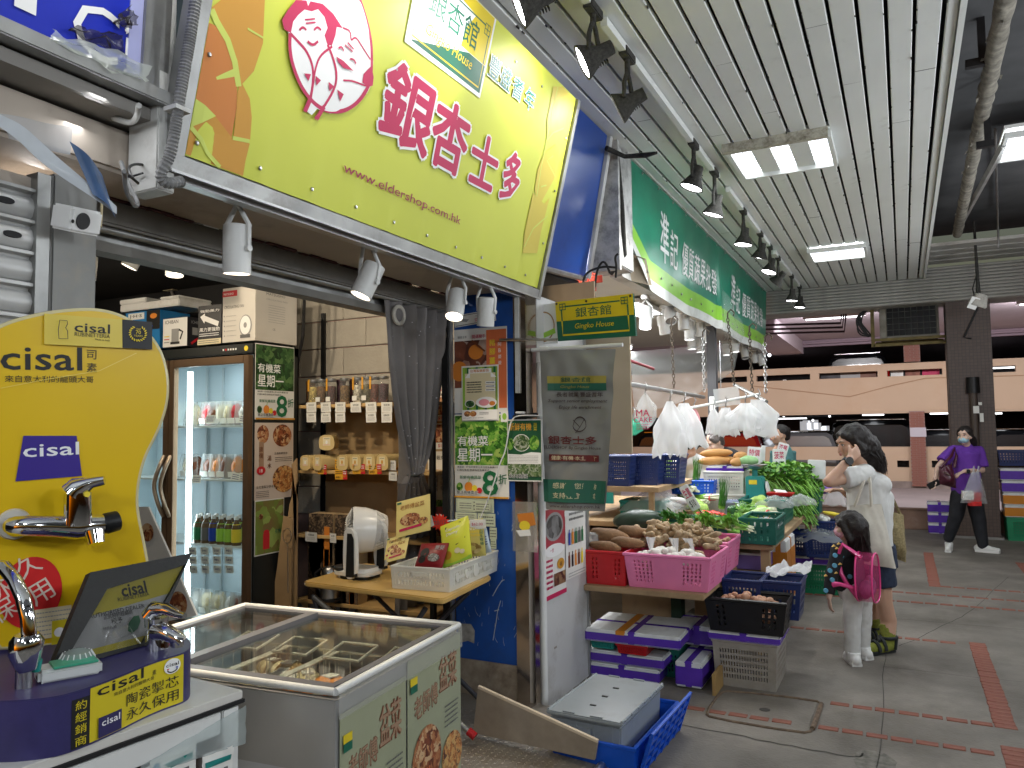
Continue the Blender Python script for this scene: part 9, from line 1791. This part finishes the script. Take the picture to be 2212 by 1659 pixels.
# tall yellow board
aY=radians(21.8);P0=oz(100,1446,ZB+.003)+V((-cos(aY),sin(aY),0))*.2;YB_=Pl(P0,(sin(aY),cos(aY),0),(0,0,1));yb=T__('yellow_board','tall rounded yellow display board with black cisal lettering behind the taps','display board',mtx=YB_.M())
olp=[(-90,1455),(-90,760),(0,705),(60,686),(110,676),(165,670),(215,670),(262,682),(310,710),(342,748),(358,792),(363,840),(356,888),(337,937),(313,982),(299,1030),(294,1075),(297,1115),(308,1165),(322,1240),(338,1330),(350,1395)]
ol=chaikin([YB_.l(*q_)for q_ in olp],2);ol=[(x,max(y,.001))for x,y in ol];MB().pm_(ol,-.012,0).B_('panel','board_yellow',yb,bevel=.002);MB().tb_([(x,y,-.006)for x,y in ol],.0065,6,closed=True).B_('edge_trim',mat('trim_clear',(.62,.55,.3),.25),yb,smooth=60)
z4=lambda x,y:YB_.l(x/3,553+y/3);z2_=lambda x,y:YB_.l(x/3,1106+y/3)
def quadtext(p,s,tl,br,m,bold=.03,a=None,mp=z4):
 x0,y1=mp(*tl);x1,y0=mp(*br);p.text(s,x0,min(y0,y1),abs(y1-y0),m,w=x1-x0,bold=bold)
def rt__(p,s,bl,br,h,m,bold=.03):
 a,b=z4(*bl),z4(*br);p.text(s,a[0],a[1],h,m,w=sqrt((b[0]-a[0])**2+(b[1]-a[1])**2),bold=bold,a=atan2(b[1]-a[1],b[0]-a[0]))
p=Print(.0012,.0003);Bl='p_black';k4=abs(z4(300,600)[1]-z4(300,700)[1])/100
rt__(p,'cisal',(5,735),(530,742),150*k4,Bl,.05);p.text('司',*z4(560,668),62*k4,Bl,bold=.0);p.text('素',*z4(560,752),62*k4,Bl,bold=.0);rt__(p,'來自意大利的龍頭大哥',(30,818),(605,822),44*k4,Bl,.0)
p.poly([z4(150,1165),z4(495,1165),z4(530,1425),z4(100,1460)],mat('apron_navy',(.04,.02,.24),.35).name);rt__(p,'cisal',(150,1305),(510,1285),82*k4,'s_white',.05)
c=z2_(200,520);rx=abs(z2_(400,520)[0]-c[0]);ry=abs(z2_(200,290)[1]-c[1]);p.disc(c[0],c[1],rx,ry,mat('disc_red',(.6,.02,.02),.35).name,40)
for ch,x,y in(('永',60,510),('久',215,365),('保',60,650),('用',300,535)):q_=z2_(x,y+40);p.text(ch,q_[0],q_[1],ry*.62,mat('disc_cream',(.72,.6,.5),.4).name,w=rx*.75,al='C',a=.5,bold=.0)
a_,b_=z2_(215,830),z2_(460,600);p.rect(a_[0],a_[1],b_[0],b_[1],'cream_paper');p.fine(a_[0]+.004,a_[1]+.004,b_[0],b_[1]-.004,6,'p_grey',.3);
x0,y0=z2_(330,860);x1,y1=z2_(430,690);p.rect(x0,y0,x1,y1,'sticker_y');p.disc((x0+x1)/2,(y0+y1)/2,(x1-x0)*.35,None,'s_white');p.line([z4(0,858),z4(300,800),z4(640,745),z4(880,630)],.0016,mat('crease',(.8,.62,.12),.3).name);p.B_(yb)
sg2=T__('brand_strip','pale yellow and black strip sign fixed across the top of the yellow board','sign',mtx=YB_.M(0,0,.004));A,B,Cc,Dd=z4(283,375),z4(980,430),z4(980,608),z4(283,573);MB().pm_([A,B,Cc,Dd],0,.003).B_('strip',mat('strip_y',(.68,.52,.06),.35),sg2);p=Print(.0036,.0003);p.poly([z4(786,413),B,Cc,z4(788,598)],'p_black');rt__(p,'cisal',(478,492),(706,506),62*k4,Bl,.05);rt__(p,'RUBINETTERIA',(478,520),(706,536),26*k4,Bl,.0);rt__(p,'Made in Italy',(610,550),(706,558),14*k4,Bl,.02)
q_=z4(885,505);r_=50*k4;gl_='s_yel'
for i in range(18):
 a=-1.2-pi/2+2.0+i*.24;a=pi/2+.55+i*(2*pi-1.1)/17;p.disc(q_[0]+r_*cos(a),q_[1]+r_*sin(a),r_*.2,r_*.09,gl_,8,a+.6)
p.text('70',q_[0],q_[1]-.1*r_,r_*.5,gl_,al='C',bold=.02);p.text('YEARS',q_[0],q_[1]-.5*r_,r_*.28,gl_,al='C');p.text('cisal',q_[0],q_[1]+.5*r_,r_*.24,gl_,al='C',bold=.02);p.disc(q_[0],q_[1]-r_*.95,r_*.14,None,gl_,5,pi/2);p.line([z4(372,540),z4(368,480),z4(378,420),z4(425,425),z4(428,445),z4(415,470),z4(428,490),z4(430,540)],.0016,Bl,True);p.B_(sg2)
# taps
def px_(u,v,n):x,y=YB_.l(u,v);return YB_.w(x,y,n)
mt=T__('bath_mixer_tap','chrome wall mixer tap with a lever mounted on the yellow board','tap',tuple(px_(120,1132,.06)));o_=V(mt.location);N3=YB_.n;G=lambda u,v,n:px_(u,v,n)-o_
MB().tb_([G(30,1132,.002),G(30,1132,.012)],[.033,.03],24).B_('flange',mat('flange_w',(.6,.57,.5),.35),mt,smooth=40);MB().tb_([G(22,1134,.012),G(26,1133,.05),G(45,1130,.062),G(100,1131,.066),G(150,1133,.068),G(205,1128,.066)],[.018,.021,.021,.022,.026,.022],16).B_('body','chrome',mt,smooth=60)
MB().tb_([G(203,1128,.066),G(212,1126,.065),G(238,1120,.06),G(242,1119,.06)],[.018,.023,.022,.016],14).B_('inlet','black_metal',mt,smooth=60);MB().tb_([G(150,1125,.075),G(150,1088,.08),G(150,1060,.08)],[.028,.027,.026],18).B_('cartridge','chrome',mt,smooth=50);MB().tb_([G(140,1062,.08),G(150,1050,.085),G(175,1038,.1),G(198,1033,.11)],[.027,.024,.012,.01],14).B_('lever','chrome',mt,smooth=60);MB().tb_([G(182,1140,.09),G(184,1165,.1)],[.02,.016],14).B_('spout','chrome',mt,smooth=60);MB().cyl(G(163,1062,.104),G(163,1062,.108),.006).B_('badge','p_yellow',mt)
gt_=T__('gooseneck_tap','tall chrome gooseneck kitchen tap at the left edge of the display','tap',tuple(oz(50,1488,ZB)));dd=(V(gt_.location)-C0).dot(FW);o_=V(gt_.location);G=lambda u,v,k=0:od(u,v,dd+k)-o_
MB().tb_([G(u,v,k)for u,v,k in((-60,1300,.12),(-40,1250,.1),(-15,1222,.07),(10,1226,.05),(33,1255,.03),(50,1293,.01),(60,1335,0),(64,1385,0))],.0125,14).B_('neck','chrome',gt_,smooth=60);MB().tb_([G(58,1370),G(58,1385),G(55,1410),G(58,1435),G(60,1448)],[.02,.028,.027,.02,.015],16).B_('spray_head','chrome',gt_,smooth=50);MB().tb_([G(56,1445),G(58,1492)],.009,10).B_('threaded_tail','steel',gt_,smooth=60);MB().tb_([G(47,1440),G(45,1492)],.01,10).B_('supply_tail','steel',gt_,smooth=60);MB().tb_([G(80,1425,.01),G(78,1450,.01)],[.009,.007],8).B_('green_seal','teal_plastic',gt_)
bs=T__('basin_tap','chrome basin tap with a curved lever at the right end of the navy base','tap',tuple(oz(340,1402,ZB)));dd=(V(bs.location)-C0).dot(FW);o_=V(bs.location);G=lambda u,v,k=0:od(u,v,dd+k)-o_
MB().tb_([G(342,1408),G(340,1385),G(338,1355)],[.026,.024,.022],18).B_('body','chrome',bs,smooth=60);MB().tb_([G(338,1362,-.01),G(360,1366,-.02),G(385,1380,-.03),G(394,1386,-.03)],[.02,.017,.014,.012],14).B_('spout','chrome',bs,smooth=60);MB().tb_([G(383,1382,-.03),G(383,1396,-.03)],.0125,14).B_('aerator','chrome',bs,smooth=60);MB().tb_([G(338,1352),G(338,1332)],[.023,.024],16).B_('cartridge','chrome',bs,smooth=50);MB().tb_([G(322,1332),G(335,1315),G(360,1316,-.01),G(385,1328,-.02),G(399,1331,-.03)],[.018,.017,.012,.009,.006],12).B_('lever','chrome',bs,smooth=60)
# framed certificate leaning back
b0,b1=oz(108,1452,ZB+.003),oz(318,1392,ZB+.003);hx_=(b1-b0).normalized();nh=V((hx_.y,-hx_.x,0));nh=nh if nh.dot(FW)<0 else-nh;lean=radians(22);up_=(Z3*cos(lean)-nh*sin(lean));FPl=Pl(b0,hx_,up_)if hx_.cross(up_).dot(FW)<0 else Pl(b1,-hx_,up_)
cf_=T__('framed_certificate','black framed dealer certificate leaning back on the navy base','picture frame',mtx=FPl.M());oc=[FPl.l(*q_)for q_ in((192,1238),(411,1196),(322,1392),(103,1456))];ic=[FPl.l(*q_)for q_ in((229,1273),(398,1221),(305,1390),(135,1433))]
mb=MB();vs=[(*q_,0)for q_ in oc]+[(*q_,.0)for q_ in ic];f4_=[(i,(i+1)%4,4+(i+1)%4,4+i)for i in range(4)]
for i in range(4):q4=[oc[i],oc[(i+1)%4],ic[(i+1)%4],ic[i]];mb.pm_(q4,-.012,.006)
mb.B_('frame',mat('frame_black',(.012,.012,.012),.6,bump=.2,bs=120),cf_,kind='stuff');MB().pm_([tuple(V(q_)*1)for q_ in ic],-.008,-.004).B_('certificate',mat('cert_paper',(.45,.45,.44),.5),cf_);MB().pm_(ic,.0,.0015).B_('glazing',glass('cert_glass',(.9,.9,.9),.12),cf_)
qd=lambda a,b:tuple((V(ic[3])*(1-a)+V(ic[2])*a)*(1-b)+(V(ic[0])*(1-a)+V(ic[1])*a)*b);p=Print(-.0035,.0003);p.poly([qd(0,.62),qd(1,.62),qd(1,1),qd(0,1)],mat('cert_yel',(.5,.42,.03),.5).name);p.poly([qd(0,0),qd(1,0),qd(1,.1),qd(0,.1)],'cert_yel')
cw=(V(ic[2])-V(ic[3])).length;aa=atan2(ic[2][1]-ic[3][1],ic[2][0]-ic[3][0])
for s,a,b,h,m,bd in(('cisal',.48,.76,.026,Bl,.08),('RUBINETTERIA',.5,.7,.008,Bl,0),('AUTHORISED DEALER',.38,.54,.009,Bl,.01),('正式特約經銷商',.42,.48,.009,Bl,.01),('授予',.46,.38,.012,Bl,.02),('特許經銷',.4,.32,.007,'p_mid',0)):q_=qd(a,b);p.text(s,q_[0],q_[1],h,m,al='C',a=aa,bold=bd)
q_=qd(.72,.3);p.disc(q_[0],q_[1],.022,.012,'p_green',7,.8);p.B_(cf_)
# tissue pack and strainer
c=oz(148,1462,ZB);tp=T__('tissue_pack','green and white pocket tissue pack on the navy base','tissue pack',tuple(c),1.15);MB().box((0,0,.013),(.105,.055,.026)).B_('pack',mat('tissue',(.6,.62,.6),.5),tp,bevel=.006);MB().box((.008,0,.0265),(.075,.056,.004)).B_('wrap',mat('mint',(.06,.38,.24),.4,var=.15,vs=30),tp,bevel=.0015);MB().bb((-.053,-.015,.008),(-.052,.0,.014)).B_('code','p_black',tp)
t=T__('sink_strainer','small clear ribbed dome behind the tissue pack','strainer',tuple(oz(166,1436,ZB+.012)));MB().lt([(.03,.0),(.031,.012),(.024,.024),(.01,.03),(0,.031)],24).B_('dome',sr('dome',(.5,.58,.56),.55,.1),t,smooth=30)
mb=MB()
for i in range(16):a=i*pi/8;mb.tb_([(.031*cos(a),.031*sin(a),.0),(.0315*cos(a),.0315*sin(a),.012),(.024*cos(a),.024*sin(a),.025)],.0012,4)
mb.B_('ribs','white_plastic',t,kind='stuff')
t=T__('menu_banner','tall printed food banner showing between the yellow board and the fridge','banner',tuple(oy(330,1250,2.6)));o_=V(t.location);B4=[oy(u,v,2.6)-o_ for u,v in((290,1095),(320,1095),(425,1330),(345,1345))];MB().add(B4+[b+V((0,.01,0))for b in B4],[(3,2,1,0),(4,5,6,7),(1,2,6,5)]).B_('sheet','paper',t)
mb=MB()
for u,v,r in((318,1150,.045),(352,1228,.03),(385,1305,.06)):mb.lt([(0,0),(r,0)],20,Matrix.Translation(oy(u,v,2.596)-o_)@Matrix.Rotation(pi/2,4,'X'),cap=False)
mb.B_('food_photos',food.name,t,kind='stuff')
